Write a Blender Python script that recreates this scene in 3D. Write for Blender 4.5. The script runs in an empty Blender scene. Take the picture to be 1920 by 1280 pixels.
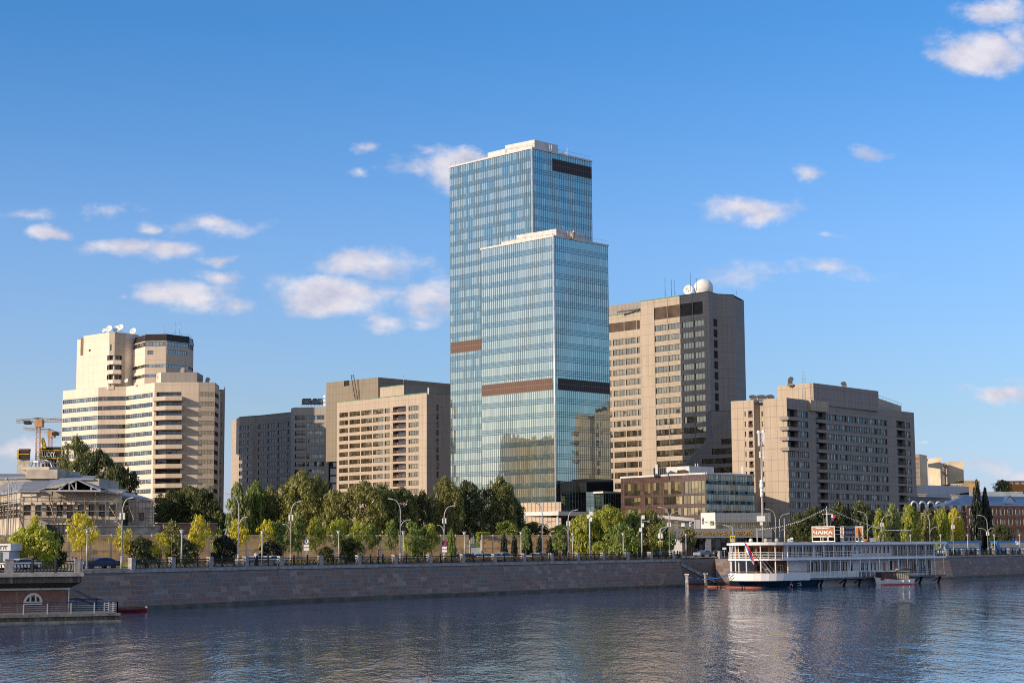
import bpy, math, random
from mathutils import Vector, Matrix
R=math.radians
rnd=random.Random(7)
S=bpy.context.scene
col=S.collection
# ------------------------------------------------------------- camera
F=3180.0; CAMZ=6.3; PITCH=math.atan(386.5/F); ROLL=R(-0.39)
CR=(Matrix.Rotation(R(90)+PITCH,3,'X')@Matrix.Rotation(ROLL,3,'Z'))
cam=bpy.data.cameras.new('camera'); camo=bpy.data.objects.new('camera',cam); col.objects.link(camo)
camo.matrix_world=Matrix.Translation((0,0,CAMZ))@CR.to_4x4()
cam.sensor_width=36; cam.lens=F/1920*36; cam.clip_end=20000; cam.clip_start=1
S.camera=camo
def ray(px,py): return CR@Vector(((px-960)/F,(640-py)/F,-1))
def C(px,py,Y):
    """survey helper: place of something seen at (px,py) of the photo, standing at distance Y"""
    d=ray(px,py); t=Y/d.y; return Vector((d.x*t,Y,CAMZ+d.z*t))
def CZ(px,py,z):
    d=ray(px,py); t=(z-CAMZ)/d.z; return Vector((d.x*t,d.y*t,z))
def GX(px,Y):
    """X on the ground (street level) below px"""
    return C(px,1032,Y).x
def onface(px,py,A,B):
    """(u,z) where the ray meets the vertical plane through plan points A,B"""
    d=ray(px,py); ax,ay=A[0],A[1]; bx,by=B[0]-ax,B[1]-ay; L=math.hypot(bx,by); bx/=L; by/=L
    # t*d = a + u*b
    det=d.x*(-by)+bx*d.y
    t=(ax*(-by)+bx*ay)/det; u=(d.x*t-ax)*bx+(d.y*t-ay)*by
    return u,CAMZ+d.z*t
# ------------------------------------------------------------- node helpers
def mat(name):
    m=bpy.data.materials.new(name); m.use_nodes=True; nt=m.node_tree; nt.nodes.clear()
    return m,N(nt)
class N:
    def __init__(s,nt): s.nt=nt
    def n(s,t,**k):
        o=s.nt.nodes.new(t)
        for a,b in k.items():
            if a=='ins':
                for i,v in b.items():
                    s.set(o,i,v)
            else: setattr(o,a,b)
        return o
    def set(s,o,i,v):
        if isinstance(v,bpy.types.NodeSocket): s.nt.links.new(v,o.inputs[i])
        elif isinstance(v,bpy.types.Node): s.nt.links.new(v.outputs[0],o.inputs[i])
        elif v is not None:
            if isinstance(v,(tuple,list)) and len(v)==3 and o.inputs[i].type=='RGBA': v=(*v,1)
            o.inputs[i].default_value=v
    def m(s,op,a,b=None,c=None,clamp=False):
        o=s.n('ShaderNodeMath',operation=op,use_clamp=clamp); s.set(o,0,a)
        if b is not None: s.set(o,1,b)
        if c is not None: s.set(o,2,c)
        return o.outputs[0]
    def mix(s,f,a,b,bt='MIX'):
        o=s.n('ShaderNodeMix',data_type='RGBA',blend_type=bt); s.set(o,0,f); s.set(o,6,a); s.set(o,7,b); return o.outputs[2]
    def noise(s,vec,scale,detail=3,rough=.5):
        o=s.n('ShaderNodeTexNoise'); s.set(o,'Vector',vec) if vec is not None else None
        s.set(o,'Scale',scale); s.set(o,'Detail',detail); s.set(o,'Roughness',rough); return o.outputs[0]
    def ramp(s,f,stops,interp='LINEAR'):
        o=s.n('ShaderNodeValToRGB'); s.set(o,0,f); cr=o.color_ramp; cr.interpolation=interp
        while len(cr.elements)<len(stops): cr.elements.new(0.5)
        for e,(p,c) in zip(cr.elements,stops): e.position=p; e.color=(*c,1) if len(c)==3 else c
        return o.outputs[0]
    def out(s,sh): s.nt.links.new(sh.outputs[0] if isinstance(sh,bpy.types.Node) else sh,s.n('ShaderNodeOutputMaterial').inputs[0])
    def pbsdf(s,color,rough=.8,spec=.3,metal=0,normal=None,**k):
        o=s.n('ShaderNodeBsdfPrincipled'); s.set(o,'Base Color',color); s.set(o,'Roughness',rough); s.set(o,'Specular IOR Level',spec); s.set(o,'Metallic',metal)
        if normal is not None: s.set(o,'Normal',normal)
        return o
    def bump(s,h,st,dist=.05):
        o=s.n('ShaderNodeBump'); s.set(o,'Height',h); s.set(o,'Strength',st); s.set(o,'Distance',dist); return o.outputs[0]
def simple(name,c,rough=.7,metal=0,spec=.3,var=.12,scale=.6):
    m,n=mat(name); g=n.n('ShaderNodeNewGeometry').outputs['Position']
    f=n.noise(g,scale,4); c2=tuple(x*(1-var*1.6) for x in c); c1=tuple(min(1,x*(1+var)) for x in c)
    n.out(n.pbsdf(n.ramp(f,[(.3,c2),(.7,c1)]),rough,spec,metal)); return m
def concrete(name,c,pw=3.0,ph=3.3,joint=.45,z0=0,stain=.25,jw=.05):
    """precast panels: UV is in metres along the wall and up"""
    m,n=mat(name); uv=n.n('ShaderNodeUVMap').outputs[0]; sp=n.n('ShaderNodeSeparateXYZ',ins={0:uv})
    pos=n.n('ShaderNodeNewGeometry').outputs['Position']
    def line(v,p,w):
        a=n.m('FRACT',n.m('DIVIDE',v,p)); a=n.m('ABSOLUTE',n.m('SUBTRACT',a,.5)); return n.m('GREATER_THAN',a,.5-w/p)
    l=n.m('MAXIMUM',line(sp.outputs[0],pw,jw),line(n.m('ADD',sp.outputs[1],-z0),ph,jw))
    cell=n.n('ShaderNodeCombineXYZ',ins={0:n.m('FLOOR',n.m('ADD',n.m('DIVIDE',sp.outputs[0],pw),.5)),1:n.m('FLOOR',n.m('ADD',n.m('DIVIDE',n.m('ADD',sp.outputs[1],-z0),ph),.5))})
    wn=n.n('ShaderNodeTexWhiteNoise',noise_dimensions='3D',ins={0:cell}).outputs[0]
    st=n.n('ShaderNodeMapping',ins={0:pos,3:(1.3,1.3,.12)}).outputs[0]
    f=n.m('ADD',n.m('MULTIPLY',n.noise(st,.55,5,.6),.65),n.m('MULTIPLY',n.noise(pos,.08,3),.35))
    base=n.ramp(f,[(.3,tuple(x*(1-stain) for x in c)),(.62,c)])
    base=n.mix(n.m('MULTIPLY',wn,.10),base,tuple(x*.72 for x in c))
    base=n.mix(n.m('MULTIPLY',l,joint),base,(.04,.037,.034))
    fine=n.noise(pos,3.0,4,.7)
    base=n.mix(n.m('MULTIPLY',fine,.25),base,tuple(x*.6 for x in c))
    n.out(n.pbsdf(base,.85,.2)); return m
def panes(name,cols,gloss=.35,tint=(.9,.95,1),warp=.012,rough=.03,half=.5,frame=None):
    """window panes; UV integer cells are single panes, cell colour picks a curtain, blind or dark room"""
    m,n=mat(name); uv=n.n('ShaderNodeUVMap').outputs[0]; sp=n.n('ShaderNodeSeparateXYZ',ins={0:uv})
    fx=n.m('FLOOR',sp.outputs[0]); fy=n.m('FLOOR',sp.outputs[1]); fv=n.m('FRACT',sp.outputs[1]); fu=n.m('FRACT',sp.outputs[0])
    oi=n.n('ShaderNodeObjectInfo').outputs['Random']
    cell=n.n('ShaderNodeCombineXYZ',ins={0:fx,1:fy,2:n.m('MULTIPLY',oi,57.3)}).outputs[0]
    w=n.n('ShaderNodeTexWhiteNoise',noise_dimensions='3D',ins={0:cell}); w1=w.outputs[0]; ws=n.n('ShaderNodeSeparateXYZ',ins={0:w.outputs[1]})
    k=len(cols); room=n.ramp(w1,[(i/k,c) for i,c in enumerate(cols)],'CONSTANT')
    # blind partly down / curtain folds
    bl=n.m('LESS_THAN',fv,n.m('MULTIPLY',ws.outputs[1],half)); room=n.mix(n.m('MULTIPLY',bl,.85),room,(.02,.02,.022))
    fold=n.m('ADD',.82,n.m('MULTIPLY',n.m('SINE',n.m('MULTIPLY',fu,n.m('ADD',14,n.m('MULTIPLY',ws.outputs[2],20)))),.18))
    room=n.mix(1,room,n.n('ShaderNodeCombineXYZ',ins={0:fold,1:fold,2:fold}).outputs[0],'MULTIPLY')
    pos=n.n('ShaderNodeNewGeometry').outputs['Position']
    tilt=n.n('ShaderNodeVectorMath',operation='SUBTRACT',ins={0:w.outputs[1],1:(.5,.5,.5)}).outputs[0]
    wv=n.n('ShaderNodeTexNoise',ins={'Vector':pos,'Scale':.35,'Detail':1}).outputs[1]
    wv=n.n('ShaderNodeVectorMath',operation='SUBTRACT',ins={0:wv,1:(.5,.5,.5)}).outputs[0]
    tt=n.n('ShaderNodeVectorMath',operation='ADD',ins={0:tilt,1:wv}).outputs[0]
    tt=n.n('ShaderNodeVectorMath',operation='SCALE',ins={0:tt,'Scale':warp}).outputs[0]
    nm=n.n('ShaderNodeVectorMath',operation='ADD',ins={0:n.n('ShaderNodeNewGeometry').outputs['Normal'],1:tt}).outputs[0]
    nm=n.n('ShaderNodeVectorMath',operation='NORMALIZE',ins={0:nm}).outputs[0]
    d=n.n('ShaderNodeBsdfDiffuse',ins={0:room}); g=n.n('ShaderNodeBsdfGlossy',ins={0:tint,'Roughness':rough,'Normal':nm})
    mx=n.n('ShaderNodeMixShader',ins={0:gloss}); n.nt.links.new(d.outputs[0],mx.inputs[1]); n.nt.links.new(g.outputs[0],mx.inputs[2])
    n.out(mx); return m
# ------------------------------------------------------------- mesh builder
class MB:
    def __init__(s): s.v=[]; s.f=[]; s.uv=[]; s.mi=[]; s.sm=[]
    def face(s,pts,uv=None,mi=0,sm=False):
        i=len(s.v); s.v+= [tuple(p) for p in pts]; s.f.append(tuple(range(i,i+len(pts))))
        if uv is None:
            a=Vector(pts[0]); 
            uv=[((Vector(p)-a).xy.length+ a.x+a.y,p[2]) for p in pts]
        s.uv+=list(uv); s.mi.append(mi); s.sm.append(sm)
    def box(s,x0,x1,y0,y1,z0,z1,mi=0,M=None):
        P=[(x0,y0,z0),(x1,y0,z0),(x1,y1,z0),(x0,y1,z0),(x0,y0,z1),(x1,y0,z1),(x1,y1,z1),(x0,y1,z1)]
        if M is not None: P=[tuple(M@Vector(p)) for p in P]
        du,dv,dz=x1-x0,y1-y0,z1-z0
        for q,w,h in (((0,1,5,4),du,dz),((1,2,6,5),dv,dz),((2,3,7,6),du,dz),((3,0,4,7),dv,dz),((4,5,6,7),du,dv),((3,2,1,0),du,dv)):
            s.face([P[k] for k in q],[(0,P[q[0]][2]),(w,P[q[0]][2]),(w,P[q[0]][2]+h),(0,P[q[0]][2]+h)],mi)
    def prism(s,pts,z0,z1,mi=0,top=True,bot=False,scale_top=None):
        """pts anticlockwise seen from above; z0/z1 number or list"""
        n=len(pts); Z0=z0 if isinstance(z0,(list,tuple)) else [z0]*n; Z1=z1 if isinstance(z1,(list,tuple)) else [z1]*n
        T=pts if scale_top is None else scale_top; u=0
        for i in range(n):
            j=(i+1)%n; L=math.hypot(pts[j][0]-pts[i][0],pts[j][1]-pts[i][1])
            s.face([(*pts[i][:2],Z0[i]),(*pts[j][:2],Z0[j]),(*T[j][:2],Z1[j]),(*T[i][:2],Z1[i])],[(u,Z0[i]),(u+L,Z0[j]),(u+L,Z1[j]),(u,Z1[i])],mi); u+=L
        if top: s.face([(*T[i][:2],Z1[i]) for i in range(n)],[(p[0],p[1]) for p in T],mi)
        if bot: s.face([(*pts[i][:2],Z0[i]) for i in reversed(range(n))],None,mi)
    def bar(s,a,b,w,d=None,mi=0,up=(0,0,1)):
        a=Vector(a); b=Vector(b); d=d or w; t=(b-a); L=t.length
        if L<1e-6: return
        t/=L; upv=Vector(up)
        if abs(t.dot(upv))>.95: upv=Vector((1,0,0))
        x=t.cross(upv).normalized(); y=x.cross(t).normalized()
        c=[(-1,-1),(1,-1),(1,1),(-1,1)]
        A=[a+x*(w/2*p)+y*(d/2*q) for p,q in c]; B=[b+x*(w/2*p)+y*(d/2*q) for p,q in c]
        for i in range(4):
            j=(i+1)%4; s.face([A[i],A[j],B[j],B[i]],[(0,0),(w,0),(w,L),(0,L)],mi)
        s.face(A[::-1],[(0,0)]*4,mi); s.face(B,[(0,0)]*4,mi)
    def tube(s,pts,rad,k=8,mi=0,caps=True):
        pts=[Vector(p) for p in pts]; n=len(pts); rs=rad if isinstance(rad,(list,tuple)) else [rad]*n
        rings=[]; prev=None
        for i,p in enumerate(pts):
            t=(pts[min(i+1,n-1)]-pts[max(i-1,0)]).normalized()
            ref=prev if prev is not None else (Vector((0,0,1)) if abs(t.z)<.9 else Vector((1,0,0)))
            x=(ref-t*ref.dot(t)).normalized(); y=t.cross(x); prev=x
            rings.append([p+(x*math.cos(2*math.pi*a/k)+y*math.sin(2*math.pi*a/k))*rs[i] for a in range(k)])
        for i in range(n-1):
            for a in range(k):
                b=(a+1)%k; s.face([rings[i][a],rings[i][b],rings[i+1][b],rings[i+1][a]],[(a,0),(a+1,0),(a+1,1),(a,1)],mi,True)
        if caps: s.face(rings[0][::-1],[(0,0)]*k,mi); s.face(rings[-1],[(0,0)]*k,mi)
    def lathe(s,prof,k=16,c=(0,0,0),mi=0,axis=None):
        M=Matrix.Identity(3) if axis is None else Vector((0,0,1)).rotation_difference(Vector(axis)).to_matrix()
        c=Vector(c)
        rings=[[c+M@Vector((r*math.cos(2*math.pi*a/k),r*math.sin(2*math.pi*a/k),z)) for a in range(k)] for r,z in prof]
        for i in range(len(prof)-1):
            for a in range(k):
                b=(a+1)%k; s.face([rings[i][a],rings[i][b],rings[i+1][b],rings[i+1][a]],[(a,i),(a+1,i),(a+1,i+1),(a,i+1)],mi,True)
    def ball(s,c,r,k=12,mi=0,sz=1):
        s.lathe([(max(1e-3,r*math.sin(math.pi*i/(k//2+2))),-r*sz*math.cos(math.pi*i/(k//2+2))) for i in range(k//2+3)],k,c,mi)
    def build(s,name,mats,parent=None,label=None,kind=None):
        me=bpy.data.meshes.new(name)
        off=Vector((0,0,0))
        p=parent
        while p is not None:
            off=off+p.location; p=p.parent
        me.from_pydata([(x-off.x,y-off.y,z-off.z) for x,y,z in s.v] if off.length>0 else s.v,[],s.f)
        ul=me.uv_layers.new(name='UVMap'); fl=[c for u in s.uv for c in u[:2]]; ul.data.foreach_set('uv',fl)
        for m_ in (mats if isinstance(mats,(list,tuple)) else [mats]): me.materials.append(m_)
        me.polygons.foreach_set('material_index',s.mi); me.polygons.foreach_set('use_smooth',s.sm)
        me.update()
        if any(s.sm):
            import bmesh
            bm=bmesh.new(); bm.from_mesh(me); bmesh.ops.remove_doubles(bm,verts=bm.verts,dist=.0005); bm.to_mesh(me); bm.free()
        o=bpy.data.objects.new(name,me); col.objects.link(o)
        if parent is not None: o.parent=parent
        if label: o['label']=label
        if kind: o['kind']=kind
        return o
def tag(o,label,cat,group=None):
    o['label']=label; o['category']=cat
    if group: o['group']=group
    return o
def thing(name,label,cat,loc=(0,0,0),rz=0,group=None):
    o=bpy.data.objects.new(name,None); col.objects.link(o); o.location=loc; o.rotation_euler=(0,0,rz); o.empty_display_size=.5
    return tag(o,label,cat,group)
def kids(o): return [c for c in KID.get(o.name,[])] if False else [c for c in bpy.data.objects if c.parent==o]
def dup(root,loc,rz=0,label=None,scale=None,group=None):
    r=root.copy(); col.objects.link(r); r.location=loc; r.rotation_euler=(0,0,rz)
    if scale: r.scale=scale
    if label: r['label']=label
    if group: r['group']=group
    for ch in list(root.children):
        c=ch.copy(); col.objects.link(c); c.parent=r
        for g in ch.children:
            d=g.copy(); col.objects.link(d); d.parent=c
    return r
def text_mesh(txt,size,mat_,M,name,parent=None,extr=.03,align='CENTER',bold=0):
    cu=bpy.data.curves.new(name,'FONT'); cu.body=txt; cu.size=size; cu.extrude=extr; cu.align_x=align; cu.align_y='CENTER'; cu.offset=bold
    t=bpy.data.objects.new(name+'_t',cu); col.objects.link(t); dg=bpy.context.evaluated_depsgraph_get(); dg.update()
    me=bpy.data.meshes.new_from_object(t.evaluated_get(dg)); bpy.data.objects.remove(t)
    me.transform(M); me.materials.clear(); me.materials.append(mat_)
    off=Vector((0,0,0)); p=parent
    while p is not None: off=off+p.location; p=p.parent
    me.transform(Matrix.Translation(-off))
    o=bpy.data.objects.new(name,me); col.objects.link(o)
    if parent is not None: o.parent=parent
    return o
# ------------------------------------------------------------- facades
class Bld:
    def __init__(s,name,label,cat,loc,wall,group=None):
        s.t=thing(name,label,cat,loc,0,group); s.wall=MB(); s.wm=wall; s.extra={}; s.uo=0
    def face(s,A,B,z0,z1,rects=(),depth=.3,mi=0):
        """wall from plan point A (left) to B (right), outer side towards the viewer of that side.
        rect: (u0,u1,za,zb,pane material,pane width[,opts])"""
        A=Vector(A[:2]); B=Vector(B[:2]); L=(B-A).length; t=(B-A)/L; nrm=Vector((t.y,-t.x)); uo=s.uo; s.uo+=L
        us=sorted({0.0,L}|{max(0,min(L,r[0])) for r in rects}|{max(0,min(L,r[1])) for r in rects}); zs=sorted({z0,z1}|{max(z0,min(z1,r[2])) for r in rects}|{max(z0,min(z1,r[3])) for r in rects})
        def P(u,z,d=0): q=A+t*u-nrm*d; return (q.x,q.y,z)
        # rectangles by row strips: merge cells horizontally
        for k in range(len(zs)-1):
            za,zb=zs[k],zs[k+1]
            if zb-za<1e-4: continue
            zc=(za+zb)/2; act=sorted([(max(0,r[0]),min(L,r[1])) for r in rects if r[2]<zc<r[3]]); x=0.0
            for a,b in act+[(L,L)]:
                if a-x>1e-4: s.wall.face([P(x,za),P(a,za),P(a,zb),P(x,zb)],[(uo+x,za),(uo+a,za),(uo+a,zb),(uo+x,zb)],mi)
                x=max(x,b)
        for r in rects:
            a,b,za,zb,pm,pw=r[:6]; o=r[6] if len(r)>6 else {}; d=o.get('depth',depth)
            a=max(0,a); b=min(L,b)
            if b-a<.05: continue
            for q in ([P(a,za),P(a,zb),P(a,zb,d),P(a,za,d)],[P(b,zb),P(b,za),P(b,za,d),P(b,zb,d)],[P(a,za),P(a,za,d),P(b,za,d),P(b,za)],[P(a,zb,d),P(a,zb),P(b,zb),P(b,zb,d)]):
                s.wall.face(q,None,mi)
            n=max(1,round((b-a)/pw)); w=MB(); c=rnd.randint(0,500)
            w.face([P(a,za,d),P(b,za,d),P(b,zb,d),P(a,zb,d)],[(c,c+.001),(c+n-.001,c+.001),(c+n-.001,c+.999),(c,c+.999)],0)
            fw=o.get('fw',.09)
            for i in range(n+1):
                u=a+(b-a)*i/n
                w.bar(P(u,za,d-.04),P(u,zb,d-.04),fw,.08,1)
            w.bar(P(a,za+.04,d-.04),P(b,za+.04,d-.04),.08,fw,1); w.bar(P(a,zb-.04,d-.04),P(b,zb-.04,d-.04),.08,fw,1)
            if o.get('rail'):   # balcony front inside the opening
                rh=o['rail']; rm=MB()
                for hh in (rh,rh*.66,rh*.33): rm.bar(P(a,za+hh,-.05),P(b,za+hh,-.05),.07,.07)
                for i in range(max(2,round((b-a)/.9))+1):
                    u=a+(b-a)*i/max(2,round((b-a)/.9)); rm.bar(P(u,za,-.05),P(u,za+rh,-.05),.05,.05)
                rm.build('railing',o.get('railmat',M_['frame']),s.t)
            w.build(o.get('name','window'),[pm,o.get('frame',M_['frame'])],s.t,o.get('label'))
    def grid(s,A,B,cols,rows,pm,pw,**o):
        """cols: (u0,u1); rows: (z0,z1)"""
        return [(a,b,c,d,pm,pw,o) for a,b in cols for c,d in rows]
    def roof(s,pts,z,m=None): 
        k=MB(); k.face([(p[0],p[1],z) for p in pts],[(p[0],p[1]) for p in pts]); k.build('roof',m or M_['roofgrey'],s.t)
    def close(s,P,z1,z0=None):
        for i in range(len(P)-1): s.face(P[i],P[i+1],TOP-2 if z0 is None else z0,z1,(),mi=0)
    def done(s): return s.wall.build('wall',s.wm if isinstance(s.wm,list) else [s.wm],s.t)
def rows_at(ztop,n,fh,h): return [(ztop-i*fh-h,ztop-i*fh) for i in range(n)]
M_={}
M_['frame']=simple('window_frame_bronze',(.10,.075,.055),.5,.2)
M_['roofgrey']=simple('roof_felt',(.22,.21,.2),.9)
M_['white']=simple('white_paint',(.78,.77,.75),.45)
M_['steel']=simple('galvanised_steel',(.42,.43,.45),.4,.6)
M_['dark']=simple('dark_metal',(.035,.035,.04),.5,.3)
M_['greenedge']=simple('green_copper_edge',(.1,.3,.2),.6)
# ------------------------------------------------------------- world, sun
SAZ=math.atan2(-.848,-.530); SEL=R(18.5)
a_s=R(32); sdir=Vector((-math.cos(a_s)*math.cos(SEL),-math.sin(a_s)*math.cos(SEL),math.sin(SEL)))
W=bpy.data.worlds.new('World'); S.world=W; W.use_nodes=True; W.node_tree.nodes.clear(); w=N(W.node_tree)
sky=w.n('ShaderNodeTexSky',sky_type='NISHITA'); sky.sun_disc=False; sky.sun_elevation=SEL; sky.sun_rotation=SAZ; sky.air_density=1.0; sky.dust_density=.6; sky.ozone_density=2.2; sky.altitude=100
gv=w.n('ShaderNodeTexCoord').outputs['Generated']
sx=w.n('ShaderNodeSeparateXYZ',ins={0:gv})
# tangent plane coordinates of the northern half of the sky, where the clouds hang
yy=w.m('MAXIMUM',sx.outputs[1],.05)
az=w.m('DIVIDE',sx.outputs[0],yy); el=w.m('DIVIDE',sx.outputs[2],yy)
# (px,py,half width,half height,strength)
CL=[(1837,100,80,36,1.05),(1880,20,70,24,.9),(1905,70,30,30,.6),(855,320,64,34,.95),(775,320,48,24,.55),(795,288,30,12,.5),(890,292,26,16,.8),(680,278,20,10,.5),(690,328,18,8,.4),
(60,408,40,10,.5),(98,441,52,13,.9),(268,426,26,11,.7),(385,424,86,17,.6),(210,395,60,11,.3),(240,466,78,15,.7),(316,474,58,17,.8),(412,484,32,11,.7),(410,516,40,16,.8),(345,553,86,22,.9),(430,572,40,14,.5),(225,557,24,7,.4),
(680,499,96,25,.85),(615,558,112,34,1.05),(795,565,70,28,.8),(708,606,40,14,.6),(830,545,40,28,.6),(790,600,46,14,.5),
(1405,388,92,20,.85),(1450,403,46,18,.85),(1630,292,40,15,.6),(1516,324,26,11,.55),(1540,442,40,8,.4),(1555,502,64,12,.45),(1385,520,60,20,.5),(1610,520,56,14,.35),(1440,512,40,9,.3),
(1865,740,70,15,.9),(1900,712,30,8,.4),(1745,823,18,4,.4),(1860,877,50,12,.7),(1800,870,50,9,.5),(1900,888,60,12,.7),(40,842,60,20,.7),(100,850,60,20,.5),(20,830,30,12,.5),(105,679,30,5,.25)]
nv=w.n('ShaderNodeCombineXYZ',ins={0:az,1:w.m('MULTIPLY',el,1.5)}).outputs[0]
wob=w.noise(nv,38,9,.66); wob2=w.n('ShaderNodeTexNoise',ins={'Vector':nv,'Scale':26,'Detail':6})
wsx=w.n('ShaderNodeSeparateXYZ',ins={0:wob2.outputs[1]})
azw=w.m('ADD',az,w.m('MULTIPLY',w.m('SUBTRACT',wsx.outputs[0],.5),.05)); elw=w.m('ADD',el,w.m('MULTIPLY',w.m('SUBTRACT',wsx.outputs[1],.5),.020))
acc=None
for (px,py,hw,hh,s_) in CL:
    d=ray(px,py); ca,ce=d.x/d.y,d.z/d.y
    p=w.n('ShaderNodeCombineXYZ',ins={0:w.m('MULTIPLY',w.m('SUBTRACT',azw,ca),F/(hw*1.5)),1:w.m('MULTIPLY',w.m('SUBTRACT',elw,ce),F/(hh*1.6))}).outputs[0]
    L=w.n('ShaderNodeVectorMath',operation='LENGTH',ins={0:p}).outputs['Value']
    v=w.m('MULTIPLY',w.m('SUBTRACT',1,L,clamp=True),s_*1.25)
    acc=v if acc is None else w.m('MAXIMUM',acc,v)
dens=w.m('ADD',acc,w.m('MULTIPLY',w.m('SUBTRACT',wob,.5),1.5))
dens=w.m('MULTIPLY',dens,w.m('GREATER_THAN',acc,.001))
dens=w.n('ShaderNodeMapRange',interpolation_type='SMOOTHSTEP',ins={0:dens,1:.08,2:.9,3:0,4:.86}).outputs[0]
dens=w.m('MULTIPLY',dens,w.m('GREATER_THAN',sx.outputs[1],.3))
shade=w.noise(nv,34,7,.6)
ccol=w.ramp(shade,[(.35,(5.6,5.5,6.6)),(.62,(8.6,8.0,8.2))])
# haze and colour balance of the air by height above the horizon
SKYTINT=w.ramp(w.m('MULTIPLY',sx.outputs[2],2),[(0,(.86,1.02,1.75)),(.05,(.88,1.02,1.7)),(.15,(.88,1.03,1.38)),(.36,(.88,1.2,1.66)),(.6,(.52,1.14,1.72)),(1,(.75,1.1,1.4))])
skyc=w.n('ShaderNodeVectorMath',operation='MULTIPLY',ins={0:sky.outputs[0],1:SKYTINT}).outputs[0]
lh=w.m('MULTIPLY',w.n('ShaderNodeMapRange',ins={0:sx.outputs[0],1:.02,2:-.28,3:0,4:1},clamp=True).outputs[0],w.n('ShaderNodeMapRange',ins={0:sx.outputs[2],1:.30,2:.08,3:0,4:1},clamp=True).outputs[0])
skyc=w.n('ShaderNodeVectorMath',operation='MULTIPLY',ins={0:skyc,1:w.mix(lh,(1,1,1),(1.28,1.14,1.1))}).outputs[0]
fin=w.mix(dens,skyc,ccol)
# unseen cumulus added behind the camera as soft fill, also caught in reflections
bn=w.n('ShaderNodeTexNoise',ins={'Vector':w.n('ShaderNodeMapping',ins={0:gv,3:(1,1,1.9)}).outputs[0],'Scale':2.6,'Detail':6,'Roughness':.6}).outputs[0]
bd=w.n('ShaderNodeMapRange',interpolation_type='SMOOTHSTEP',ins={0:bn,1:.40,2:.56,3:0,4:.92}).outputs[0]
bd=w.m('MULTIPLY',bd,w.n('ShaderNodeMapRange',ins={0:sx.outputs[1],1:-.02,2:-.25,3:0,4:1},clamp=True).outputs[0])
bd=w.m('MULTIPLY',bd,w.n('ShaderNodeMapRange',ins={0:sx.outputs[2],1:.95,2:.6,3:0,4:1},clamp=True).outputs[0])
fin=w.mix(bd,fin,w.ramp(w.noise(gv,5,5,.6),[(.3,(5.6,5.3,5.3)),(.7,(9.2,8.8,8.6))]))
bg=w.n('ShaderNodeBackground',ins={0:fin,1:.105}); w.nt.links.new(bg.outputs[0],w.n('ShaderNodeOutputWorld').inputs[0])
sl=bpy.data.lights.new('sun','SUN'); sl.energy=5.0; sl.angle=R(.5); sl.color=(1,.80,.58)
so=bpy.data.objects.new('sun',sl); col.objects.link(so); so.rotation_euler=sdir.to_track_quat('Z','Y').to_euler(); so.location=(-200,-200,300)
S.view_settings.view_transform='Standard'; S.view_settings.look='None'; S.view_settings.exposure=0
S.cycles.max_bounces=6; S.cycles.transparent_max_bounces=6; S.cycles.caustics_reflective=False; S.cycles.caustics_refractive=False; S.cycles.use_denoising=False; S.cycles.pixel_filter_type='BLACKMAN_HARRIS'; S.cycles.filter_width=1.05; S.cycles.sample_clamp_indirect=4
# ------------------------------------------------------------- quay line
QL=[(-95,118),(-52.5,171.5),(-40,182.5),(-27.7,205),(0,238.5),(27.5,273.7)]
QR=[(36,290),(57,308),(83,323),(106,351),(170,430),(420,700),(1500,1900)]
TOP=4.25
STAIR_IN=[(22.5,277.6),(31,294)]
# water: one sheet
m,n=mat('river_water'); pos=n.n('ShaderNodeNewGeometry').outputs['Position']
mp=n.n('ShaderNodeMapping',ins={0:pos,2:(0,0,R(6)),3:(1,.3,1)}).outputs[0]
h=n.m('ADD',n.m('MULTIPLY',n.noise(mp,2.1,3,.6),.75),n.m('MULTIPLY',n.noise(mp,.35,3),1.9))
patch=n.n('ShaderNodeMapRange',ins={0:n.noise(n.n('ShaderNodeMapping',ins={0:pos,3:(.7,.35,1)}).outputs[0],.03,4,.6),1:.36,2:.62,3:.4,4:1.0}).outputs[0]
bmp=n.n('ShaderNodeBump',ins={'Height':h,'Strength':patch,'Distance':.092})
b=n.pbsdf((.022,.075,.20),.01,.5,0,bmp.outputs[0]); b.inputs['IOR'].default_value=2.3; b.inputs['Specular Tint'].default_value=(.80,.92,1.0,1)
n.out(b)
WM=m
k=MB(); k.face([(-3000,-600,0),(3000,-600,0),(3000,3000,0),(-3000,3000,0)],[(0,0)]*4); k.build('river_water',WM,kind='structure')
# ground sheet from the quay to the horizon
gm,n=mat('ground_asphalt_and_earth'); pos=n.n('ShaderNodeNewGeometry').outputs['Position']
n.out(n.pbsdf(n.ramp(n.noise(pos,.05,5,.6),[(.35,(.13,.12,.10)),(.6,(.25,.22,.17))]),.9,.2))
k=MB(); gp=[(x-.6*0,y) for x,y in QL]
poly=[(-3000,118)]+[(x-.9,y+.9) for x,y in QL]+[(21.7,278.6),(30,296)]+[(x-.9,y+.9) for x,y in QR]+[(9000,9000),(-9000,9000),(-9000,118)]
import mathutils.geometry as mg
tri=mg.tessellate_polygon([[Vector((x,y,0)) for x,y in poly]])
for t_ in tri:
    p=[(*poly[i],TOP) for i in t_]
    a_,b_,c_=[Vector(q) for q in p]
    if (b_-a_).cross(c_-a_).z<0: p=p[::-1]
    k.face(p,[(0,0)]*3)
k.build('ground',gm,kind='structure')
def off(line,d):
    """parallel of a polyline, d metres inland"""
    out=[]
    for i,p in enumerate(line):
        a=Vector(line[max(0,i-1)]); b=Vector(line[min(len(line)-1,i+1)]); t=(b-a).normalized(); out.append((p[0]-t.y*d,p[1]+t.x*d))
    return out
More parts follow.
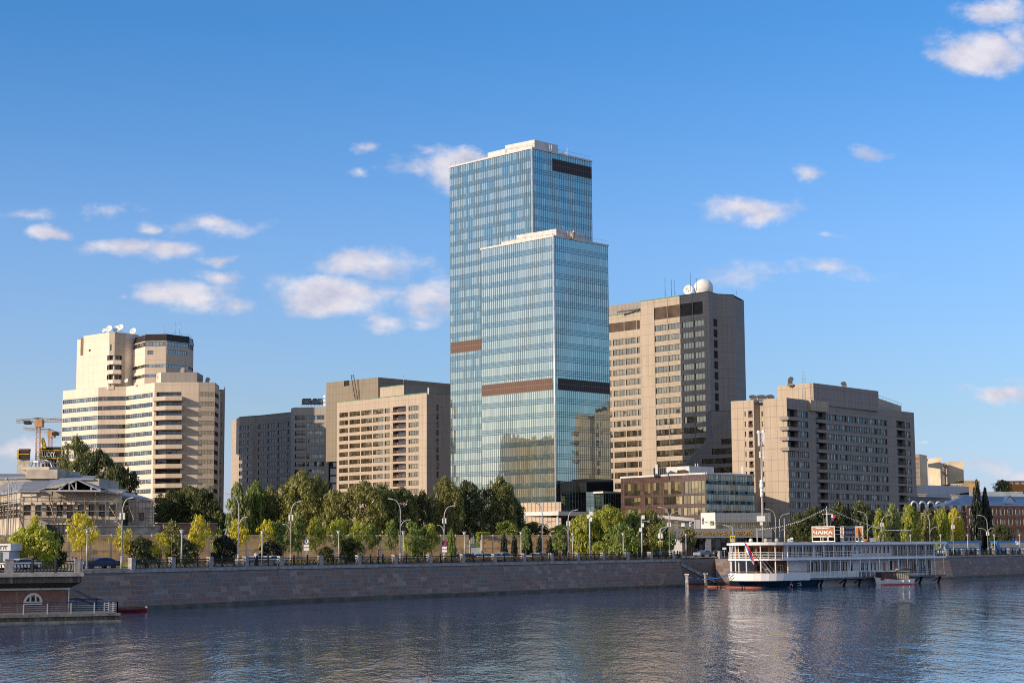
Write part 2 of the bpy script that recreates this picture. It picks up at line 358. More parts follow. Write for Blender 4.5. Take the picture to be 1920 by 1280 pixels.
def strip(name,line,d0,d1,z,m_,kind='structure',h=0):
    A=off(line,d0); B=off(line,d1); k=MB(); u=0
    for i in range(len(line)-1):
        L=math.dist(A[i],A[i+1])
        k.face([(*A[i],z),(*A[i+1],z),(*B[i+1],z),(*B[i],z)],[(u,0),(u+L,0),(u+L,abs(d1-d0)),(u,abs(d1-d0))])
        if h: 
            k.face([(*A[i],z-h),(*A[i+1],z-h),(*A[i+1],z),(*A[i],z)],[(u,0),(u+L,0),(u+L,h),(u,h)])
            k.face([(*B[i+1],z-h),(*B[i],z-h),(*B[i],z),(*B[i+1],z)],[(u,0),(u+L,0),(u+L,h),(u,h)])
        u+=L
    return k.build(name,m_,kind=kind)
pave=simple('pavement_tiles',(.27,.25,.23),.85)
asph=simple('road_asphalt',(.06,.06,.062),.85)
QF=QL[1:]
strip('pavement',QF,1.0,5.0,TOP+.13,pave,h=.13)
strip('road',QF,5.0,14.0,TOP+.004,asph)
for d_ in (9.4,): strip('road_marking',QF,d_,d_+.15,TOP+.009,simple('road_marking_white',(.7,.7,.68),.7))
strip('pavement',QF,14.0,18.0,TOP+.13,pave,h=.13)
strip('road',QR,6.0,16.0,TOP+.004,asph); strip('pavement',QR,1.4,6.0,TOP+.13,pave,h=.13)
# ------------------------------------------------------------- granite quay walls
gr,n=mat('granite_blocks'); uv=n.n('ShaderNodeUVMap').outputs[0]; pos=n.n('ShaderNodeNewGeometry').outputs['Position']
bt=n.n('ShaderNodeTexBrick',ins={'Vector':n.n('ShaderNodeMapping',ins={0:uv}).outputs[0],'Color1':(.0,.0,.0),'Color2':(1,1,1),'Mortar':(.5,.5,.5),'Scale':1,'Mortar Size':.03,'Brick Width':1.15,'Row Height':.52})
bt.offset=.5; bt.inputs['Bias'].default_value=0
sp=n.n('ShaderNodeSeparateXYZ',ins={0:uv})
cell=n.n('ShaderNodeCombineXYZ',ins={0:n.m('FLOOR',n.m('DIVIDE',n.m('ADD',sp.outputs[0],n.m('MULTIPLY',n.m('FLOOR',n.m('DIVIDE',sp.outputs[1],.52)),.575)),1.15)),1:n.m('FLOOR',n.m('DIVIDE',sp.outputs[1],.52))})
wn=n.n('ShaderNodeTexWhiteNoise',noise_dimensions='3D',ins={0:cell}).outputs[0]
big=n.noise(n.n('ShaderNodeMapping',ins={0:uv,3:(.05,.5,1)}).outputs[0],1.0,3,.6)
c=n.ramp(n.m('ADD',n.m('MULTIPLY',wn,.62),n.m('MULTIPLY',big,.5)),[(.25,(.19,.185,.185)),(.42,(.25,.215,.20)),(.58,(.29,.195,.165)),(.72,(.24,.155,.13)),(.85,(.36,.30,.265))])
c=n.mix(n.m('MULTIPLY',bt.outputs['Fac'],.6),c,(.42,.38,.36))
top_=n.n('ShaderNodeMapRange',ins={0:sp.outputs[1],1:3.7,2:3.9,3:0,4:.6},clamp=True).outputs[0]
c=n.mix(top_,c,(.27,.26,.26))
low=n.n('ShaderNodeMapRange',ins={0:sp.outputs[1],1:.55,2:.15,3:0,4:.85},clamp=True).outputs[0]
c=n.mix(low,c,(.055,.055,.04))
stv=n.noise(n.n('ShaderNodeMapping',ins={0:uv,3:(1.6,.12,1)}).outputs[0],1.2,5,.7)
c=n.mix(n.n('ShaderNodeMapRange',ins={0:stv,1:.6,2:.75,3:0,4:.5},clamp=True).outputs[0],c,(.40,.38,.36))
c=n.mix(n.n('ShaderNodeMapRange',ins={0:stv,1:.42,2:.3,3:0,4:.5},clamp=True).outputs[0],c,(.06,.055,.055))
nz=n.noise(pos,4,5,.7)
c=n.mix(n.m('MULTIPLY',nz,.5),c,n.mix(1,c,(.5,.5,.5),'MULTIPLY'))
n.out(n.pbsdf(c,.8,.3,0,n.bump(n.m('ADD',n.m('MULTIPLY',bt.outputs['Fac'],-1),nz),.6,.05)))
M_['granite']=gr
cap_m=simple('granite_coping',(.38,.35,.33),.8,var=.25,scale=1.5)
def quay(name,line,label,batter=1.0,ends=()):
    t=thing(name,label,'embankment wall',(*line[0],0)); k=MB(); T=off(line,batter); u=0
    for i in range(len(line)-1):
        L=math.dist(line[i],line[i+1]); A,B,TA,TB=line[i],line[i+1],T[i],T[i+1]
        k.face([(*A,-.8),(*B,-.8),(*B,.0),(*A,.0)],[(u,-.8),(u+L,-.8),(u+L,0),(u,0)])
        k.face([(*A,0),(*B,0),(*TB,TOP-.3),(*TA,TOP-.3)],[(u,0),(u+L,0),(u+L,TOP-.3),(u,TOP-.3)]); u+=L
    k.build('granite_facing',gr,t)
    c=MB(); O=off(line,batter-.18); I=off(line,batter+.75)
    P=[off(line,-.0)]
    for i in range(len(line)-1):
        for z0,z1 in ((TOP-.3,TOP+.02),):
            c.face([(*O[i],z0),(*O[i+1],z0),(*O[i+1],z1),(*O[i],z1)]); c.face([(*O[i],z1),(*O[i+1],z1),(*I[i+1],z1),(*I[i],z1)]); c.face([(*T[i],z0),(*T[i+1],z0),(*O[i+1],z0),(*O[i],z0)][::-1])
    c.build('coping',cap_m,t)
    f=MB(); Fo=off(line,-.35)
    for i in range(len(line)-1):
        f.face([(*Fo[i],-.6),(*Fo[i+1],-.6),(*Fo[i+1],.28),(*Fo[i],.28)],[(0,.1)]*4); f.face([(*Fo[i],.28),(*Fo[i+1],.28),(*line[i+1],.32),(*line[i],.32)],[(0,.3)]*4)
    f.build('footing',simple('wet_stone_footing',(.12,.115,.09),.6,var=.3),t)
    return t
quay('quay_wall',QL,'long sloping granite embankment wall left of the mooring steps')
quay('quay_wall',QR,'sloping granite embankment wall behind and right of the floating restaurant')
# return wall + steps between the two
t=thing('quay_stairs','stone mooring steps in the recess of the embankment wall beside the floating restaurant','stairs',(27.5,273.7,0))
k=MB(); 
a=(27.5,273.7); b=(22.2,279.6); k.face([(*b,-.8),(*a,-.8),(26.8,274.7,TOP),(22.2,279.6,TOP)],[(0,-.8),(8,-.8),(8,TOP),(0,TOP)][::-1])
k.face([(26.8,274.7,TOP),(*a,-.8),(*b,-.8),(22.2,279.6,TOP)],[(8,TOP),(8,-.8),(0,-.8),(0,TOP)])
k.prism([(34.2,289.0),(36.4,288.8),(36.6,292.5),(34.2,292.5)],-.8,TOP)
p0=Vector((22.2,279.6)); p1=Vector((35.1,290.9)); k.face([(*p0,-.8),(*p1,-.8),(*p1,TOP),(*p0,TOP)],[(0,-.8),(17,-.8),(17,TOP),(0,TOP)])
k.build('wall',gr,t)
k=MB(); dd=(p1-p0).normalized(); nn=Vector((dd.y,-dd.x)); NS=26
for i in range(NS):
    s0=1.2+i*.42; z1=TOP-.02-(i+1)*(TOP-.3)/NS
    q=[p0+dd*s0,p0+dd*s0+nn*3.2,p0+dd*(s0+.42)+nn*3.2,p0+dd*(s0+.42)]
    k.prism([tuple(x) for x in q],-.5,z1)
k.prism([tuple(x) for x in [p0,p0+nn*3.2,p0+dd*1.2+nn*3.2,p0+dd*1.2]],-.5,TOP-.05)
k.build('steps',gr,t)
k=MB(); 
for i in range(1): 
    q0=p0+nn*3.2; k.bar((*(q0+dd*1.2),TOP+.2),(*(q0+dd*12.2),.5),.35,.5)
k.build('side_kerb',cap_m,t)
# ============================================================= buildings
TAN=[(.42,.33,.2),(.30,.23,.15),(.16,.12,.08),(.36,.31,.22),(.05,.045,.04),(.22,.17,.11),(.5,.42,.28)]
TAN2=[tuple(v*.36 for v in c) for c in TAN]
M_['win_gold']=panes('office_windows_with_tan_curtains',TAN2,.3,(1,.82,.58),.03)
M_['win_dark']=panes('dark_windows',[(.025,.025,.028),(.05,.045,.04),(.03,.03,.035),(.12,.1,.08),(.02,.02,.02)],.09,(.75,.8,.9),.02)
M_['win_mid']=panes('hotel_windows',[(.30,.33,.33),(.022,.022,.02),(.045,.035,.03),(.36,.38,.37),(.025,.022,.02),(.055,.05,.045)],.13,(.7,.75,.8),.06)
M_['win_cool']=panes('ribbon_windows_cool',[(.12,.13,.13),(.07,.07,.07),(.2,.2,.18),(.05,.055,.06),(.28,.28,.26)],.24,(.8,.87,.92),.02)
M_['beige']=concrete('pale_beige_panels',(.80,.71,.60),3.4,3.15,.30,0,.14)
M_['beige_f']=concrete('shade_toned_beige_panels',(.56,.475,.39),3.4,3.6,.35,0,.16)  # darker copy of the beige, shade of the frontal walls put into its colour
M_['tan']=concrete('tan_concrete_panels',(.50,.42,.34),1.9,3.0,.42,0,.2)
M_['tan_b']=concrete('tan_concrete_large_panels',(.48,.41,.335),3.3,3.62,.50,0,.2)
M_['grey']=concrete('grey_and_shade_toned_panels',(.335,.305,.285),1.9,3.0,.45,0,.2)  # grey concrete, also sides of tan buildings with their shade put into the colour
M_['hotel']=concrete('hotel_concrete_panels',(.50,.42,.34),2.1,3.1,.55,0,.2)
M_['grey_l']=concrete('sun_toned_grey_panels',(.46,.43,.40),1.9,3.0,.45,0,.2)  # lighter copy of the grey, partial sun put into its colour
M_['hotel_s']=concrete('shade_toned_hotel_panels',(.325,.30,.285),2.1,3.1,.55,0,.2)  # darker copy of the hotel panels, side shade put into the colour
M_['louvre']=simple('brown_louvres',(.075,.05,.035),.6,.2,var=.3,scale=.3)
M_['rust']=simple('rusty_balcony_rail',(.22,.11,.08),.6)
def polyface(b,P,z0,z1,rl=None,**k):
    for i in range(len(P)-1): b.face(P[i],P[i+1],z0,z1,(rl[i] if rl else ()),**k)
# ---- stepped beige block on the left ---------------------------------------
b=Bld('stepped_apartment_tower','tall cream stepped block with ribbon windows and stacked balconies, white dishes on its roof','building',(-135,640,TOP),M_['beige'])
ZR=C(290,717,640.08).z; FH=3.634
p=[C(118,732.5,670.94),C(184.5,725.7,657.23),C(236.7,723.7,654.94),C(290,717,640.08),C(341,716,639.51),C(372.5,716,639.51),C(403,722,641.22),C(411,727,654.94)]
PL=[(q.x,q.y) for q in p]
rw=rows_at(C(150,747,665.23).z-.1,16,FH,1.65)
rl=[[(.2,math.dist(PL[0],PL[1])-.05,a,c,M_['win_cool'],1.3) for a,c in rw],
    [(.05,math.dist(PL[1],PL[2])-.05,a,c,M_['win_dark'],1.3) for a,c in rw],
    [(.05,math.dist(PL[2],PL[3])-1.2,a,c,M_['win_cool'],1.3) for a,c in rw],
    [(.8,math.dist(PL[3],PL[4])-.1,a-.35,c+.1,M_['win_dark'],1.8,{'depth':1.6}) for a,c in rw],
    [], [(.3,math.dist(PL[5],PL[6])-.05,a,c,M_['win_gold'],1.2) for a,c in rw],
    [(.1,math.dist(PL[6],PL[7])-.3,a,c,M_['win_gold'],1.2) for a,c in rw]]
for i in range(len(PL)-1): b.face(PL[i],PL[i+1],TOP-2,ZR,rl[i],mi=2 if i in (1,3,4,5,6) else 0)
b.face(PL[7],(PL[7][0]-.5,PL[7][1]+16),TOP-2,ZR-2); 
b.close([PL[7],(PL[7][0]-5,672),(-172,688),PL[0]],ZR-.5); b.roof(PL+[(PL[7][0]-5,672),(-172,688)],ZR-.2)
for i,(a,c) in enumerate(rw):      # stacked balconies
    k=MB(); zz=(a+c)/2
    x0,x1,x2=[C(px,1032-(zz-6)*5.0,636.1).x for px in (283,311,341.5)]
    k.prism([(x0,639.3),(x1,635.7),(x2,635.7),(x2,640),(x0,640.8)],a-1.75,a-.15,0,True,True)
    k.bar((x0,639.3,a+.35),(x1,635.7,a+.35),.06,.06,1); k.bar((x1,635.7,a+.35),(x2,635.7,a+.35),.06,.06,1)
    for x in (x1,x2): k.bar((x,635.7,a-.2),(x,635.7,a+.35),.06,.06,1)
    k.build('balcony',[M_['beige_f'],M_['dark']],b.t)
# roof storey between
r0=C(290,698,641.22); P2=[(r0.x,644.6),(C(302,698,640.4).x,640.4),(C(369.5,703,640.4).x,640.4),(C(369.5,703,640.4).x,653)]
zt=C(302,698,640.42).z
b.face(P2[0],P2[1],ZR-.5,zt,[(1.2,2.0,ZR+1.6,ZR+3.2,M_['win_dark'],1)]); b.face(P2[1],P2[2],ZR-.5,zt,mi=1); b.face(P2[2],P2[3],ZR-.5,zt,mi=1)
b.roof(P2+[(P2[0][0],653)],zt-.02)
# upper left tower
ZU=C(205,623,656.08).z; u=[C(145,631.5,669.8),C(205,623,656.08),C(215.5,623,655.62),C(236,624,658.37)]; UL=[(q.x,q.y) for q in u]
L0=math.dist(UL[0],UL[1])
rwu=rows_at(C(210,667,656.08).z,3,FH+.15,1.5)
b.face(UL[0],UL[1],ZR-1,ZU-1.2,[(L0*.37,L0*.37+1.4,ZU-6.4,ZU-5.7,M_['win_dark'],1),(L0*.95,L0-.02,rwu[0][0]-.3,rwu[0][1]+.2,M_['win_dark'],3),(L0*.95,L0-.02,rwu[1][0]-.3,rwu[1][1]+.2,M_['win_dark'],3),(L0*.95,L0-.02,rwu[2][0]-.3,rwu[2][1]+.2,M_['win_dark'],3)])
L1=math.dist(UL[1],UL[2])
b.face(UL[1],UL[2],ZR-1,ZU,mi=2,rects=[(.5,1.1,ZU-7.2,ZU-4.8,M_['win_dark'],1),(.6,1.2,ZR+.3,ZR+2.4,M_['win_dark'],1)]+[(0.02,L1-.02,a-.3,c+.2,M_['win_dark'],2,{'depth':1.2}) for a,c in rwu])
L2=math.dist(UL[2],UL[3])
b.face(UL[2],UL[3],ZR-1,ZU,mi=2,rects=[(0.02,L2*.72,a-.3,c+.2,M_['win_dark'],2,{'depth':1.2}) for a,c in rwu])
b.face(UL[3],(UL[3][0]+3.8,UL[3][1]+6),ZR-1,ZU)
b.face((UL[0][0]+.2,UL[0][1]+30),UL[0],ZR-1,ZU-1.2)
b.roof(UL+[(UL[3][0]+5,UL[3][1]+10),(UL[0][0]+5,697)],ZU-1.25)
k=MB(); 
for i,(a,c) in enumerate(rwu):
    k=MB(); k.prism([(UL[1][0]-.5,UL[1][1]-.3),(UL[2][0]-.1,UL[2][1]-1.3),(UL[2][0]+(UL[3][0]-UL[2][0])*.74,UL[2][1]-.6),(UL[2][0]+(UL[3][0]-UL[2][0])*.74,UL[2][1]+.9),(UL[1][0],UL[1][1]+.3)],a-1.9,a-.3,0,True,True); k.build('balcony',M_['beige'],b.t)
# slot painted as a flat shade-brown sheet + fin at the far corner
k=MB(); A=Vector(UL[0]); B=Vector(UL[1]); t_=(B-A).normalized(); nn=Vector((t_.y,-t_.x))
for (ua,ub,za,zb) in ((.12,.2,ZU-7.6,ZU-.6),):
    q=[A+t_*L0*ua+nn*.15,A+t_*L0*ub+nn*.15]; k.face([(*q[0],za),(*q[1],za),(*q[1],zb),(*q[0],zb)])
k.build('recess_shade_sheet',simple('painted_recess_shade',(.2,.15,.11),.8),b.t)
k=MB(); k.prism([tuple(A+t_*L0*.2),tuple(B),(B.x+.2,B.y+2),(A.x+4,A.y+2)],ZU-1.3,ZU); k.build('parapet',M_['beige'],b.t)
# octagonal upper tower with dark crown
ov=[(242,668.6),(247,662.4),(271,651.5),(311,650.4),(354,659.5),(362,668.6)]
OP=[(C(px,700,Y).x,Y) for px,Y in ov]; ZC=C(271,650,651.51).z; ZO=C(300,625,650.37).z
fl=C(290,683,651.51).z
rr=[(fl-1.2-FH*i*1.05,fl-FH*i*1.05) for i in range(3)]
for i in range(len(OP)-1):
    L=math.dist(OP[i],OP[i+1]); r=[(.05,L-.05,ZC+.1,ZC+1.9,M_['win_cool'],1.4)]
    r+=[(.05,L-.05,a,c,M_['win_cool'],1.4) for a,c in rr[:2]]
    if i==3: r.append((.3,L-.9,C(330,662,651.51).z-.1,C(330,662,651.51).z+1.5,M_['win_cool'],1.2))
    if i==2: r.append((1,3.4,C(330,664,651.51).z-.1,C(330,664,651.51).z+1.5,M_['win_cool'],1.2))
    b.face(OP[i],OP[i+1],ZR-1,ZC+2.2,r,mi=2 if i>1 else 0)
cx=sum(q[0] for q in OP)/len(OP); cy=686; sc=.955
TOPP=[(cx+(x-cx)*sc,cy+(y-cy)*sc) for x,y in OP]; k=MB(); u=0
for i in range(len(OP)-1):
    k.face([(*OP[i],ZC+2.2),(*OP[i+1],ZC+2.2),(*TOPP[i+1],ZO),(*TOPP[i],ZO)])
    k.bar((*OP[i+1],ZC+2.2),(*TOPP[i+1],ZO),.25,.25,1)
k.face([(*q,ZO) for q in TOPP]+[(cx,715,ZO)])
k.build('roof_crown',[simple('dark_glazed_crown',(.05,.04,.035),.35,.3),M_['dark']],b.t)
k=MB()
for i in range(len(TOPP)-1): k.bar((*TOPP[i],ZO+.7),(*TOPP[i+1],ZO+.7),.07); k.bar((*TOPP[i],ZO),(*TOPP[i],ZO+.7),.07)
k.build('roof_railing',M_['steel'],b.t)
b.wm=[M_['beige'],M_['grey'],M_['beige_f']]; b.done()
# core behind right
q0=C(411,727,657.23); q1=C(428.5,730.5,672.08); s=Bld('service_core_tower','narrow dark grey service tower joined to the right of the cream stepped block','building',(q0.x,q0.y,TOP),M_['grey'])
rws=rows_at(q0.z-6,16,FH,1.6); s.face((q0.x-1,q0.y),(q0.x+1.7,q0.y+1.5),0,q0.z-.5,[(.4,2.3,a,c,M_['win_dark'],1.2) for a,c in rws]); s.face((q0.x+1.7,q0.y+1.5),(q1.x,q1.y-8),0,q1.z); s.roof([(q0.x-1,q0.y),(q0.x+1.7,q0.y+1.5),(q1.x,q1.y-8),(q1.x-6,q1.y+6)],q0.z-.55); s.done()
def dish(name,label,px,py,r,Y,z=None,face=(-.35,-.85,.35),group=None):
    c=C(px,py,Y); t=thing(name,label,'satellite dish',(c.x,c.y,c.z-r*1.15),0,group)
    k=MB(); k.lathe([(.02,-.32*r),(r*.4,-.27*r),(r*.75,-.1*r),(r,.12*r),(r*.98,.14*r),(r*.72,-.04*r),(r*.38,-.2*r),(.02,-.25*r)],20,c,0,face); k.build('reflector',M_['white'],t)
    k=MB(); f=Vector(face).normalized(); k.bar(c-f*.25*r,c+f*.75*r,.07*r); k.ball(c+f*.75*r,.1*r,8); k.build('feed_horn',M_['steel'],t)
    k=MB(); k.bar(c-f*.3*r,(c.x,c.y,c.z-r*1.15),.16*r); k.bar((c.x-.5*r,c.y,c.z-r*1.1),(c.x+.5*r,c.y,c.z-r*1.1),.12*r); k.build('mount',M_['steel'],t); return t
dish('satellite_dish','smallest dish at the left end of the row on the cream stepped block',195,619.5,0.85725,658)
dish('satellite_dish','large white dish nearest the roof corner of the cream stepped block',204.5,616.5,1.42875,657)
dish('satellite_dish','white dish just right of the roof corner dish on the cream stepped block',218.3,616.8,1.3716,658)
dish('satellite_dish','white dish peeping up behind its neighbours on the cream stepped block',226.3,613.6,1.31445,663)
dish('satellite_dish','white dish standing apart before the dark glazed crown of the cream block',249.5,621,1.42875,663)
dish('satellite_dish','small round dish on the lower terrace of the cream stepped block',237,713.3,0.8001,647)
def yagi(name,label,px,pyb,pyt,Y,arms=3,cat='antenna'):
    a=C(px,pyb,Y); z2=C(px,pyt,Y).z; t=thing(name,label,cat,(a.x,a.y,a.z)); k=MB(); k.tube([a,(a.x,a.y,z2)],[.09,.05],6); k.build('mast',M_['steel'],t)
    if arms:
        k=MB()
        for i in range(arms):
            z=z2-(z2-a.z)*(.12+.2*i); w_=.9-.15*i; k.bar((a.x-w_,a.y,z),(a.x+w_,a.y,z),.07)
        k.build('crossbars',M_['steel'],t)
    return t
yagi('roof_antenna','thin short aerial left of the two crossbar aerials on the dark crown',307.7,627,611,654,0)
yagi('roof_antenna','aerial with a wide low crossbar on the dark glazed crown',328.2,626,605,654,2)
yagi('roof_antenna','tallest aerial with short crossbars on the dark glazed crown',337,627,601.5,654,4)
def scoop(label,px,py_base,py_top,Y,dirx=1,w=1.3,cat='roof vent',m_=None):
    a=C(px,py_base,Y); b_=C(px,py_top,Y); h=b_.z-a.z; t=thing('roof_vent',label,cat,(a.x,a.y,a.z)); k=MB()
    pr=[(-.5,0),(-.5,.55),(-.3,.88),(.1,1.02),(.75,.92),(.8,.55),(.55,.5),(.5,0)]
    pr=[(x*w*dirx,y*h) for x,y in pr]
    y0,y1=a.y-w*.5,a.y+w*.5
    for i in range(len(pr)):
        p_,q_=pr[i],pr[(i+1)%len(pr)]; k.face([(a.x+p_[0],y0,a.z+p_[1]),(a.x+q_[0],y0,a.z+q_[1]),(a.x+q_[0],y1,a.z+q_[1]),(a.x+p_[0],y1,a.z+p_[1])])
    k.face([(a.x+x,y0,a.z+z) for x,z in pr]); k.face([(a.x+x,y1,a.z+z) for x,z in pr][::-1])
    k.build('cowl',m_ or simple('beige_duct',(.4,.36,.31),.6),t); k=MB(); k.box(a.x-.65*w,a.x+.65*w,y0-.1,y1+.1,a.z-.3,a.z+.12*h); k.build('duct_base',M_['grey'],t); return t
scoop('beige curved duct on the middle roof block of the cream stepped block',341.5,702,689,645,1,1.25)
scoop('beige curved duct near the right end of the cream stepped block roof',388.5,718,707.5,647,1,1.25)
# ---- dark blocks between ----------------------------------------------------
b=Bld('dark_residential_block','low dark grey block with lit narrow end wall, left of the one with chillers','building',(-95,680,TOP),M_['grey'])
ZM=C(449,782,725).z; a0=CZ(434.5,784,ZM); a1=C(449,782,725); a2=C(473,780,719); a3=C(483,779,718); a4=C(546,769.5,701)
rw=rows_at(C(480,796,718).z,13,3.21,1.87)
a0=C(434.5,784,746); b.face((a0.x,a0.y),(a1.x,a1.y),0,ZM,mi=1)
L=math.dist((a1.x,a1.y),(a2.x,a2.y)); b.face((a1.x,a1.y),(a2.x,a2.y),0,ZM,[(.1,L*.58,c-.0,d,M_['win_dark'],1.3) for c,d in rw]+[(L*.64,L-.05,c+.2,d,M_['win_dark'],1.3) for c,d in rw])
b.face((a2.x,a2.y),(a3.x,a3.y),0,ZM); A,B=(a3.x,a3.y),(a4.x,a4.y)
cols=[(onface(x0,840,A,B)[0],onface(x1,840,A,B)[0]) for x0,x1 in ((484,499),(501.5,517),(520.5,536),(539,544.5))]
b.face(A,B,0,ZM,[(x,y,c,d,M_['win_dark'],1.2) for x,y in cols for c,d in rw]); b.roof([(a0.x,a0.y),(a1.x,a1.y),(a2.x,a2.y),(a3.x,a3.y),(a4.x,a4.y),(a4.x+5,775),(a0.x,775)],ZM-.1); b.close([(a4.x,a4.y),(a4.x+5,775),(a0.x,775),(a0.x,a0.y)],ZM-.2)
k=MB(); 
for p_,q_ in ((a1,a2),(a2,a3),(a3,a4)): k.bar((p_.x,p_.y,ZM+.05),(q_.x,q_.y,ZM+.05),.4,.25)
k.build('roof_edge',M_['greenedge'],b.t); b.wm=[M_['grey'],M_['tan']]; b.done()
b=Bld('dark_office_block','dark grey block with balconies and two chillers on its roof','building',(-80,640,TOP),M_['grey_l'])
ZN=C(600,762.5,683).z; c0=(GX(545.5,644),644); c1=(GX(552,640),640); c2=(GX(616.5,638),638); c3=(GX(634,637),637)
c0=(C(545.5,800,689).x,689);c1=(C(552,800,685).x,685);c2=(C(616.5,800,683).x,683);c3=(C(634,800,682).x,682)
rw=rows_at(C(590,778,683).z,12,3.12,1.8)
b.face(c0,c1,0,ZN); A,B=c1,c2; fx=lambda px:onface(px,820,A,B)[0]
r=[]
for c,d in rw: r+=[(fx(553),fx(572),c,d,M_['win_dark'],1.5,{'depth':1.0,'rail':.9}),(fx(575),fx(608),c,d,M_['win_dark'] if rnd.random()<.6 else M_['win_mid'],1.1)]
b.face(A,B,0,ZN,r); b.face((c2[0],c2[1]+.8),(c3[0],c3[1]+.8),0,ZN+1,[(.1,3.3,c-.4,d+.4,M_['win_dark'],1.7) for c,d in rw],mi=1)
b.roof([c0,c1,c2,c3,(c3[0],730),(c0[0],730)],ZN-.05); b.close([(c3[0],c3[1]+.8),(c3[0],730),(c0[0],730),c0],ZN-.1); b.wm=[M_['grey_l'],simple('dark_glazed_strip',(.05,.055,.07),.3)]; b.done()
for i,(x0,x1,lab) in enumerate(((566,583.5,'left grey chiller unit with a blue badge on the dark block roof'),(585,605,'right grey chiller unit with a blue badge on the dark block roof'))):
    p0_,p1_=C(x0,760,686),C(x1,747,686); t=thing('roof_chiller',lab,'chiller',(p0_.x,p0_.y,p0_.z)); k=MB(); k.box(p0_.x,p1_.x,685.5,688.5,p0_.z+.5,p1_.z-.5); 
    for j in range(5): k.bar((p0_.x+(p1_.x-p0_.x)*j/4,685.4,p0_.z-.4),(p0_.x+(p1_.x-p0_.x)*j/4,685.4,p0_.z+.5),.12)
    k.box(p0_.x+.3,p1_.x-.3,685.8,688.2,p1_.z-.5,p1_.z-.25); k.build('casing',simple('chiller_grey',(.13,.14,.15),.5),t)
    k=MB(); mx_=(p0_.x+p1_.x)/2
    for j in (-1,1): k.lathe([(.9,0),(.95,.35),(.7,.35),(.7,.1)],14,(mx_+j*(p1_.x-p0_.x)*.25,687,p1_.z-.3))
    k.build('fan_shroud',M_['dark'],t); k=MB(); k.box(mx_-.7,mx_+.7,685.42,685.5,p1_.z-1.6,p1_.z-1.1); k.build('badge',simple('cyan_badge',(.02,.35,.6),.4),t)
for j,(py,lab) in enumerate(((743,'topmost of the three small drum aerials by the dark roof block'),(750.5,'middle one of the three small drum aerials by the dark roof block'),(758.5,'lowest of the three small drum aerials by the dark roof block'))):
    dish('drum_antenna',lab,608.3,py,.55,682,face=(-.5,-.8,.1))
# roof block behind
b=Bld('plant_room_block','plain brown windowless block with one dark vent, rising behind the tan block','building',(-64,650,TOP),[concrete('dark_plant_room_panels',(.29,.25,.20),1.9,3.0,.42,0,.2)]*2)
zb=C(709,706,640).z; g0=(C(612,707,662).x,662); g1=(C(709,706,642).x,642); g2=C(845,719.5,0.001+705); g2=(CZ(852,720,zb).x,CZ(852,720,zb).y)
L=math.dist(g0,g1); o_=onface(645,714,g0,g1); o2=onface(655,723,g0,g1)
b.face(g0,g1,40,zb,[(o_[0],o2[0],o2[1],o_[1],M_['win_dark'],3)]); b.face(g1,g2,40,zb); b.roof([g0,g1,g2,(g2[0]-30,g2[1]+20)],zb-.05); b.close([g2,(g2[0]-30,g2[1]+20),g0],zb-.1,40); b.done()
k=MB(); q0,q1=C(661,703,649.5),C(669,749,649.5)
lt=thing('roof_ladder','tall thin ladder leaning on the windowless brown plant block','ladder',(q1.x,q1.y,q1.z))
for d_ in (-.5,.5): k.tube([(q0.x+d_,q0.y-1,q0.z),(q1.x+d_,q1.y-1.2,q1.z)],.12,6)
for i in range(22): 
    f=i/21; k.bar((q0.x+(q1.x-q0.x)*f-.5,q0.y-1,q0.z+(q1.z-q0.z)*f),(q0.x+(q1.x-q0.x)*f+.5,q0.y-1,q0.z+(q1.z-q0.z)*f),.08)
k.build('ladder_rails',M_['dark'],lt)
# tan block in front (MB3)
b=Bld('tan_office_block','tan concrete block with rows of curtained windows and one balcony column','building',(-30,608,TOP),[M_['tan'],M_['grey']])
A=C(632,753.7,644); B=C(800,736,608); ZT=B.z; A=(CZ(632,753.7,ZT).x,CZ(632,753.7,ZT).y); B=(B.x,B.y); fx=lambda px:onface(px,860,A,B)[0]
zt=onface(780,760,A,B)[1]; rw=rows_at(zt,13,3.0,1.75); r=[]
for c,d in rw:
    for x0,x1 in ((636,652.5),(655,675),(677,697.5),(699.5,719),(721,731.5)): r.append((fx(x0),fx(x1),c,d,M_['win_gold'],1.15))
    r.append((fx(736.5),fx(761),c-.1,d+.25,M_['win_dark'],2,{'depth':1.3,'name':'balcony_door'})); r.append((fx(766),fx(785),c,d,M_['win_gold'],1.25))
b.face(A,B,0,ZT,r)
dirv=(Vector(B)-Vector(A)).normalized(); E=(B[0]+.62*16,B[1]+.78*16); E=(CZ(848,739.2,ZT).x,CZ(848,739.2,ZT).y)
LE=math.dist(B,E); u1=onface(818,800,B,E)[0]; u2=onface(822.5,800,B,E)[0]
b.face(B,E,0,ZT,[(u1,u2,c-.4,d+.1,M_['win_dark'],1) for c,d in rw],mi=1); b.roof([A,B,E,(E[0]-33,E[1]+33)],ZT-.05); b.close([E,(E[0]-33,E[1]+33),A],ZT-.1)
nn=Vector((dirv.y,-dirv.x))
for c,d in rw:
    a_=Vector(A)+dirv*fx(736.5); m2=Vector(A)+dirv*fx(748); e_=Vector(A)+dirv*fx(761); k=MB()
    k.prism([tuple(a_),tuple(a_+nn*.9),tuple(m2+nn*.9),tuple(e_)],c-.9,c-.15,0,True,True)
    for hh in (.1,.4,.75): k.bar((*(a_+nn*.8),c+hh-.1),(*(m2+nn*.8),c+hh-.1),.09,.09,1); k.bar((*(m2+nn*.8),c+hh-.1),(*e_,c+hh-.1),.09,.09,1)
    k.bar((*(m2+nn*.75),c-.2),(*(m2+nn*.75),c+.8),.2,.2,0)
    k.build('balcony',[M_['tan'],M_['rust']],b.t)
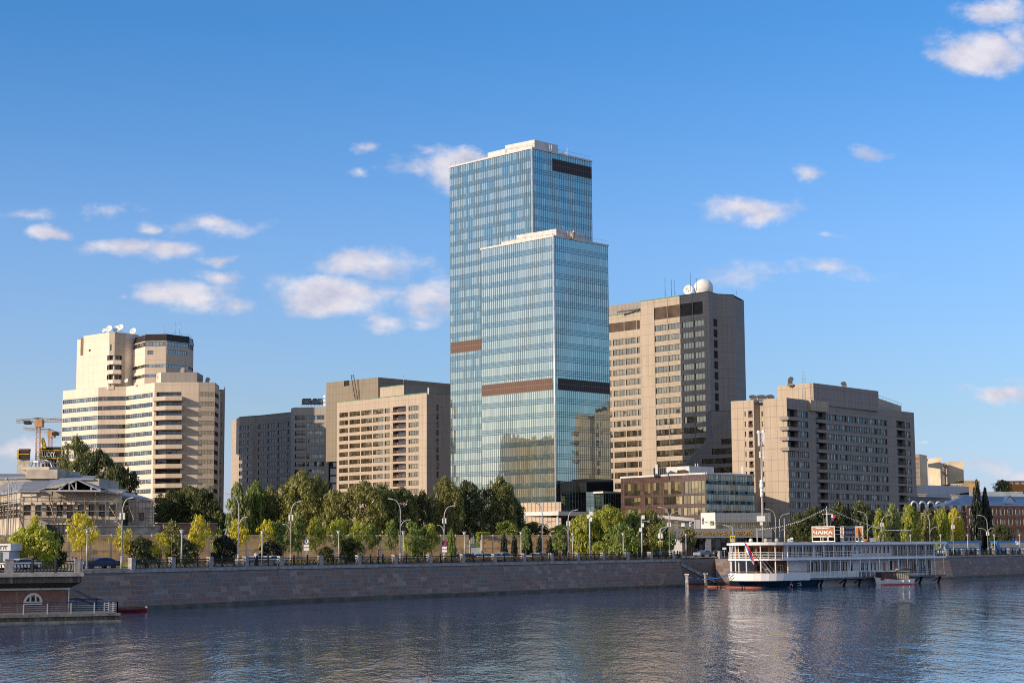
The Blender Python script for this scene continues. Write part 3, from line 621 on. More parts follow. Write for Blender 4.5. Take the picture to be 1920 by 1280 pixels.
k=MB(); k.bar((*A,ZT),(*B,ZT),.3,.2); k.bar((*B,ZT),(*E,ZT),.3,.2); k.build('roof_edge',M_['greenedge'],b.t)
j0=CZ(687.5,729.5,ZT+5.2); j1=CZ(757.5,721,ZT+5.2); j2=(j1.x+12,j1.y+12); b.face((j0.x,j0.y),(j1.x,j1.y),ZT-.5,ZT+5.2); b.face((j1.x,j1.y),j2,ZT-.5,ZT+5.2,mi=1); b.roof([(j0.x,j0.y),(j1.x,j1.y),j2,(j0.x+12,j0.y+12)],ZT+5.15)
k=MB(); k.bar((j0.x,j0.y,ZT+5.2),(j1.x,j1.y,ZT+5.2),.3,.2); k.build('roof_edge',M_['greenedge'],b.t)
b.done()
q=C(803,739,607); t=thing('panel_antenna','short white panel aerial at the near roof corner of the tan block','antenna',(q.x,q.y,q.z)); k=MB(); k.tube([(q.x,q.y,q.z),(q.x,q.y,q.z+2.5)],.07,6); k.build('mast',M_['steel'],t); k=MB(); k.box(q.x-.25,q.x+.25,q.y-.35,q.y-.1,q.z,q.z+2.3); k.build('panel',M_['white'],t)
yagi('roof_antenna','thin twin mast rising from the tan block roof storey',757,722,703,610,1)
# ---- glass towers -----------------------------------------------------------
def curtain(name,blue,cream,warp=.006,creamness=.5,gls=.60):
    m,n=mat(name); uv=n.n('ShaderNodeUVMap').outputs[0]; sp=n.n('ShaderNodeSeparateXYZ',ins={0:uv})
    fx=n.m('FLOOR',sp.outputs[0]); fy=n.m('FLOOR',sp.outputs[1]); fv=n.m('FRACT',sp.outputs[1]); fu=n.m('FRACT',sp.outputs[0])
    cell=n.n('ShaderNodeCombineXYZ',ins={0:fx,1:fy}).outputs[0]
    w=n.n('ShaderNodeTexWhiteNoise',noise_dimensions='3D',ins={0:cell}); ws=n.n('ShaderNodeSeparateXYZ',ins={0:w.outputs[1]})
    # floors with blinds drawn along stretches (on the annexe: painted reflections)
    stretch=n.noise(n.n('ShaderNodeMapping',ins={0:cell,3:(.16,1.7,1)}).outputs[0],1.0,2)
    pos=n.n('ShaderNodeNewGeometry').outputs['Position']; pz=n.n('ShaderNodeSeparateXYZ',ins={0:pos}).outputs[2]
    rown=n.n('ShaderNodeTexWhiteNoise',noise_dimensions='1D',ins={'W':fy}).outputs[0]
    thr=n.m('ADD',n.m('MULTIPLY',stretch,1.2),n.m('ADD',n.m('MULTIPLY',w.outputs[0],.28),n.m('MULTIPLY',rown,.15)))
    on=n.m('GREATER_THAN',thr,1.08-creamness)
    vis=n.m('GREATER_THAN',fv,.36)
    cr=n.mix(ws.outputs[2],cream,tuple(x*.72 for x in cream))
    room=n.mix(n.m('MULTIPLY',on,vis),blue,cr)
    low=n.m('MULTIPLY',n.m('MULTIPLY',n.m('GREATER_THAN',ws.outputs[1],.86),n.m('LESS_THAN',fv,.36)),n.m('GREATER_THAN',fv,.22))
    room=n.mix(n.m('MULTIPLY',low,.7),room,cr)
    bright=n.m('ADD',.8,n.m('MULTIPLY',ws.outputs[0],.4)); room=n.mix(1,room,n.n('ShaderNodeCombineXYZ',ins={0:bright,1:bright,2:bright}).outputs[0],'MULTIPLY')
    tilt=n.n('ShaderNodeVectorMath',operation='SUBTRACT',ins={0:w.outputs[1],1:(.5,.5,.5)}).outputs[0]
    wv=n.n('ShaderNodeTexNoise',ins={'Vector':pos,'Scale':.22,'Detail':2}).outputs[1]; wv=n.n('ShaderNodeVectorMath',operation='SUBTRACT',ins={0:wv,1:(.5,.5,.5)}).outputs[0]
    tt=n.n('ShaderNodeVectorMath',operation='ADD',ins={0:tilt,1:wv}).outputs[0]; tt=n.n('ShaderNodeVectorMath',operation='SCALE',ins={0:tt,'Scale':warp}).outputs[0]
    nm=n.n('ShaderNodeVectorMath',operation='NORMALIZE',ins={0:n.n('ShaderNodeVectorMath',operation='ADD',ins={0:n.n('ShaderNodeNewGeometry').outputs['Normal'],1:tt}).outputs[0]}).outputs[0]
    # thin dark glazing joints
    jt=n.m('MAXIMUM',n.m('LESS_THAN',fu,.09),n.m('MAXIMUM',n.m('LESS_THAN',n.m('ABSOLUTE',n.m('SUBTRACT',fv,.36)),.018),n.m('MAXIMUM',n.m('LESS_THAN',n.m('ABSOLUTE',n.m('SUBTRACT',fv,.2)),.018),n.m('LESS_THAN',fv,.036))))
    d=n.n('ShaderNodeBsdfDiffuse',ins={0:n.mix(jt,room,(.02,.03,.035))}); tint=n.mix(vis,(.56,.65,.60),(.62,.71,.62))
    g=n.n('ShaderNodeBsdfGlossy',ins={0:n.mix(n.m('MULTIPLY',jt,.5),tint,(.1,.12,.13)),'Roughness':.02,'Normal':nm}); mx=n.n('ShaderNodeMixShader',ins={0:gls}); n.nt.links.new(d.outputs[0],mx.inputs[1]); n.nt.links.new(g.outputs[0],mx.inputs[2]); n.out(mx); return m
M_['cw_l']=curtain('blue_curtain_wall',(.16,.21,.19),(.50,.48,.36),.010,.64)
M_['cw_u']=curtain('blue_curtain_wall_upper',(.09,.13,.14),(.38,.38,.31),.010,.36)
M_['cw_r']=curtain('blue_curtain_wall_shade_toned',(.04,.085,.10),(.40,.38,.30),.010,.12)  # darker copy of the tower glass, shade put into its colour
M_['cw_d']=curtain('dark_podium_glass',(.015,.03,.028),(.05,.07,.05),.02,.2)
M_['mull']=simple('dark_mullion',(.12,.165,.18),.4,.3)
M_['crown']=simple('white_metal_cladding',(.60,.585,.57),.5)
M_['louv_brown']=None
def grid_louvre(name,c):
    m,n=mat(name); uv=n.n('ShaderNodeUVMap').outputs[0]; sp=n.n('ShaderNodeSeparateXYZ',ins={0:uv}); a=n.m('LESS_THAN',n.m('FRACT',sp.outputs[0]),.1); b_=n.m('LESS_THAN',n.m('FRACT',n.m('MULTIPLY',sp.outputs[1],1)),.06)
    cc=n.mix(n.m('MULTIPLY',n.m('MAXIMUM',a,b_),.45),c,(.45,.3,.24)); sl_=n.m('FRACT',n.m('MULTIPLY',sp.outputs[1],9)); cc=n.mix(n.m('MULTIPLY',sl_,.5),cc,tuple(x*.4 for x in c)); n.out(n.pbsdf(cc,.6,.3)); return m
M_['louv_brown']=grid_louvre('brown_plant_louvres',(.135,.08,.06)); M_['louv_black']=grid_louvre('dark_plant_louvres',(.035,.03,.035))
def tower(name,label,lay,z1,fh,mw,louv,cw,roofblock):
    """lay: plan L,F,Rr,Bk ; louv: list (face, u0,u1,z0,z1)"""
    L_,F_,R_,B_=[Vector(q) for q in lay]; t=thing(name,label,'skyscraper',(F_.x,F_.y,TOP))
    for nm,A,B,fi in (('left',L_,F_,0),('right',F_,R_,1),('rear',R_,B_,2),('back',B_,L_,3)):
        LL=(B-A).length; d=(B-A)/LL; nn=Vector((d.y,-d.x)); k=MB(); c=fi*1000
        k.face([(*A,TOP),(*B,TOP),(*B,z1),(*A,z1)],[(c,(TOP-z1)/fh+200),(c+LL/mw,(TOP-z1)/fh+200),(c+LL/mw,200),(c,200)])
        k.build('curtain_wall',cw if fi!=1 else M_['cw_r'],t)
        if fi<2:
            k=MB(); n_=round(LL/mw)
            for i in range(n_+1):
                q=A+d*(LL*i/n_)+nn*.03; k.bar((*q,TOP),(*q,z1),.07,.12)
            nf=int((z1-TOP)/fh)
            for i in range(nf+1):
                for f_ in (0,.2,.36):
                    z=z1-i*fh+f_*fh
                    if TOP<z<z1: k.bar((*(A+nn*.04),z),(*(B+nn*.04),z),.07,.08,0)
            k.build('mullion_grid',M_['mull'],t)
        for (ff,u0,u1,za,zb,mm) in louv:
            if ff==fi:
                u1=min(u1,LL); k=MB(); q0=A+d*u0+nn*.16; q1=A+d*u1+nn*.16; nu=(u1-u0)/mw
                k.face([(*q0,za),(*q1,za),(*q1,zb),(*q0,zb)],[(0,0),(nu,0),(nu,2),(0,2)]); k.face([(*q0,zb),(*q1,zb),(*(q1-nn*.2),zb),(*(q0-nn*.2),zb)]); k.face([(*q0,za),(*(q0-nn*.2),za),(*(q0-nn*.2),zb),(*q0,zb)]);k.face([(*q1,za),(*(q1-nn*.2),za),(*(q1-nn*.2),zb),(*q1,zb)])
                k.build('louvre_band',mm,t)
    # rounded pale corner post
    k=MB(); k.tube([(F_.x,F_.y-.12,TOP),(F_.x,F_.y-.12,z1)],.30,10); k.build('corner_post',simple('pale_corner_trim',(.62,.66,.68),.3,.4),t)
    k=MB()
    for A,B in ((L_,F_),(F_,R_),(R_,B_),(B_,L_)):
        d=(B-A).normalized(); nn=Vector((d.y,-d.x)); q=[A+nn*.25-d*.25,B+nn*.25+d*.25,B-nn*.6,A-nn*.6]; k.prism([tuple(x) for x in q],z1-.05,z1+.5)
    k.build('parapet',M_['crown'],t); k=MB(); k.face([(*q,z1-.02) for q in (L_,F_,R_,B_)]); k.build('roof',M_['roofgrey'],t)
    k=MB()
    for A,B in ((L_,F_),(F_,R_)):
        n_=int((B-A).length/2.2); d=(B-A).normalized(); nn=Vector((d.y,-d.x))
        for i in range(n_+1): q=A+(B-A)*i/n_-nn*.3; k.bar((*q,z1+.5),(*q,z1+1.5),.06)
        k.bar((*(A-nn*.3),z1+1.7),(*(B-nn*.3),z1+1.7),.06)
    k.build('roof_railing',M_['steel'],t)
    for i,(pts,za,zb,m0) in enumerate(roofblock):
        k=MB(); k.prism(pts,za,zb,0); k.build('penthouse',m0,t)
    return t
# lower tower
zL=C(1040,443.7,480).z
Fp=C(1040,700,480); Lp=Vector((Fp.x-21.1,480+21.1)); Rp=Vector((Fp.x+16.5,496.5)); Bp=Vector((Lp.x+16.5,Lp.y+16.5)); lay=[tuple(Lp),(Fp.x,480),tuple(Rp),tuple(Bp)]
zb1=onface(1040,708,lay[0],lay[1])[1]; zb0=onface(1040,730,lay[0],lay[1])[1]
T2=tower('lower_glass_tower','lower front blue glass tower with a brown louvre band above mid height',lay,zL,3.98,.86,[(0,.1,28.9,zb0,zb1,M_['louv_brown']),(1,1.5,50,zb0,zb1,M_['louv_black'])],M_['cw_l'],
 [([(Fp.x-10.5,491.6),(Fp.x+.9,481.6),(Fp.x+9.5,490.2),(Fp.x-1.9,500.2)],zL+.3,zL+2.6,M_['crown']),([(Fp.x-15.0,496.5),(Fp.x-10.5,492.0),(Fp.x-4.5,498),(Fp.x-9,502.5)],zL+.3,zL+1.6,M_['crown'])])
# upper tower
zU=C(1000,278.6,496).z
F2=C(1000,600,496); c_=F2.x+496; 
def onsum(px,py,c_): d=ray(px,py); k_=c_/(d.x+d.y); return (d.x*k_,d.y*k_)
def ondif(px,py,c_): d=ray(px,py); k_=c_/(d.x-d.y); return (d.x*k_,d.y*k_)
L2_=onsum(844.5,640,c_); R2_=ondif(1109.5,380,F2.x-496); w1=math.dist(L2_,(F2.x,496)); B2_=(L2_[0]+(R2_[0]-F2.x),L2_[1]+(R2_[1]-496)); lay2=[L2_,(F2.x,496),R2_,B2_]
za,zb_=onface(846,663,*lay2[:2])[1],onface(846,642.5,*lay2[:2])[1]
ul=onface(1036,320,*lay2[1:3]); ub=onface(1036,297.5,*lay2[1:3])
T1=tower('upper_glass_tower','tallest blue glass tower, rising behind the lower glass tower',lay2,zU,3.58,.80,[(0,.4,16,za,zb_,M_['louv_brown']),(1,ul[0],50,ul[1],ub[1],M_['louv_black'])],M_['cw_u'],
 [([(F2.x-8,504.5),(F2.x+.8,495.6+1.6),(F2.x+8.0,504.4),(F2.x-1,513)],zU+.3,zU+3.0,M_['crown']),([(F2.x-13.4,509.8),(F2.x-8,504.4),(F2.x-2,510),(F2.x-8,515.5)],zU+.3,zU+2.0,M_['crown'])])
def hoop(label,px,py,Y,r=1.2):
    a=C(px,py,Y); t=thing('ladder_hoop',label,'roof ladder',(a.x,a.y,a.z-1.4)); k=MB()
    for dx in (-.55,.55): k.tube([(a.x+dx*.6,a.y-.5,a.z-1.6),(a.x+dx*.6,a.y-.5,a.z-.1),(a.x+dx*.6,a.y-.3,a.z+.4),(a.x+dx*.6,a.y+.2,a.z+.5),(a.x+dx*.6,a.y+.5,a.z),(a.x+dx*.6,a.y+.5,a.z-1.6)],.06,6)
    k.build('handrails',M_['white'],t); 
    k=MB()
    for i in range(4): k.bar((a.x-.33,a.y-.5,a.z-1.5+i*.4),(a.x+.33,a.y-.5,a.z-1.5+i*.4),.05)
    k.build('rungs',M_['steel'],t)
hoop('white ladder handrails on top of the tallest glass tower',1032,275,500); hoop('white ladder handrails on the lower glass tower roof',1067,436,484)
a=C(962,279,499+6); t=thing('roof_vent','small dark box vent left on the tallest glass tower roof','roof vent',(a.x,a.y,a.z-2)); k=MB(); k.box(a.x-.6,a.x+.6,a.y-.6,a.y+.6,a.z-2.6,a.z+.6); k.build('housing',M_['dark'],t); k=MB(); k.box(a.x-.75,a.x+.75,a.y-.75,a.y+.75,a.z+.6,a.z+.75); k.build('lid',M_['steel'],t)
a=C(1071,446,485); t=thing('roof_machine','small pale window cleaning machine on the lower glass tower roof','roof machine',(a.x,a.y,a.z)); k=MB(); k.box(a.x-.7,a.x+.7,a.y-.5,a.y+.5,a.z-.3,a.z+1.0); k.build('cabinet',simple('cream_machine',(.55,.42,.27),.6),t); k=MB(); k.bar((a.x,a.y,a.z+1),(a.x+.8,a.y-.3,a.z+2),.2); k.build('jib',M_['steel'],t)
a=C(1061,290,504); t=thing('roof_frame','thin white pipe frame at the right of the tallest tower roof','antenna',(a.x,a.y,a.z)); k=MB()
for dx,h_ in ((0,1.5),(.8,1.2),(1.4,2.6)): k.tube([(a.x+dx-1,a.y,a.z-1),(a.x+dx-1,a.y,a.z+h_-.6)],.09,6)
k.bar((a.x-2.4,a.y,a.z+.2),(a.x+.4,a.y,a.z+.6),.09); k.build('pipe_frame',M_['white'],t)
for lab,px,py,Y in (('thin red tipped rod on the rear edge of the lower glass tower penthouse',1052.5,431,486),('thin red tipped rod right of the ladder on the lower glass tower',1077.5,438,487)):
    a=C(px,py,Y); t=thing('warning_light_rod',lab,'warning light',(a.x,a.y,a.z-1)); k=MB(); k.tube([(a.x,a.y,a.z-2),(a.x,a.y,a.z+.3)],.06,6); k.build('rod',M_['steel'],t); k=MB(); k.ball((a.x,a.y,a.z+.4),.22,8); k.build('red_lamp',simple('red_lens',(.5,.03,.03),.3),t)
# podium
b=Bld('glass_podium','dark green glass podium at the foot of the glass towers','building',(Fp.x,470,TOP),M_['dark'])
def cwbox(t_,P,z0,z1,cw,mw=1.2,fh=3.9,name='curtain_wall',topm=None):
    for i in range(len(P)-1):
        A,B=Vector(P[i]),Vector(P[i+1]); LL=(B-A).length; d=(B-A)/LL; nn=Vector((d.y,-d.x)); k=MB()
        k.face([(*A,z0),(*B,z0),(*B,z1),(*A,z1)],[(0,(z0-z1)/fh+50),(LL/mw,(z0-z1)/fh+50),(LL/mw,50),(0,50)]); k.build(name,cw,t_)
        k=MB()
        for j in range(int(LL/mw)+1): q=A+d*min(LL,j*mw)+nn*.03; k.bar((*q,z0),(*q,z1),.08,.1)
        for j in range(int((z1-z0)/fh)+1):
            for f_ in (0,.36): 
                z=z1-j*fh-f_*fh
                if z>z0: k.bar((*(A+nn*.03),z),(*(B+nn*.03),z),.1,.1)
        k.build('mullion_grid',M_['mull'],t_)
    k=MB(); k.face([(*q,z1) for q in P]+[(P[-1][0]-8,P[-1][1]+10,z1)]); k.build('roof',topm or M_['roofgrey'],t_)
zp=C(1050,903,472).z
G0=C(1052,940,472); G1=C(1101,940,480); G2=C(1151,940,474); G3=C(1168,940,482)
cwbox(b.t,[(G0.x,G0.y),(G1.x,G1.y)],TOP,zp,M_['cw_d']); zq=C(1125,897,474).z
k=MB(); Q0=C(1100,910,473); Q1=C(1150,910,479); k.prism([(Q0.x,Q0.y),(Q1.x,Q1.y),(Q1.x-4,Q1.y+6),(Q0.x-4,Q0.y+6)],C(1100,922,473).z,C(1100,897,473).z); k.build('dark_box',simple('black_glass_box',(.012,.013,.016),.12,.0,.6),b.t)
Q0=C(1099,940,472.5); Q1=C(1131,940,474); cwbox(b.t,[(Q0.x,Q0.y),(Q1.x,Q1.y)],TOP,C(1100,922,473).z,M_['cw_d'])
Q2=C(1131,940,470); Q3=C(1165,940,477); zz=C(1131,924,470).z; cwbox(b.t,[(Q2.x,Q2.y),(Q3.x,Q3.y)],TOP,zz,M_['cw_d'])
k=MB(); k.prism([(Q2.x,Q2.y-.3),(Q3.x,Q3.y-.3),(Q3.x-4,Q3.y+5),(Q2.x-4,Q2.y+5)],zz,zz+.5); k.build('white_edge',M_['crown'],b.t)
# canopy
c0=C(972,962,455); c1=C(1047,962,449); c2=C(1112,962,462); z0_,z1_=C(1040,966,452).z,C(1040,959,452).z
k=MB(); k.prism([(c0.x,c0.y+4),(c1.x,c1.y),(c2.x,c2.y),(c2.x-3,c2.y+12),(c0.x+5,c0.y+20)],z0_,z1_+.1); k.build('entrance_canopy',M_['crown'],b.t)
k=MB()
for px,Y in ((1046,450),(1085,457),(985,456)): q=C(px,1000,Y); k.tube([(q.x,q.y+.8,TOP),(q.x,q.y+.8,z0_)],.3,8)
k.build('canopy_column',M_['crown'],b.t)
# lower band of amber glass behind the canopy
A_=C(1000,1000,472); cwbox(b.t,[(C(975,1000,480).x,480),(G0.x,G0.y+1)],TOP,C(1040,941,474).z,panes('amber_lobby_glass',[(.07,.05,.025),(.02,.018,.012),(.11,.085,.04),(.035,.03,.02)],.2,(1,.92,.75),.02),1.3)
del b
# ---- tall tan office tower (B3) --------------------------------------------
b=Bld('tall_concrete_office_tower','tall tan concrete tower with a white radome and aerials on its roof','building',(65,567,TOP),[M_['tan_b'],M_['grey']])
B=C(1328,546.7,567); ZB=B.z; A=CZ(1201,565.2,ZB); A=(A.x,A.y); B=(B.x,B.y); FH=3.62
P0=C(1141,592.5,0+596); ZB2=C(1201,584.4,A[1]).z; P0=CZ(1138,592.7,ZB2); P0=(P0.x,P0.y)
fx=lambda px:onface(px,700,A,B)[0]; fz=onface(1300,602,A,B)[1]
rw=rows_at(onface(1320,598.5,A,B)[1],18,FH,2.1); r=[]
for c,d in rw:
    for x0,x1 in ((1229,1253),(1254.3,1277.5),(1280.5,1301.5),(1303,1321.5)): r.append((fx(x0),fx(x1),c,d,M_['win_gold'],1.25))
lz1=onface(1310,565.5,A,B)[1]; lz0=onface(1310,589,A,B)[1]
for x0,x1 in ((1228.3,1252.5),(1253.3,1276.8),(1277.6,1300.5),(1301.3,1320)): r.append((fx(x0),fx(x1),lz0,lz1,M_['louvre'],50,{'depth':.2,'name':'louvre'}))
b.face(A,B,0,ZB,r)
fx2=lambda px:onface(px,700,P0,A)[0]; rw2=[(c,d) for c,d in rw[1:]]; r=[]
rwz=rows_at(onface(1190,632.5,P0,A)[1],17,FH,2.1)
for c,d in rwz:
    for x0,x1 in ((1139,1147.5),(1150,1172.3),(1173.5,1193.8),(1195,1201)): r.append((fx2(x0),fx2(x1),c,d,M_['win_gold'],1.25))
for x0,x1 in ((1139,1171),(1172,1194),(1195,1201.3)): r.append((fx2(x0),fx2(x1),onface(1190,618,P0,A)[1],onface(1190,601,P0,A)[1],M_['louvre'],50,{'depth':.2,'name':'louvre'}))
b.face(P0,A,0,ZB2,r); b.face((A[0]-.01,A[1]+.01),(A[0]+.0,A[1]-.0),ZB2,ZB)
D1=CZ(1347.5,549.8,ZB); D2=CZ(1378,550.3,ZB); D3=CZ(1397,557,ZB); D1=(C(1347.5,700,573).x,573); D2=(C(1379,700,575).x,575); D3=(C(1398,700,588).x,588)
L=math.dist(B,D1); rws=rows_at(onface(1345,599,B,D1)[1],10,FH,2.6)
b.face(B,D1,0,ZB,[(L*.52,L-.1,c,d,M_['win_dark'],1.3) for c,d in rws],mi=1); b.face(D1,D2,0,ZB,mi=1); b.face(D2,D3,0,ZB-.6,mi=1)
b.face((A[0]-12,A[1]+12),A,ZB2-.5,ZB,mi=1); b.roof([A,B,D1,D2,D3,(D3[0]-20,D3[1]+20),(A[0]-5,A[1]+25)],ZB-.05); b.close([D3,(D3[0]-20,D3[1]+20),(A[0]-5,A[1]+25),A],ZB-.1,ZB2-.1); b.roof([P0,A,(A[0]+5,A[1]+20),(P0[0]+10,P0[1]+20)],ZB2-.05); b.close([D3,(D3[0]-20,D3[1]+20),(P0[0]+10,P0[1]+20),P0],ZB2-.1)
k=MB(); 
for p_,q_,z in ((A,B,ZB),(B,D1,ZB),(D1,D2,ZB),(P0,A,ZB2)): k.bar((*p_,z+.05),(*q_,z+.05),.35,.2)
k.build('roof_edge',M_['greenedge'],b.t)
dv=(Vector(B)-Vector(A)).normalized(); nv=Vector((dv.y,-dv.x)); k=MB()
for px in (1228.5,1253.6,1277.9,1302): 
    q=Vector(A)+dv*fx(px)+nv*.03; k.bar((*q,4),(*q,ZB),.10,.06)
k.build('joint_strips',M_['dark'],b.t)
b.done()
# dome etc.
c=C(1319,539,589); t=thing('radome','big white spherical radome on the roof of the tall tan tower','radome',(c.x,c.y,ZB)); k=MB(); k.ball((c.x,c.y,c.z-.4),3.45,24); k.build('dome_shell',M_['white'],t); k=MB(); k.lathe([(3.0,ZB-.1),(3.0,c.z-2.2),(2.7,c.z-2.2)],24,(c.x,c.y,0)); k.build('base_ring',M_['steel'],t)
dish('satellite_dish','cream dish beside the white radome on the tall tan tower',1290.5,543.5,1.75,588,face=(-.5,-.85,.15))
for lab,px,pb,pt in (('leftmost tall whip aerial on the tall tan tower roof',1247.3,556,521),('whip aerial second from the left on the tall tan tower roof',1259.5,555,524),('short whip aerial just left of the dish on the tall tan tower',1265.5,554,526),('tall thin aerial between dish and radome',1295,546,511.5)):
    yagi('roof_antenna',lab,px,pb,pt,572,0)
yagi('roof_antenna','small crossbar aerial peeping up left of the radome',1306,545,521,574,1)
yagi('roof_antenna','stub aerial at the right end of the tall tan tower roof',1380.5,552,544,577,0)
yagi('roof_antenna','thin aerial above the lower roof step beside the glass tower',1157.5,590,574,594,0)
a=C(1172,588,593); t=thing('roof_duct','low dark pipework on the lower roof step of the tall tan tower','duct',(a.x,a.y,ZB2)); k=MB(); k.bar((a.x-2.5,a.y,ZB2+.5),(a.x+4.8,a.y-4,ZB2+.9),.5); k.build('pipe',M_['dark'],t); k=MB()
for i in range(4): k.bar((a.x-2+i*2,a.y-i*1.1,ZB2-.05),(a.x-2+i*2,a.y-i*1.1,ZB2+.6),.2)
k.build('support',M_['steel'],t)
# dark wing with sloping edge between tower and hotel
b=Bld('sloping_wing','dark concrete wing with a sloping roof edge between the tan tower and the hotel','building',(75,545,TOP),[M_['grey'],M_['grey']])
W0=(C(1278,880,548).x,548); W1=(C(1375,880,537).x,537); s0=onface(1278,877,W0,W1); s1=onface(1375,779,W0,W1)
rr=[]
for (x0,ya,yb) in ((1352.5,822.5,833),(1335,841,852),(1316.5,860,870),(1339,876,886)):
    u0,zt_=onface(x0,ya,W0,W1); _,zb2=onface(x0,yb,W0,W1); rr.append((u0,s1[0],zb2,zt_,M_['win_dark'],1.3))
LW=math.dist(W0,W1)
k=MB(); dW=(Vector(W1)-Vector(W0))/LW
def Wp(u,z,d=0): q=Vector(W0)+dW*u; return (q.x,q.y+d,z)
# sloped wall by strips so that window openings stay clear
zs=[0]+sorted({z for r in rr for z in (r[2],r[3])}|{s0[1]})+[s1[1]]
def edge_u(z): return max(0,(z-s0[1])/(s1[1]-s0[1])*LW)
for i in range(len(zs)-1):
    za,zc=zs[i],zs[i+1]
    if zc-za<.01: continue
    mid=(za+zc)/2; wu=[r[0] for r in rr if r[2]<mid<r[3]]; ue=wu[0] if wu else LW
    k.face([Wp(edge_u(za),za),Wp(ue,za),Wp(ue,zc),Wp(edge_u(zc),zc)],[(edge_u(za),za),(ue,za),(ue,zc),(edge_u(zc),zc)])
k.face([Wp(0,s0[1]),Wp(LW,s1[1]),Wp(LW,s1[1],12),Wp(0,s0[1],12)]); k.build('wall',M_['grey'],b.t)
for r in rr:
    k=MB(); n_=int((LW-r[0])/1.3)+1; k.face([Wp(r[0],r[2],.3),Wp(LW,r[2],.3),Wp(LW,r[3],.3),Wp(r[0],r[3],.3)],[(0,0),(n_,0),(n_,.999),(0,.999)]); 
    for i in range(n_+1): k.bar(Wp(r[0]+i*(LW-r[0])/n_,r[2],.25),Wp(r[0]+i*(LW-r[0])/n_,r[3],.25),.1,.08,1)
    k.build('window',[M_['win_dark'],M_['frame']],b.t)
zg=C(1350,770,552).z; H0=(C(1331,800,556).x,556); H1=(C(1378,800,552).x,552); b.wall.box(H0[0],H1[0],552,566,4,zg); b.roof([(H0[0]-.2,551.8),(H1[0],551.8),(H1[0],566.2),(H0[0]-.2,566.2)],zg+.01,M_['greenedge']); b.done()
# ---- hotel ------------------------------------------------------------------
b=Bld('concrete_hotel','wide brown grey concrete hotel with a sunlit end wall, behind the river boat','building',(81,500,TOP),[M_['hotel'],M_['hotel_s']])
Bq=C(1474.7,745.3,488); ZH=Bq.z; B=(Bq.x,488); A=CZ(1371,752,ZH); A=(B[0]-14.7,B[1]+10.9); 
fa=lambda px:onface(px,800,A,B)[0]; rz=onface(1411,803.5-34.7,A,B)[1]
rwl=rows_at(onface(1411,770,A,B)[1],13,2.94,1.6)
u1a,u2a=fa(1414),fa(1431.5); L=math.dist(A,B); dv=(Vector(B)-Vector(A))/L; nv=Vector((dv.y,-dv.x)); r=[]
for c,d in rwl: r+=[(fa(1396.5),fa(1398.6),c,d,M_['win_dark'],1),(fa(1403.5),fa(1411.5),c-.2,d+.05,M_['win_dark'],2,{'depth':1.1,'rail':.8,'railmat':M_['rust']})]
QA=tuple(Vector(A)+dv*u1a); QB=tuple(Vector(A)+dv*u2a); b.face(A,QA,0,ZH,r)
r1=tuple(Vector(QA)-nv*2.2+dv*.6); r2=tuple(Vector(QB)-nv*2.2)
b.face(QA,r1,0,ZH); LL=math.dist(r1,r2); b.face(r1,r2,0,ZH-.8,[(LL*.3,LL*.6,c,d-.1,M_['win_mid'],1) for c,d in rwl]); b.face(r2,QB,0,ZH-.8); b.face(QB,B,0,ZH)
E_=CZ(1713.5,773.3,ZH); E=(E_.x,E_.y); LH=math.dist(B,E); dh=(Vector(E)-Vector(B))/LH; nh=Vector((dh.y,-dh.x))
fe=lambda px,py=850:onface(px,py,B,E)[0]
zrow=onface(1552,776,B,E)[1]; rwh=rows_at(zrow,13,2.94,1.8)
r=[]
for i,(c,d) in enumerate(rwh):
    if i<4: r.append((.25,fe(1498),c-.15,d+.3,M_['win_dark'],2.4,{'depth':1.4,'name':'balcony_door'}))
    else: r.append((fe(1471,850)+.8,fe(1498),c,d,M_['win_mid'],1.0))
    r.append((fe(1499.5),fe(1517),c,d,M_['win_mid'],1.15)); r.append((fe(1531.5),fe(1550.5),c-.15,d+.25,M_['win_dark'],2,{'depth':1.3,'rail':.85,'name':'balcony_door'}))
    x=1552.5; seg=6
    for j in range(seg):
        x0=1552.5+(1665-1552.5)*j/seg; x1=1552.5+(1665-1552.5)*(j+1)/seg; r.append((fe(x0)+.02,fe(x1)-.12,c,d,M_['win_mid'],.95))
    r.append((fe(1682.5),fe(1698.5),c-.15,d+.25,M_['win_dark'],3,{'depth':1.3,'rail':.85,'name':'balcony_door'})); r.append((fe(1700),fe(1708.5),c,d,M_['win_mid'],1.1))
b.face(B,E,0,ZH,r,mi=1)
for i,(c,d) in enumerate(rwh):
    if i<4:
        k=MB(); p0_=Vector(B)-dv*2.2+nv*.02; p1_=Vector(B)+nv*.8*0+nh*1.0-dv*1.6; 
        k.prism([tuple(Vector(B)-dv*1.9+nv*.9),tuple(Vector(B)+nv*.9+nh*.9),tuple(Vector(B)+dh*(fe(1498))+nh*1.0),tuple(Vector(B)+dh*(fe(1498))),tuple(Vector(B)-dv*1.9)],c-1.2,c-.2,0,True,True); 
        k.build('balcony',M_['hotel_s'],b.t)
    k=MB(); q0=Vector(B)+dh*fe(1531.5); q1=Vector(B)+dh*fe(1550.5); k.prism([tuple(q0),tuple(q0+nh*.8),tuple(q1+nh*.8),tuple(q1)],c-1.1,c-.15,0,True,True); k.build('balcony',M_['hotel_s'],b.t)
# projecting top storey blocks
k=MB(); q0=Vector(B)+dh*fe(1518); q1=Vector(B)+dh*fe(1551); k.prism([tuple(q0),tuple(q0+nh*.9),tuple(q1+nh*.9),tuple(q1)],ZH-3,ZH+.05,0,True,True); k.build('parapet_block',M_['hotel'],b.t)
b.face(E,(E[0]-14,E[1]+12),0,ZH); b.roof([A,B,E,(E[0]-14,E[1]+12),(A[0]+6,A[1]+14)],ZH-.9); b.close([(E[0]-14,E[1]+12),(A[0]+6,A[1]+14),A],ZH-1)
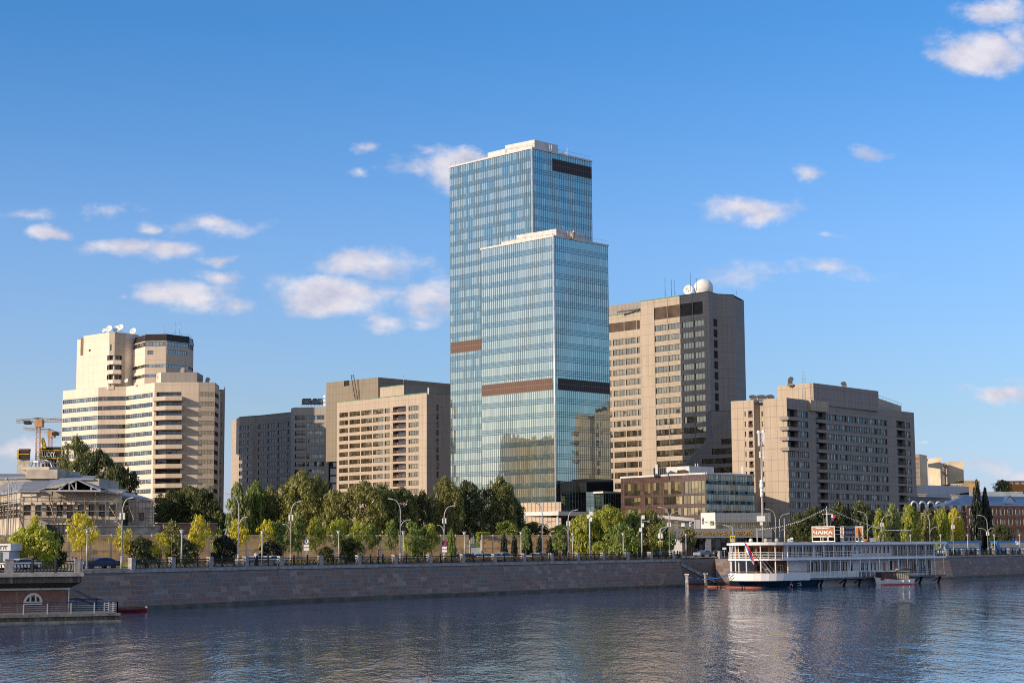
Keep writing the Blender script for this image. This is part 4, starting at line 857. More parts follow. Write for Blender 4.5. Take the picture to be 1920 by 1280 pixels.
# roof storey
zpn=C(1525,717.5,499).z; K1=(C(1525,730,499).x,499); K0=CZ(1457,723.6,zpn); K0=(K0.x,K0.y); K2=CZ(1646.9,733,zpn); K2=(K2.x,K2.y)
b.face(K0,K1,ZH-1,zpn); b.face(K1,K2,ZH-1,zpn,mi=1); b.face(K2,(K2[0]-8,K2[1]+8),ZH-1,zpn); b.roof([K0,K1,K2,(K2[0]-8,K2[1]+8),(K0[0]+3,K0[1]+9)],zpn-.05)
V0=(K2[0]+.3,K2[1]+1.5); V1=CZ(1690,761,ZH+3.2); b.face(V0,(V1.x,V1.y),ZH-1,ZH+3.2); b.roof([V0,(V1.x,V1.y),(V1.x-6,V1.y+8),(V0[0]-6,V0[1]+8)],ZH+3.15)
k=MB(); k.bar((V0[0],V0[1],ZH+4.1),(V1.x,V1.y,ZH+4.1),.08); 
for i in range(7): k.bar((V0[0]+(V1.x-V0[0])*i/6,V0[1]+(V1.y-V0[1])*i/6,ZH+3.2),(V0[0]+(V1.x-V0[0])*i/6,V0[1]+(V1.y-V0[1])*i/6,ZH+4.1),.07)
k.build('roof_railing',M_['steel'],b.t)
k=MB(); q0=C(1507,714.5,498); 
for dx in (-.45,.45): k.tube([(q0.x+dx,q0.y,ZH-1),(q0.x+dx,q0.y,q0.z+.4),(q0.x+dx,q0.y+.5,q0.z+.9)],.07,6)
for i in range(24): k.bar((q0.x-.45,q0.y,ZH-.8+i*.42),(q0.x+.45,q0.y,ZH-.8+i*.42),.06)
k.build('roof_ladder',M_['steel'],b.t)
b.done()
dm=simple('dark_zinc_duct',(.13,.13,.135),.5,.3)
scoop('curved dark duct on the left of the hotel roof storey',1481.5,721,706.5,504,1,1.2,m_=dm); scoop('curved dark duct on the right of the hotel roof storey',1583,725,715.5,516,-1,1.2,m_=dm)
scoop('left one of three wedge ducts by the hotel end wall',1413,749.5,740.5,497,-1,1.6,m_=dm); scoop('middle one of three wedge ducts by the hotel end wall',1430,749.5,740.5,496,-1,2.2,m_=dm); scoop('right one of three wedge ducts by the hotel end wall',1446,748.5,740,496,-1,1.7,m_=dm)

# blocks left of the picture whose shaded sides mirror in the glass towers
for lab,x,y0,y1,h in (('brown office block beyond the left picture edge, seen mirrored in the glass tower',-168,462,497,49),('tall brown block beyond the left picture edge, mirrored in the tan tower windows',-186,527,585,66),('lower brown block beyond the left picture edge, seen mirrored in the glass tower',-172,500,545,27)):
    b=Bld('mirrored_office_block',lab,'building',(x,y0,TOP),M_['grey']); r=[(1+j*5.6,5.4+j*5.6,z-2.1,z,M_['win_gold'],1.2,{}) for j in range(int((y1-y0-2)/5.6)) for z in [h-3-i*3.6 for i in range(int((h-8)/3.6))]]
    b.face((x,y0),(x,y1),TOP,h,r); b.roof([(x,y0),(x,y1),(x-18,y1),(x-18,y0)],h-.1); b.close([(x,y1),(x-18,y1),(x-18,y0),(x,y0)],h,TOP); b.done()
# ============================================================= nearer buildings
def fit_text(txt,m0,name,par,x,y,z,w_,h_,ex=.03,bold=0,rz=0):
    o=text_mesh(txt,1.0,m0,Matrix.Identity(4),name,None,ex,bold=bold); xs=[v.co.x for v in o.data.vertices]; ys=[v.co.y for v in o.data.vertices]
    o.data.transform(Matrix.Translation((x,y,z))@Matrix.Rotation(rz,4,'Z')@Matrix.Rotation(R(90),4,'X')@Matrix.Diagonal((w_/(max(xs)-min(xs)),h_/(max(ys)-min(ys)),1,1))@Matrix.Translation((-(max(xs)+min(xs))/2,-(max(ys)+min(ys))/2,0)))
    off_=Vector((0,0,0)); p=par
    while p is not None: off_=off_+p.location; p=p.parent
    o.data.transform(Matrix.Translation(-off_)); o.parent=par; return o
# ---- brown glass low block --------------------------------------------------
M_['brown_cw']=None
def brown_cw():
    m,n=mat('brown_stone_and_glass_panels'); uv=n.n('ShaderNodeUVMap').outputs[0]; sp=n.n('ShaderNodeSeparateXYZ',ins={0:uv}); fu=n.m('FRACT',sp.outputs[0]); fv=n.m('FRACT',sp.outputs[1])
    j=n.m('MAXIMUM',n.m('LESS_THAN',fu,.06),n.m('LESS_THAN',n.m('FRACT',n.m('MULTIPLY',fv,3)),.1))
    wn=n.n('ShaderNodeTexWhiteNoise',noise_dimensions='2D',ins={0:n.n('ShaderNodeVectorMath',operation='FLOOR',ins={0:uv}).outputs[0]}).outputs[0]
    c=n.mix(wn,(.055,.032,.028),(.085,.05,.042)); c=n.mix(n.m('MULTIPLY',j,.6),c,(.26,.2,.17)); n.out(n.pbsdf(c,.12,.7)); return m
M_['brown_cw']=brown_cw()
M_['gold_glass']=panes('gold_tinted_windows',[(.32,.27,.14),(.15,.125,.06),(.05,.045,.03),(.26,.22,.12),(.03,.03,.02),(.09,.075,.045)],.25,(1,.9,.6),.03)
b=Bld('brown_glass_annexe','low brown block with gold tinted windows and a mirrored right side','building',(50,440,TOP),M_['brown_cw'])
A0=C(1164,896,464); B0=C(1323.4,887.9,440); E0=C(1413.4,892,455); zt=B0.z; A,B,E=(A0.x,464),(B0.x,440),(E0.x,455)
fx=lambda px:onface(px,940,A,B)[0]; fz=lambda py,px=1250:onface(px,py,A,B)[1]
r=[]
for y0,y1,cols in ((903,927,((1171,1201),(1208.5,1220),(1225,1236),(1245.5,1278),(1284,1322))),(930,946,((1171,1201),(1209,1220),(1225,1237),(1244,1279),(1281,1322))),(952,967,((1171,1201),(1245,1277),(1281,1322)))):
    for x0,x1 in cols: r.append((fx(x0),fx(x1)-.05,fz(y1),fz(y0),M_['gold_glass'],1.2,{'depth':.12}))
r.append((fx(1171),fx(1322),TOP+.5,fz(974),panes('annexe_ground_glass',[(.05,.05,.05),(.2,.18,.14),(.03,.03,.03)],.4,(.9,.9,.9),.02),2.0,{'depth':.3}))
b.face(A,B,TOP-1,zt,r)
# UV of this wall is metric: rescale through a mapping is not needed, panels are about 1 m
LL=math.dist(B,E); mirror=curtain('painted_mirror_curtain_wall',(.03,.05,.06),(.55,.50,.36),.5,.60,.13)  # cream patches in the colour imitate reflections, with little real gloss
k=MB(); k.face([(*B,TOP),(*E,TOP),(*E,zt),(*B,zt)],[(0,0),(LL/1.05,0),(LL/1.05,8),(0,8)]); k.build('painted_mirror_curtain_wall',mirror,b.t)
dE=(Vector(E)-Vector(B))/LL; nE=Vector((dE.y,-dE.x)); k=MB()
for i in range(int(LL/1.05)+1): q=Vector(B)+dE*i*1.05+nE*.02; k.bar((*q,TOP),(*q,zt),.05,.06)
for i in range(17): z=TOP+(zt-TOP)*i/16; k.bar((*(Vector(B)+nE*.02),z),(*(Vector(E)+nE*.02),z),.05,.06)
k.build('mullion_grid',M_['mull'],b.t)
k=MB(); 
for p_,q_ in ((A,B),(B,E)): k.bar((*p_,zt+.15),(*q_,zt+.15),.6,.45)
k.build('parapet',M_['crown'],b.t)
b.roof([A,B,E,(62,490),(36,490)],zt-.05); b.face(E,(62,490),TOP,zt)
pz=C(1290,874.5,455).z; q0=C(1250,880,457); q1=C(1292.5,880,451); q2=C(1338.5,880,459)
k=MB(); k.prism([(q0.x,q0.y),(q1.x,q1.y),(q2.x,q2.y),(q0.x+9,q0.y+8)],zt-.2,pz); k.build('penthouse',M_['crown'],b.t)
k=MB(); q=C(1266,884,452.5); k.prism([(q0.x+1.6,q0.y-1.0),(q1.x-1,q1.y-.45),(q1.x-1,q1.y+.4),(q0.x+1.6,q0.y+.2)],zt,zt+1.6); k.build('plant_louvre',M_['louvre'],b.t)
b.done()
hoop('white ladder handrails on the brown annexe penthouse',1306,872,456)
for lab,x0,x1,Y,h,mm in (('dark plant unit left of the white annexe penthouse',1227,1249,452,2.2,M_['dark']),('low pale plant unit right of the white annexe penthouse',1357,1372,458,1.0,M_['crown'])):
    q0=C(x0,885,Y); q1=C(x1,885,Y); t=thing('roof_plant_unit',lab,'roof plant',((q0.x+q1.x)/2,Y,zt)); k=MB(); k.box(q0.x,q1.x,Y,Y+3,zt-.1,zt+h); k.build('casing',mm,t); k=MB()
    for i in range(6): x=q0.x+(q1.x-q0.x)*(i+.5)/6; k.bar((x,Y-.05,zt+.1),(x,Y-.05,zt+h),.12)
    k.build('fins',M_['steel'],t)
q=C(1231,884,448); t=thing('panel_antenna','white upright panel aerial on the brown annexe roof','antenna',(q.x,q.y,zt)); k=MB(); k.tube([(q.x,q.y,zt),(q.x,q.y,zt+2.2)],.07,6); k.build('mast',M_['steel'],t); k=MB(); k.box(q.x-.3,q.x+.3,q.y-.3,q.y-.1,zt+.4,zt+2.9); k.build('panel',M_['white'],t)
q=C(1391.5,883,451.8); t=thing('panel_antenna','white panel aerial against the lit hotel end wall','antenna',(q.x,q.y,zt)); k=MB(); k.tube([(q.x,q.y,zt),(q.x,q.y,zt+2)],.07,6); k.build('mast',M_['steel'],t); k=MB(); k.box(q.x-.25,q.x+.25,q.y-.3,q.y-.1,zt+.2,zt+2.4); k.build('panel',M_['white'],t)
# ---- trade centre entrance pavilion ----------------------------------------
tile=concrete('shade_darkened_grey_tiles',(.17,.19,.225),1.15,.85,.55,0,.06,.035); tile_w=concrete('white_tiles',(.72,.70,.68),1.15,.85,.25,0,.05,.03)  # grey tile colour darkened to stand in for shade on the bands
M_['gold_letters']=simple('gold_letters',(.6,.36,.10),.35,.5)
b=Bld('trade_centre_entrance','entrance pavilion with grey tile bands and gold lettering, left of the river boat','building',(44,372,TOP),[tile,tile_w])
Y0=372
def Xp(px): return C(px,1000,Y0).x
def Zp(py,px=1380): return C(px,py,Y0).z
za,zb,zc,zd,ze=Zp(1007.5),Zp(990),Zp(978.5),Zp(961),0
k=MB(); k.prism([(Xp(1262),Y0),(Xp(1447.5),Y0),(Xp(1447.5)+2,Y0+22),(Xp(1262)+2,Y0+22)],za,zb,0,True,True); k.build('lettered_band',tile,b.t)
k=MB(); k.prism([(Xp(1342),Y0+.6),(Xp(1446.5),Y0+.6),(Xp(1446.5)+2,Y0+20),(Xp(1342)+2,Y0+20)],zc,zd,0,True,True); k.build('upper_band',tile,b.t)
k=MB(); k.prism([(Xp(1324.5)-.6,Y0+5),(Xp(1342.3),Y0+.45),(Xp(1342.3),Y0+8),(Xp(1324.5),Y0+10)],zb+.02,zd+.15,0); k.build('white_stair_tower',tile_w,b.t)
k=MB(); gx0,gx1=Xp(1342.5),Xp(1445); n_=26; k.face([(gx0,Y0+1.6,zb),(gx1,Y0+1.6,zb),(gx1,Y0+1.6,zc),(gx0,Y0+1.6,zc)],[(0,0),(n_,0),(n_,.999),(0,.999)])
for i in range(n_+1): x=gx0+(gx1-gx0)*i/n_; k.bar((x,Y0+1.55,zb),(x,Y0+1.55,zc),.09,.09,1)
k.build('window',[M_['gold_glass'],M_['frame']],b.t)
for x0,x1,m0 in ((1255,1279,tile_w),(1324,1333.5,tile),(1431,1447.5,tile)):
    k=MB(); k.prism([(Xp(x0),Y0+.4),(Xp(x1),Y0+.4),(Xp(x1),Y0+2.5),(Xp(x0),Y0+2.5)],TOP,za,0); k.build('pier',m0,b.t)
k=MB(); k.face([(Xp(1262),Y0+14,TOP),(Xp(1447),Y0+14,TOP),(Xp(1447),Y0+14,za),(Xp(1262),Y0+14,za)],[(0,0),(16,0),(16,.99),(0,.99)])
for i in range(17): x=Xp(1262)+(Xp(1447)-Xp(1262))*i/16; k.bar((x,Y0+13.9,TOP),(x,Y0+13.9,za),.12,.1,1)
k.build('entrance_glazing',[M_['win_dark'],M_['frame']],b.t)
b.t  # letters
Mt=Matrix.Translation(((Xp(1287)+Xp(1411))/2,Y0-.08,(za+zb)/2))@Matrix.Rotation(R(90),4,'X')
for wd,x0,x1 in (('ЦЕНТР',1291,1313.7),('МЕЖДУНАРОДНОЙ',1317.5,1375.6),('ТОРГОВЛИ',1378.5,1411)):
    fit_text(wd,M_['gold_letters'],'word_lettering',b.t,(Xp(x0)+Xp(x1))/2,Y0-.08,(za+zb)/2,Xp(x1)-Xp(x0),Zp(994.8)-Zp(1002.6),.06,.02)
k=MB(); lx=Xp(1281.5); k.lathe([(.45,0),(.62,0),(.62,.1),(.45,.1)],18,(lx,Y0-.1,(za+zb)/2),0,(0,-1,0)); 
for dz in (-.25,0,.25): k.bar((lx-.5,Y0-.12,(za+zb)/2+dz),(lx+.5,Y0-.12,(za+zb)/2+dz),.07)
k.bar((lx,Y0-.12,(za+zb)/2-.5),(lx,Y0-.12,(za+zb)/2+.5),.08)
k.build('round_emblem',M_['gold_letters'],b.t)
del b
# slanted pale canopy building left of it
b=Bld('slant_roof_pavilion','small pavilion with a thin slanting white roof left of the entrance letters','building',(38,395,TOP),M_['roofgrey'])
Y1=392; X_=lambda px:C(px,975,Y1).x; Z_=lambda px,py:C(px,py,Y1).z
k=MB(); P_=[(X_(1234),Y1),(X_(1302),Y1),(X_(1302)+1,Y1+14),(X_(1234)+1,Y1+14)]; z0=[Z_(1234,971),Z_(1302,977),Z_(1302,977),Z_(1234,971)]; k.prism(P_,z0,[z+.75 for z in z0],0,True,True); k.build('slanting_roof',M_['crown'],b.t)
k=MB(); k.face([(X_(1246),Y1+2,TOP+4),(X_(1300),Y1+2,TOP+4),(X_(1300),Y1+2,Z_(1302,977)),(X_(1246),Y1+2,Z_(1234,971)-.1)],[(0,0),(8,0),(8,.9),(0,.9)]); k.build('glazing',M_['win_gold'],b.t)
k=MB(); k.prism([(X_(1286),Y1+1),(X_(1302),Y1+1),(X_(1302),Y1+9),(X_(1286),Y1+9)],TOP,Z_(1302,977.5)); k.build('wall',tile,b.t); del b
# ---- hoarding fence ---------------------------------------------------------
HL=[(-80.0,214),(-65.8,230),(-40,255),(-9.8,284),(-7.5,286.5)]
HR=[(-5.5,289),(0,296),(19.5,319)]
m,n=mat('hoarding_sheet'); uv=n.n('ShaderNodeUVMap').outputs[0]; sp=n.n('ShaderNodeSeparateXYZ',ins={0:uv}); pos=n.n('ShaderNodeNewGeometry').outputs['Position']
c=n.ramp(n.noise(n.n('ShaderNodeMapping',ins={0:uv,3:(.12,.35,1)}).outputs[0],1.0,4,.65),[(.3,(.36,.27,.18)),(.5,(.66,.5,.32)),(.7,(.8,.62,.4))])
c=n.mix(n.m('MULTIPLY',n.m('LESS_THAN',n.m('FRACT',n.m('MULTIPLY',sp.outputs[0],3.0)),.2),.22),c,(.1,.08,.05)); c=n.mix(n.m('MULTIPLY',n.m('GREATER_THAN',n.noise(n.n('ShaderNodeMapping',ins={0:uv,3:(.25,.5,1)}).outputs[0],1.6,5,.7),.58),.5),c,(.09,.08,.05))
d_=n.n('ShaderNodeBsdfDiffuse',ins={0:c}); t_=n.n('ShaderNodeBsdfTranslucent',ins={0:n.mix(1,c,(1,.86,.62),'MULTIPLY')}); mx=n.n('ShaderNodeMixShader',ins={0:.62}); n.nt.links.new(d_.outputs[0],mx.inputs[1]); n.nt.links.new(t_.outputs[0],mx.inputs[2]); n.out(mx); M_['hoard']=m
M_['post']=simple('pale_fence_post',(.50,.44,.36),.7)
def hoarding(line,label,h):
    t=thing('hoarding_fence',label,'fence',(*line[0],TOP)); k=MB(); u=0
    for i in range(len(line)-1):
        L=math.dist(line[i],line[i+1]); k.face([(*line[i],TOP),(*line[i+1],TOP),(*line[i+1],TOP+h),(*line[i],TOP+h)],[(u,0),(u+L,0),(u+L,h),(u,h)]); u+=L
    k.build('sheeting',M_['hoard'],t)
    I=off(line,-.2)
    k=MB()
    for i in range(len(line)-1):
        for z in (.6,2.0,h-.2): k.bar((*I[i],TOP+z),(*I[i+1],TOP+z),.09)
    k.build('rail',M_['post'],t)
    for i in range(len(line)-1):
        L=math.dist(line[i],line[i+1]); n_=max(1,round(L/3.2)); A,B=Vector(I[i]),Vector(I[i+1]); d=(B-A).normalized(); nn=Vector((d.y,-d.x))
        for j in range(n_):
            q=A+(B-A)*j/n_; k=MB(); k.bar((*q,TOP-.05),(*q,TOP+h+.08),.28,.2)
            if rnd.random()<.45: k.bar((*(q+nn*1.5),TOP),(*q,TOP+h*.6),.12); k.bar((*q,TOP+.9),(*(q+d*1.6),TOP+.1),.12)
            k.build('post',M_['post'],t)
    return t
hoarding(HL,'long tan construction hoarding behind the young street trees, left of the gate',4.25); hoarding(HR,'shorter tan hoarding right of the site gate, below the towers',4.25)
# site gate between the hoardings
t=thing('site_gate','grey site gate between the two tan hoardings, beside a cypress','gate',(-6.5,287.8,TOP)); k=MB(); k.box(-7.3,-5.6,287.9,288.0,TOP,TOP+2.1); k.build('gate_leaf',simple('grey_gate',(.3,.33,.37),.6),t); k=MB(); k.bar((-7.4,287.9,TOP),(-7.4,287.9,TOP+3.4),.18); k.bar((-5.5,287.9,TOP),(-5.5,287.9,TOP+3.4),.18); k.build('gate_post',M_['post'],t)
# brick wall behind hoarding
t=thing('brick_wall','low red brick wall with weeds above the hoarding, between scaffolded house and birches','wall',(-60,262,TOP)); k=MB(); q0=C(293,990,262); q1=C(406,990,275); k.face([(q0.x,q0.y,TOP),(q1.x,q1.y,TOP),(q1.x,q1.y,C(406,981,275).z),(q0.x,q0.y,C(293,980,262).z)])
bm_,n=mat('red_brick'); uv=n.n('ShaderNodeUVMap').outputs[0]; bt=n.n('ShaderNodeTexBrick',ins={'Vector':uv,'Color1':(.26,.10,.07),'Color2':(.33,.15,.10),'Mortar':(.35,.3,.26),'Scale':1.0,'Mortar Size':.012,'Brick Width':.5,'Row Height':.16}); n.out(n.pbsdf(n.mix(n.m('MULTIPLY',n.noise(n.n('ShaderNodeNewGeometry').outputs['Position'],.5,5,.7),.6),bt.outputs[0],(.12,.07,.05)),.9,.2)); M_['brick']=bm_
k.build('brickwork',bm_,t); k=MB(); k.bar((q0.x,q0.y,C(293,980,262).z),(q1.x,q1.y,C(406,981,275).z),.5,.15); k.build('coping',cap_m,t)
# ---- scaffolded house -------------------------------------------------------
M_['plast']=simple('weathered_plaster',(.52,.47,.40),.9,var=.25,scale=.35); M_['plast_w']=simple('white_stone_course',(.70,.67,.62),.8,var=.15)
M_['tin']=None
m,n=mat('standing_seam_roof'); pos=n.n('ShaderNodeNewGeometry').outputs['Position']; sp=n.n('ShaderNodeSeparateXYZ',ins={0:pos}); l=n.m('LESS_THAN',n.m('FRACT',n.m('DIVIDE',sp.outputs[0],.6)),.1)
n.out(n.pbsdf(n.mix(n.m('MULTIPLY',l,.5),n.ramp(n.noise(pos,.4,4),[(.3,(.26,.27,.29)),(.7,(.36,.36,.37))]),(.12,.12,.13)),.45,.4,.2)); M_['tin']=m
b=Bld('scaffolded_house','old pale classical house under repair, wrapped in scaffolding, with a grey tin roof','building',(-78,262,TOP),[M_['plast'],M_['plast_w']])
YH=262; hx=lambda px,Y=YH:C(px,960,Y).x; hz=lambda py,px=140,Y=YH:C(px,py,Y).z
PA=(hx(-60,285),292); PB=(hx(36),YH); PC=(hx(226),YH+1); PD=(hx(226)+.02,YH+5); PE=(hx(287,YH+6),YH+6)
zg=hz(981); zw=hz(921); zt=zw
M_['hole']=panes('empty_window_openings',[(.03,.028,.025),(.07,.06,.05),(.02,.02,.02),(.15,.12,.09)],.06,(.8,.8,.8),.02)
r=[]
for x0,x1,y0,y1 in ((45,58,946,965),(66,79,946,967),(87,100,946,966),(107,119,946,967),(126,140,943,978),(146,158,946,967),(166,178,945,967),(186,197,947,968),(205,216.5,947,968)):
    u0=onface(x0,955,PB,PC)[0]; u1=onface(x1,955,PB,PC)[0]; r.append((u0,u1,hz(y1),hz(y0),M_['hole'],1.0,{'depth':.35}))
b.face(PB,PC,TOP-1,zt,r); r=[]
LAB=math.dist(PA,PB)
for i in range(7): r.append((LAB-2.2-i*2.6,LAB-1.3-i*2.6,hz(963),hz(945),M_['hole'],1,{'depth':.35}))
b.face(PA,PB,TOP-1,zt,r)
b.face(PD,PE,TOP-1,zt-1.2,[(onface(235,960,PD,PE)[0],onface(247,960,PD,PE)[0],hz(978),hz(955),M_['hole'],1),(onface(261,960,PD,PE)[0],onface(270,960,PD,PE)[0],hz(975),hz(960),M_['hole'],.7)])
b.done()
k=MB()
for (x0,x1,y0,y1,Y) in ((36,68,924,930,YH-.06),): k.box(hx(x0,Y),hx(x1,Y),Y-.1,Y,hz(y1),hz(y0))
k.build('white_stone_trim',M_['plast_w'],b.t)
for x0,x1 in ((45,58),(66,79),(87,100),(107,119),(126,140),(146,158),(166,178),(186,197),(205,216.5)): k=MB(); k.box(hx(x0),hx(x1),YH-.2,YH+.9,hz(945),hz(941)); k.build('window_lintel',M_['plast_w'],b.t)
k=MB()
for i in range(12): 
    y=948+i*2.9; k.box(hx(279,YH+5),hx(287,YH+5),YH+5.6,YH+5.9,hz(y+2.3),hz(y))
k.box(hx(227,YH+5),hx(287,YH+5),YH+5.4,YH+5.9,hz(950),hz(947))
k.build('white_stone_trim',M_['plast_w'],b.t)
def roofpoly(name,pts,mm=None,par=None,th=.25):
    k=MB(); k.face(pts); k.face([(p[0],p[1],p[2]-th) for p in pts][::-1])
    for i in range(len(pts)): a_,b_=pts[i],pts[(i+1)%len(pts)]; k.face([(a_[0],a_[1],a_[2]-th),(b_[0],b_[1],b_[2]-th),b_,a_])
    k.build(name,mm or M_['tin'],par)
H=lambda px,py,Y:tuple(C(px,py,Y))
roofpoly('roof',[H(-60,925,290),H(36,919.5,261.4),H(47,902,268),H(-10,905,290)],None,b.t)
roofpoly('roof',[H(36,919.5,261.4),H(75,919.5,261.4),H(95,901,268),H(47,902,268)],None,b.t)
roofpoly('porch_roof',[H(71,917,257.5),H(144.5,898,257.5),H(144.5,897.5,269),H(95,898.5,269)],None,b.t,.18)
roofpoly('porch_roof',[H(144.5,898,257.5),H(189,917.5,257.5),H(187,911,269),H(144.5,897.5,269)],None,b.t,.18)
roofpoly('roof',[H(183,919,261),H(227,924,262),H(240,917,268),H(205,916.5,268)],None,b.t)
roofpoly('roof',[H(226,929.5,266.5),H(288,936,267.5),H(262,928,274),H(205,917,274)],None,b.t)
k=MB()
for px,py in ((112,911),(130,906),(142.5,901),(171,913)): a_=C(px,920,258); k.bar((a_.x,258,hz(921)),(a_.x,258,C(px,py,258).z),.22)
a_=C(108,919,258); c2=C(128,905,258); k.bar(a_,c2,.16); a_=C(133,906,258); c2=C(141,920,258); k.bar(a_,c2,.16); a_=C(116,919,258); c2=C(130,908,258); k.bar(C(108,919,258),C(118,913,258),.14)
k.bar(C(75,919.5,258),C(189,920,258),.3,.25)
k.build('roof_truss',M_['steel'],b.t)
k=MB(); k.face([H(90,920,266),H(186,920,266),H(146,901,266)]); k.build('painted_gable_dark_sheet',simple('painted_attic_dark',(.02,.02,.02),.9),b.t)  # black sheet painted as the darkness inside the open gable
# storey behind with lantern
YB=280; bx=lambda px:C(px,900,YB).x; bz=lambda py,px=100:C(px,py,YB).z
k=MB(); k.prism([(bx(-40),YB),(bx(186),YB),(bx(186),YB+14),(bx(-40),YB+14)],bz(915),bz(897)); k.build('attic_wall',M_['plast'],b.t)
roofpoly('roof',[(bx(-40),YB-.4,bz(894)),(bx(52),YB-.4,bz(893)),(bx(24),YB+7,bz(884)),(bx(-40),YB+7,bz(883))],None,b.t); roofpoly('roof',[(bx(105),YB-.4,bz(896)),(bx(177),YB-.4,bz(897.5)),(bx(160),YB+7,bz(889)),(bx(105),YB+7,bz(886))],None,b.t)
k=MB(); k.prism([(bx(51),YB-.6),(bx(109),YB-.6),(bx(109)+1,YB+10),(bx(15),YB+10)],bz(897),bz(880)); k.prism([(bx(33),YB+1),(bx(88),YB+1),(bx(88),YB+9),(bx(33),YB+9)],bz(880.02),bz(874)); k.build('lantern_base',M_['plast'],b.t)
k=MB(); cx_=bx(61); cy_=YB+5; r0,r1=bx(86.5)-cx_,bx(80)-cx_; z0,z1,z2=bz(874),bz(862.5),bz(858.5)
for i in range(10):
    a=2*math.pi*i/10+.2; a2=a+2*math.pi/10; f=lambda a,r,z:(cx_+r*math.cos(a),cy_+r*.7*math.sin(a),z)
    k.bar(f(a,r0,z0),f(a,r1,z1),.16); k.bar(f(a,r1,z1),f(a2,r1,z1),.2); k.bar(f(a,r1,z1),f(a,r1*.35,z2),.14); k.bar(f(a,r1*.35,z2),f(a2,r1*.35,z2),.15); k.bar(f(a,r0,z0),f(a2,r0,z0),.18)
k.build('lantern_frame',M_['steel'],b.t)
k=MB()
for i in range(10):
    a=2*math.pi*i/10+.2; a2=a+2*math.pi/10; k.face([f(a,r1,z1),f(a2,r1,z1),f(a2,r1*.35,z2+.02),f(a,r1*.35,z2+.02)])
k.face([f(2*math.pi*i/10+.2,r1*.35,z2+.03) for i in range(10)]); k.build('lantern_roof',M_['tin'],b.t)
# scaffolding
t=thing('scaffolding','tall pipe scaffolding with plank decks around the old pale house','scaffolding',(hx(36),YH-2,TOP)); M_['pipe']=simple('rusty_scaffold_pipe',(.26,.19,.14),.6,.3,var=.4,scale=2)
k=MB()
for Yf in (YH-1.2,YH-2.6):
    for i in range(10):
        px=38+i*20; k.bar((hx(px,Yf),Yf,TOP),(hx(px,Yf),Yf,hz(918+rnd.uniform(-6,3),140,Yf)),.07)
    for py in (921,939.5,958,972): k.bar((hx(36,Yf),Yf,hz(py,140,Yf)),(hx(232,Yf),Yf,hz(py,140,Yf)),.06)
for i in range(14):
    z0_,z1_=hz(940),hz(922); 
for i in range(12):
    A_=Vector(PA)+(Vector(PB)-Vector(PA))*(1-i*.09); k.bar((A_.x-1,A_.y-1,TOP),(A_.x-1,A_.y-1,zt+.8*rnd.random()),.09)
for py in (930,941,953,961): 
    z=hz(py,36); k.bar((PB[0]-1,PB[1]-1,z),(PA[0]-1,PA[1]-1,z),.08)
for i in range(9):
    px=234+i*6.5; k.bar((hx(px,YH+4),YH+4,TOP),(hx(px,YH+4),YH+4,hz(940,260,YH+4)),.07)
for py in (941,951,961,971): k.bar((hx(230,YH+4),YH+4,hz(py,260,YH+4)),(hx(290,YH+4),YH+4,hz(py,260,YH+4)),.07)
for x0,y0,x1,y1 in ((92,938,106,984),(34,962,46,996),(205,948,222,975),(243,950,252,975),(100,917,92,950)): k.bar(C(x0,y0,YH-2.8),C(x1,y1,YH-4),.14)
k.build('pipes',M_['pipe'],t); k=MB()
for py in (939.8,958.3): k.box(hx(36),hx(230),YH-2.6,YH-1.2,hz(py)-.03,hz(py)+.04)
for py in (941,953,962): 
    z=hz(py,36); a_,b_=Vector(PB),Vector(PA); k.face([(a_.x-.2,a_.y-.2,z),(b_.x-.2,b_.y-.2,z),(b_.x-1.4,b_.y-1.4,z),(a_.x-1.4,a_.y-1.4,z)])
k.box(hx(80),hx(188),YH-2.8,YH-1.0,hz(921),hz(920))
k.build('deck',simple('grey_scaffold_planks',(.20,.17,.14),.85,var=.3,scale=2),t)
for lab,x0,x1,y0,y1,Y,mm in (('dark blue site container behind the hoarding, below the scaffolding',83,140,983,995,250,simple('dark_site_cabin',(.05,.055,.065),.6)),('white cabin at the left end of the dark site container',74,84,981,996,249,M_['plast_w']),('stack of white blocks on top behind the dark site container',106,150,979,984,253,M_['plast_w'])):
    q0=C(x0,y1,Y); q1=C(x1,y0,Y); t=thing('site_container' if 'container' in lab and 'stack' not in lab and 'cabin' not in lab else ('site_cabin' if 'cabin' in lab else 'block_stack'),lab,'container' if 'stack' not in lab else 'blocks',(q0.x,Y,TOP)); k=MB(); k.box(q0.x,q1.x,Y,Y+2.4,TOP+(0 if 'stack' not in lab else 3.2),q1.z); 
    k.build('body',mm,t); k=MB()
    for i in range(int((q1.x-q0.x)/.6)): k.bar((q0.x+.3+i*.6,Y-.03,max(TOP,q1.z-2.4)),(q0.x+.3+i*.6,Y-.03,q1.z),.06)
    k.bar((q0.x,Y-.03,q1.z),(q1.x,Y-.03,q1.z),.1); k.build('ribs',M_['dark'] if 'dark' in lab else M_['plast'],t)
t=thing('concrete_wall','long weathered concrete retaining wall right of the site containers','wall',(-60,258,TOP)); k=MB(); q0=C(180,997,252); q1=C(300,997,258); k.face([(q0.x,q0.y,TOP),(q1.x,q1.y,TOP),(q1.x,q1.y,C(300,986,258).z),(q0.x,q0.y,C(180,986,252).z)]); k.build('panel',simple('stained_concrete',(.32,.31,.29),.9,var=.35,scale=.8),t)
k=MB(); k.bar((q0.x,q0.y,C(180,986,252).z),(q1.x,q1.y,C(300,986,258).z),.35,.2); k.build('coping',cap_m,t)
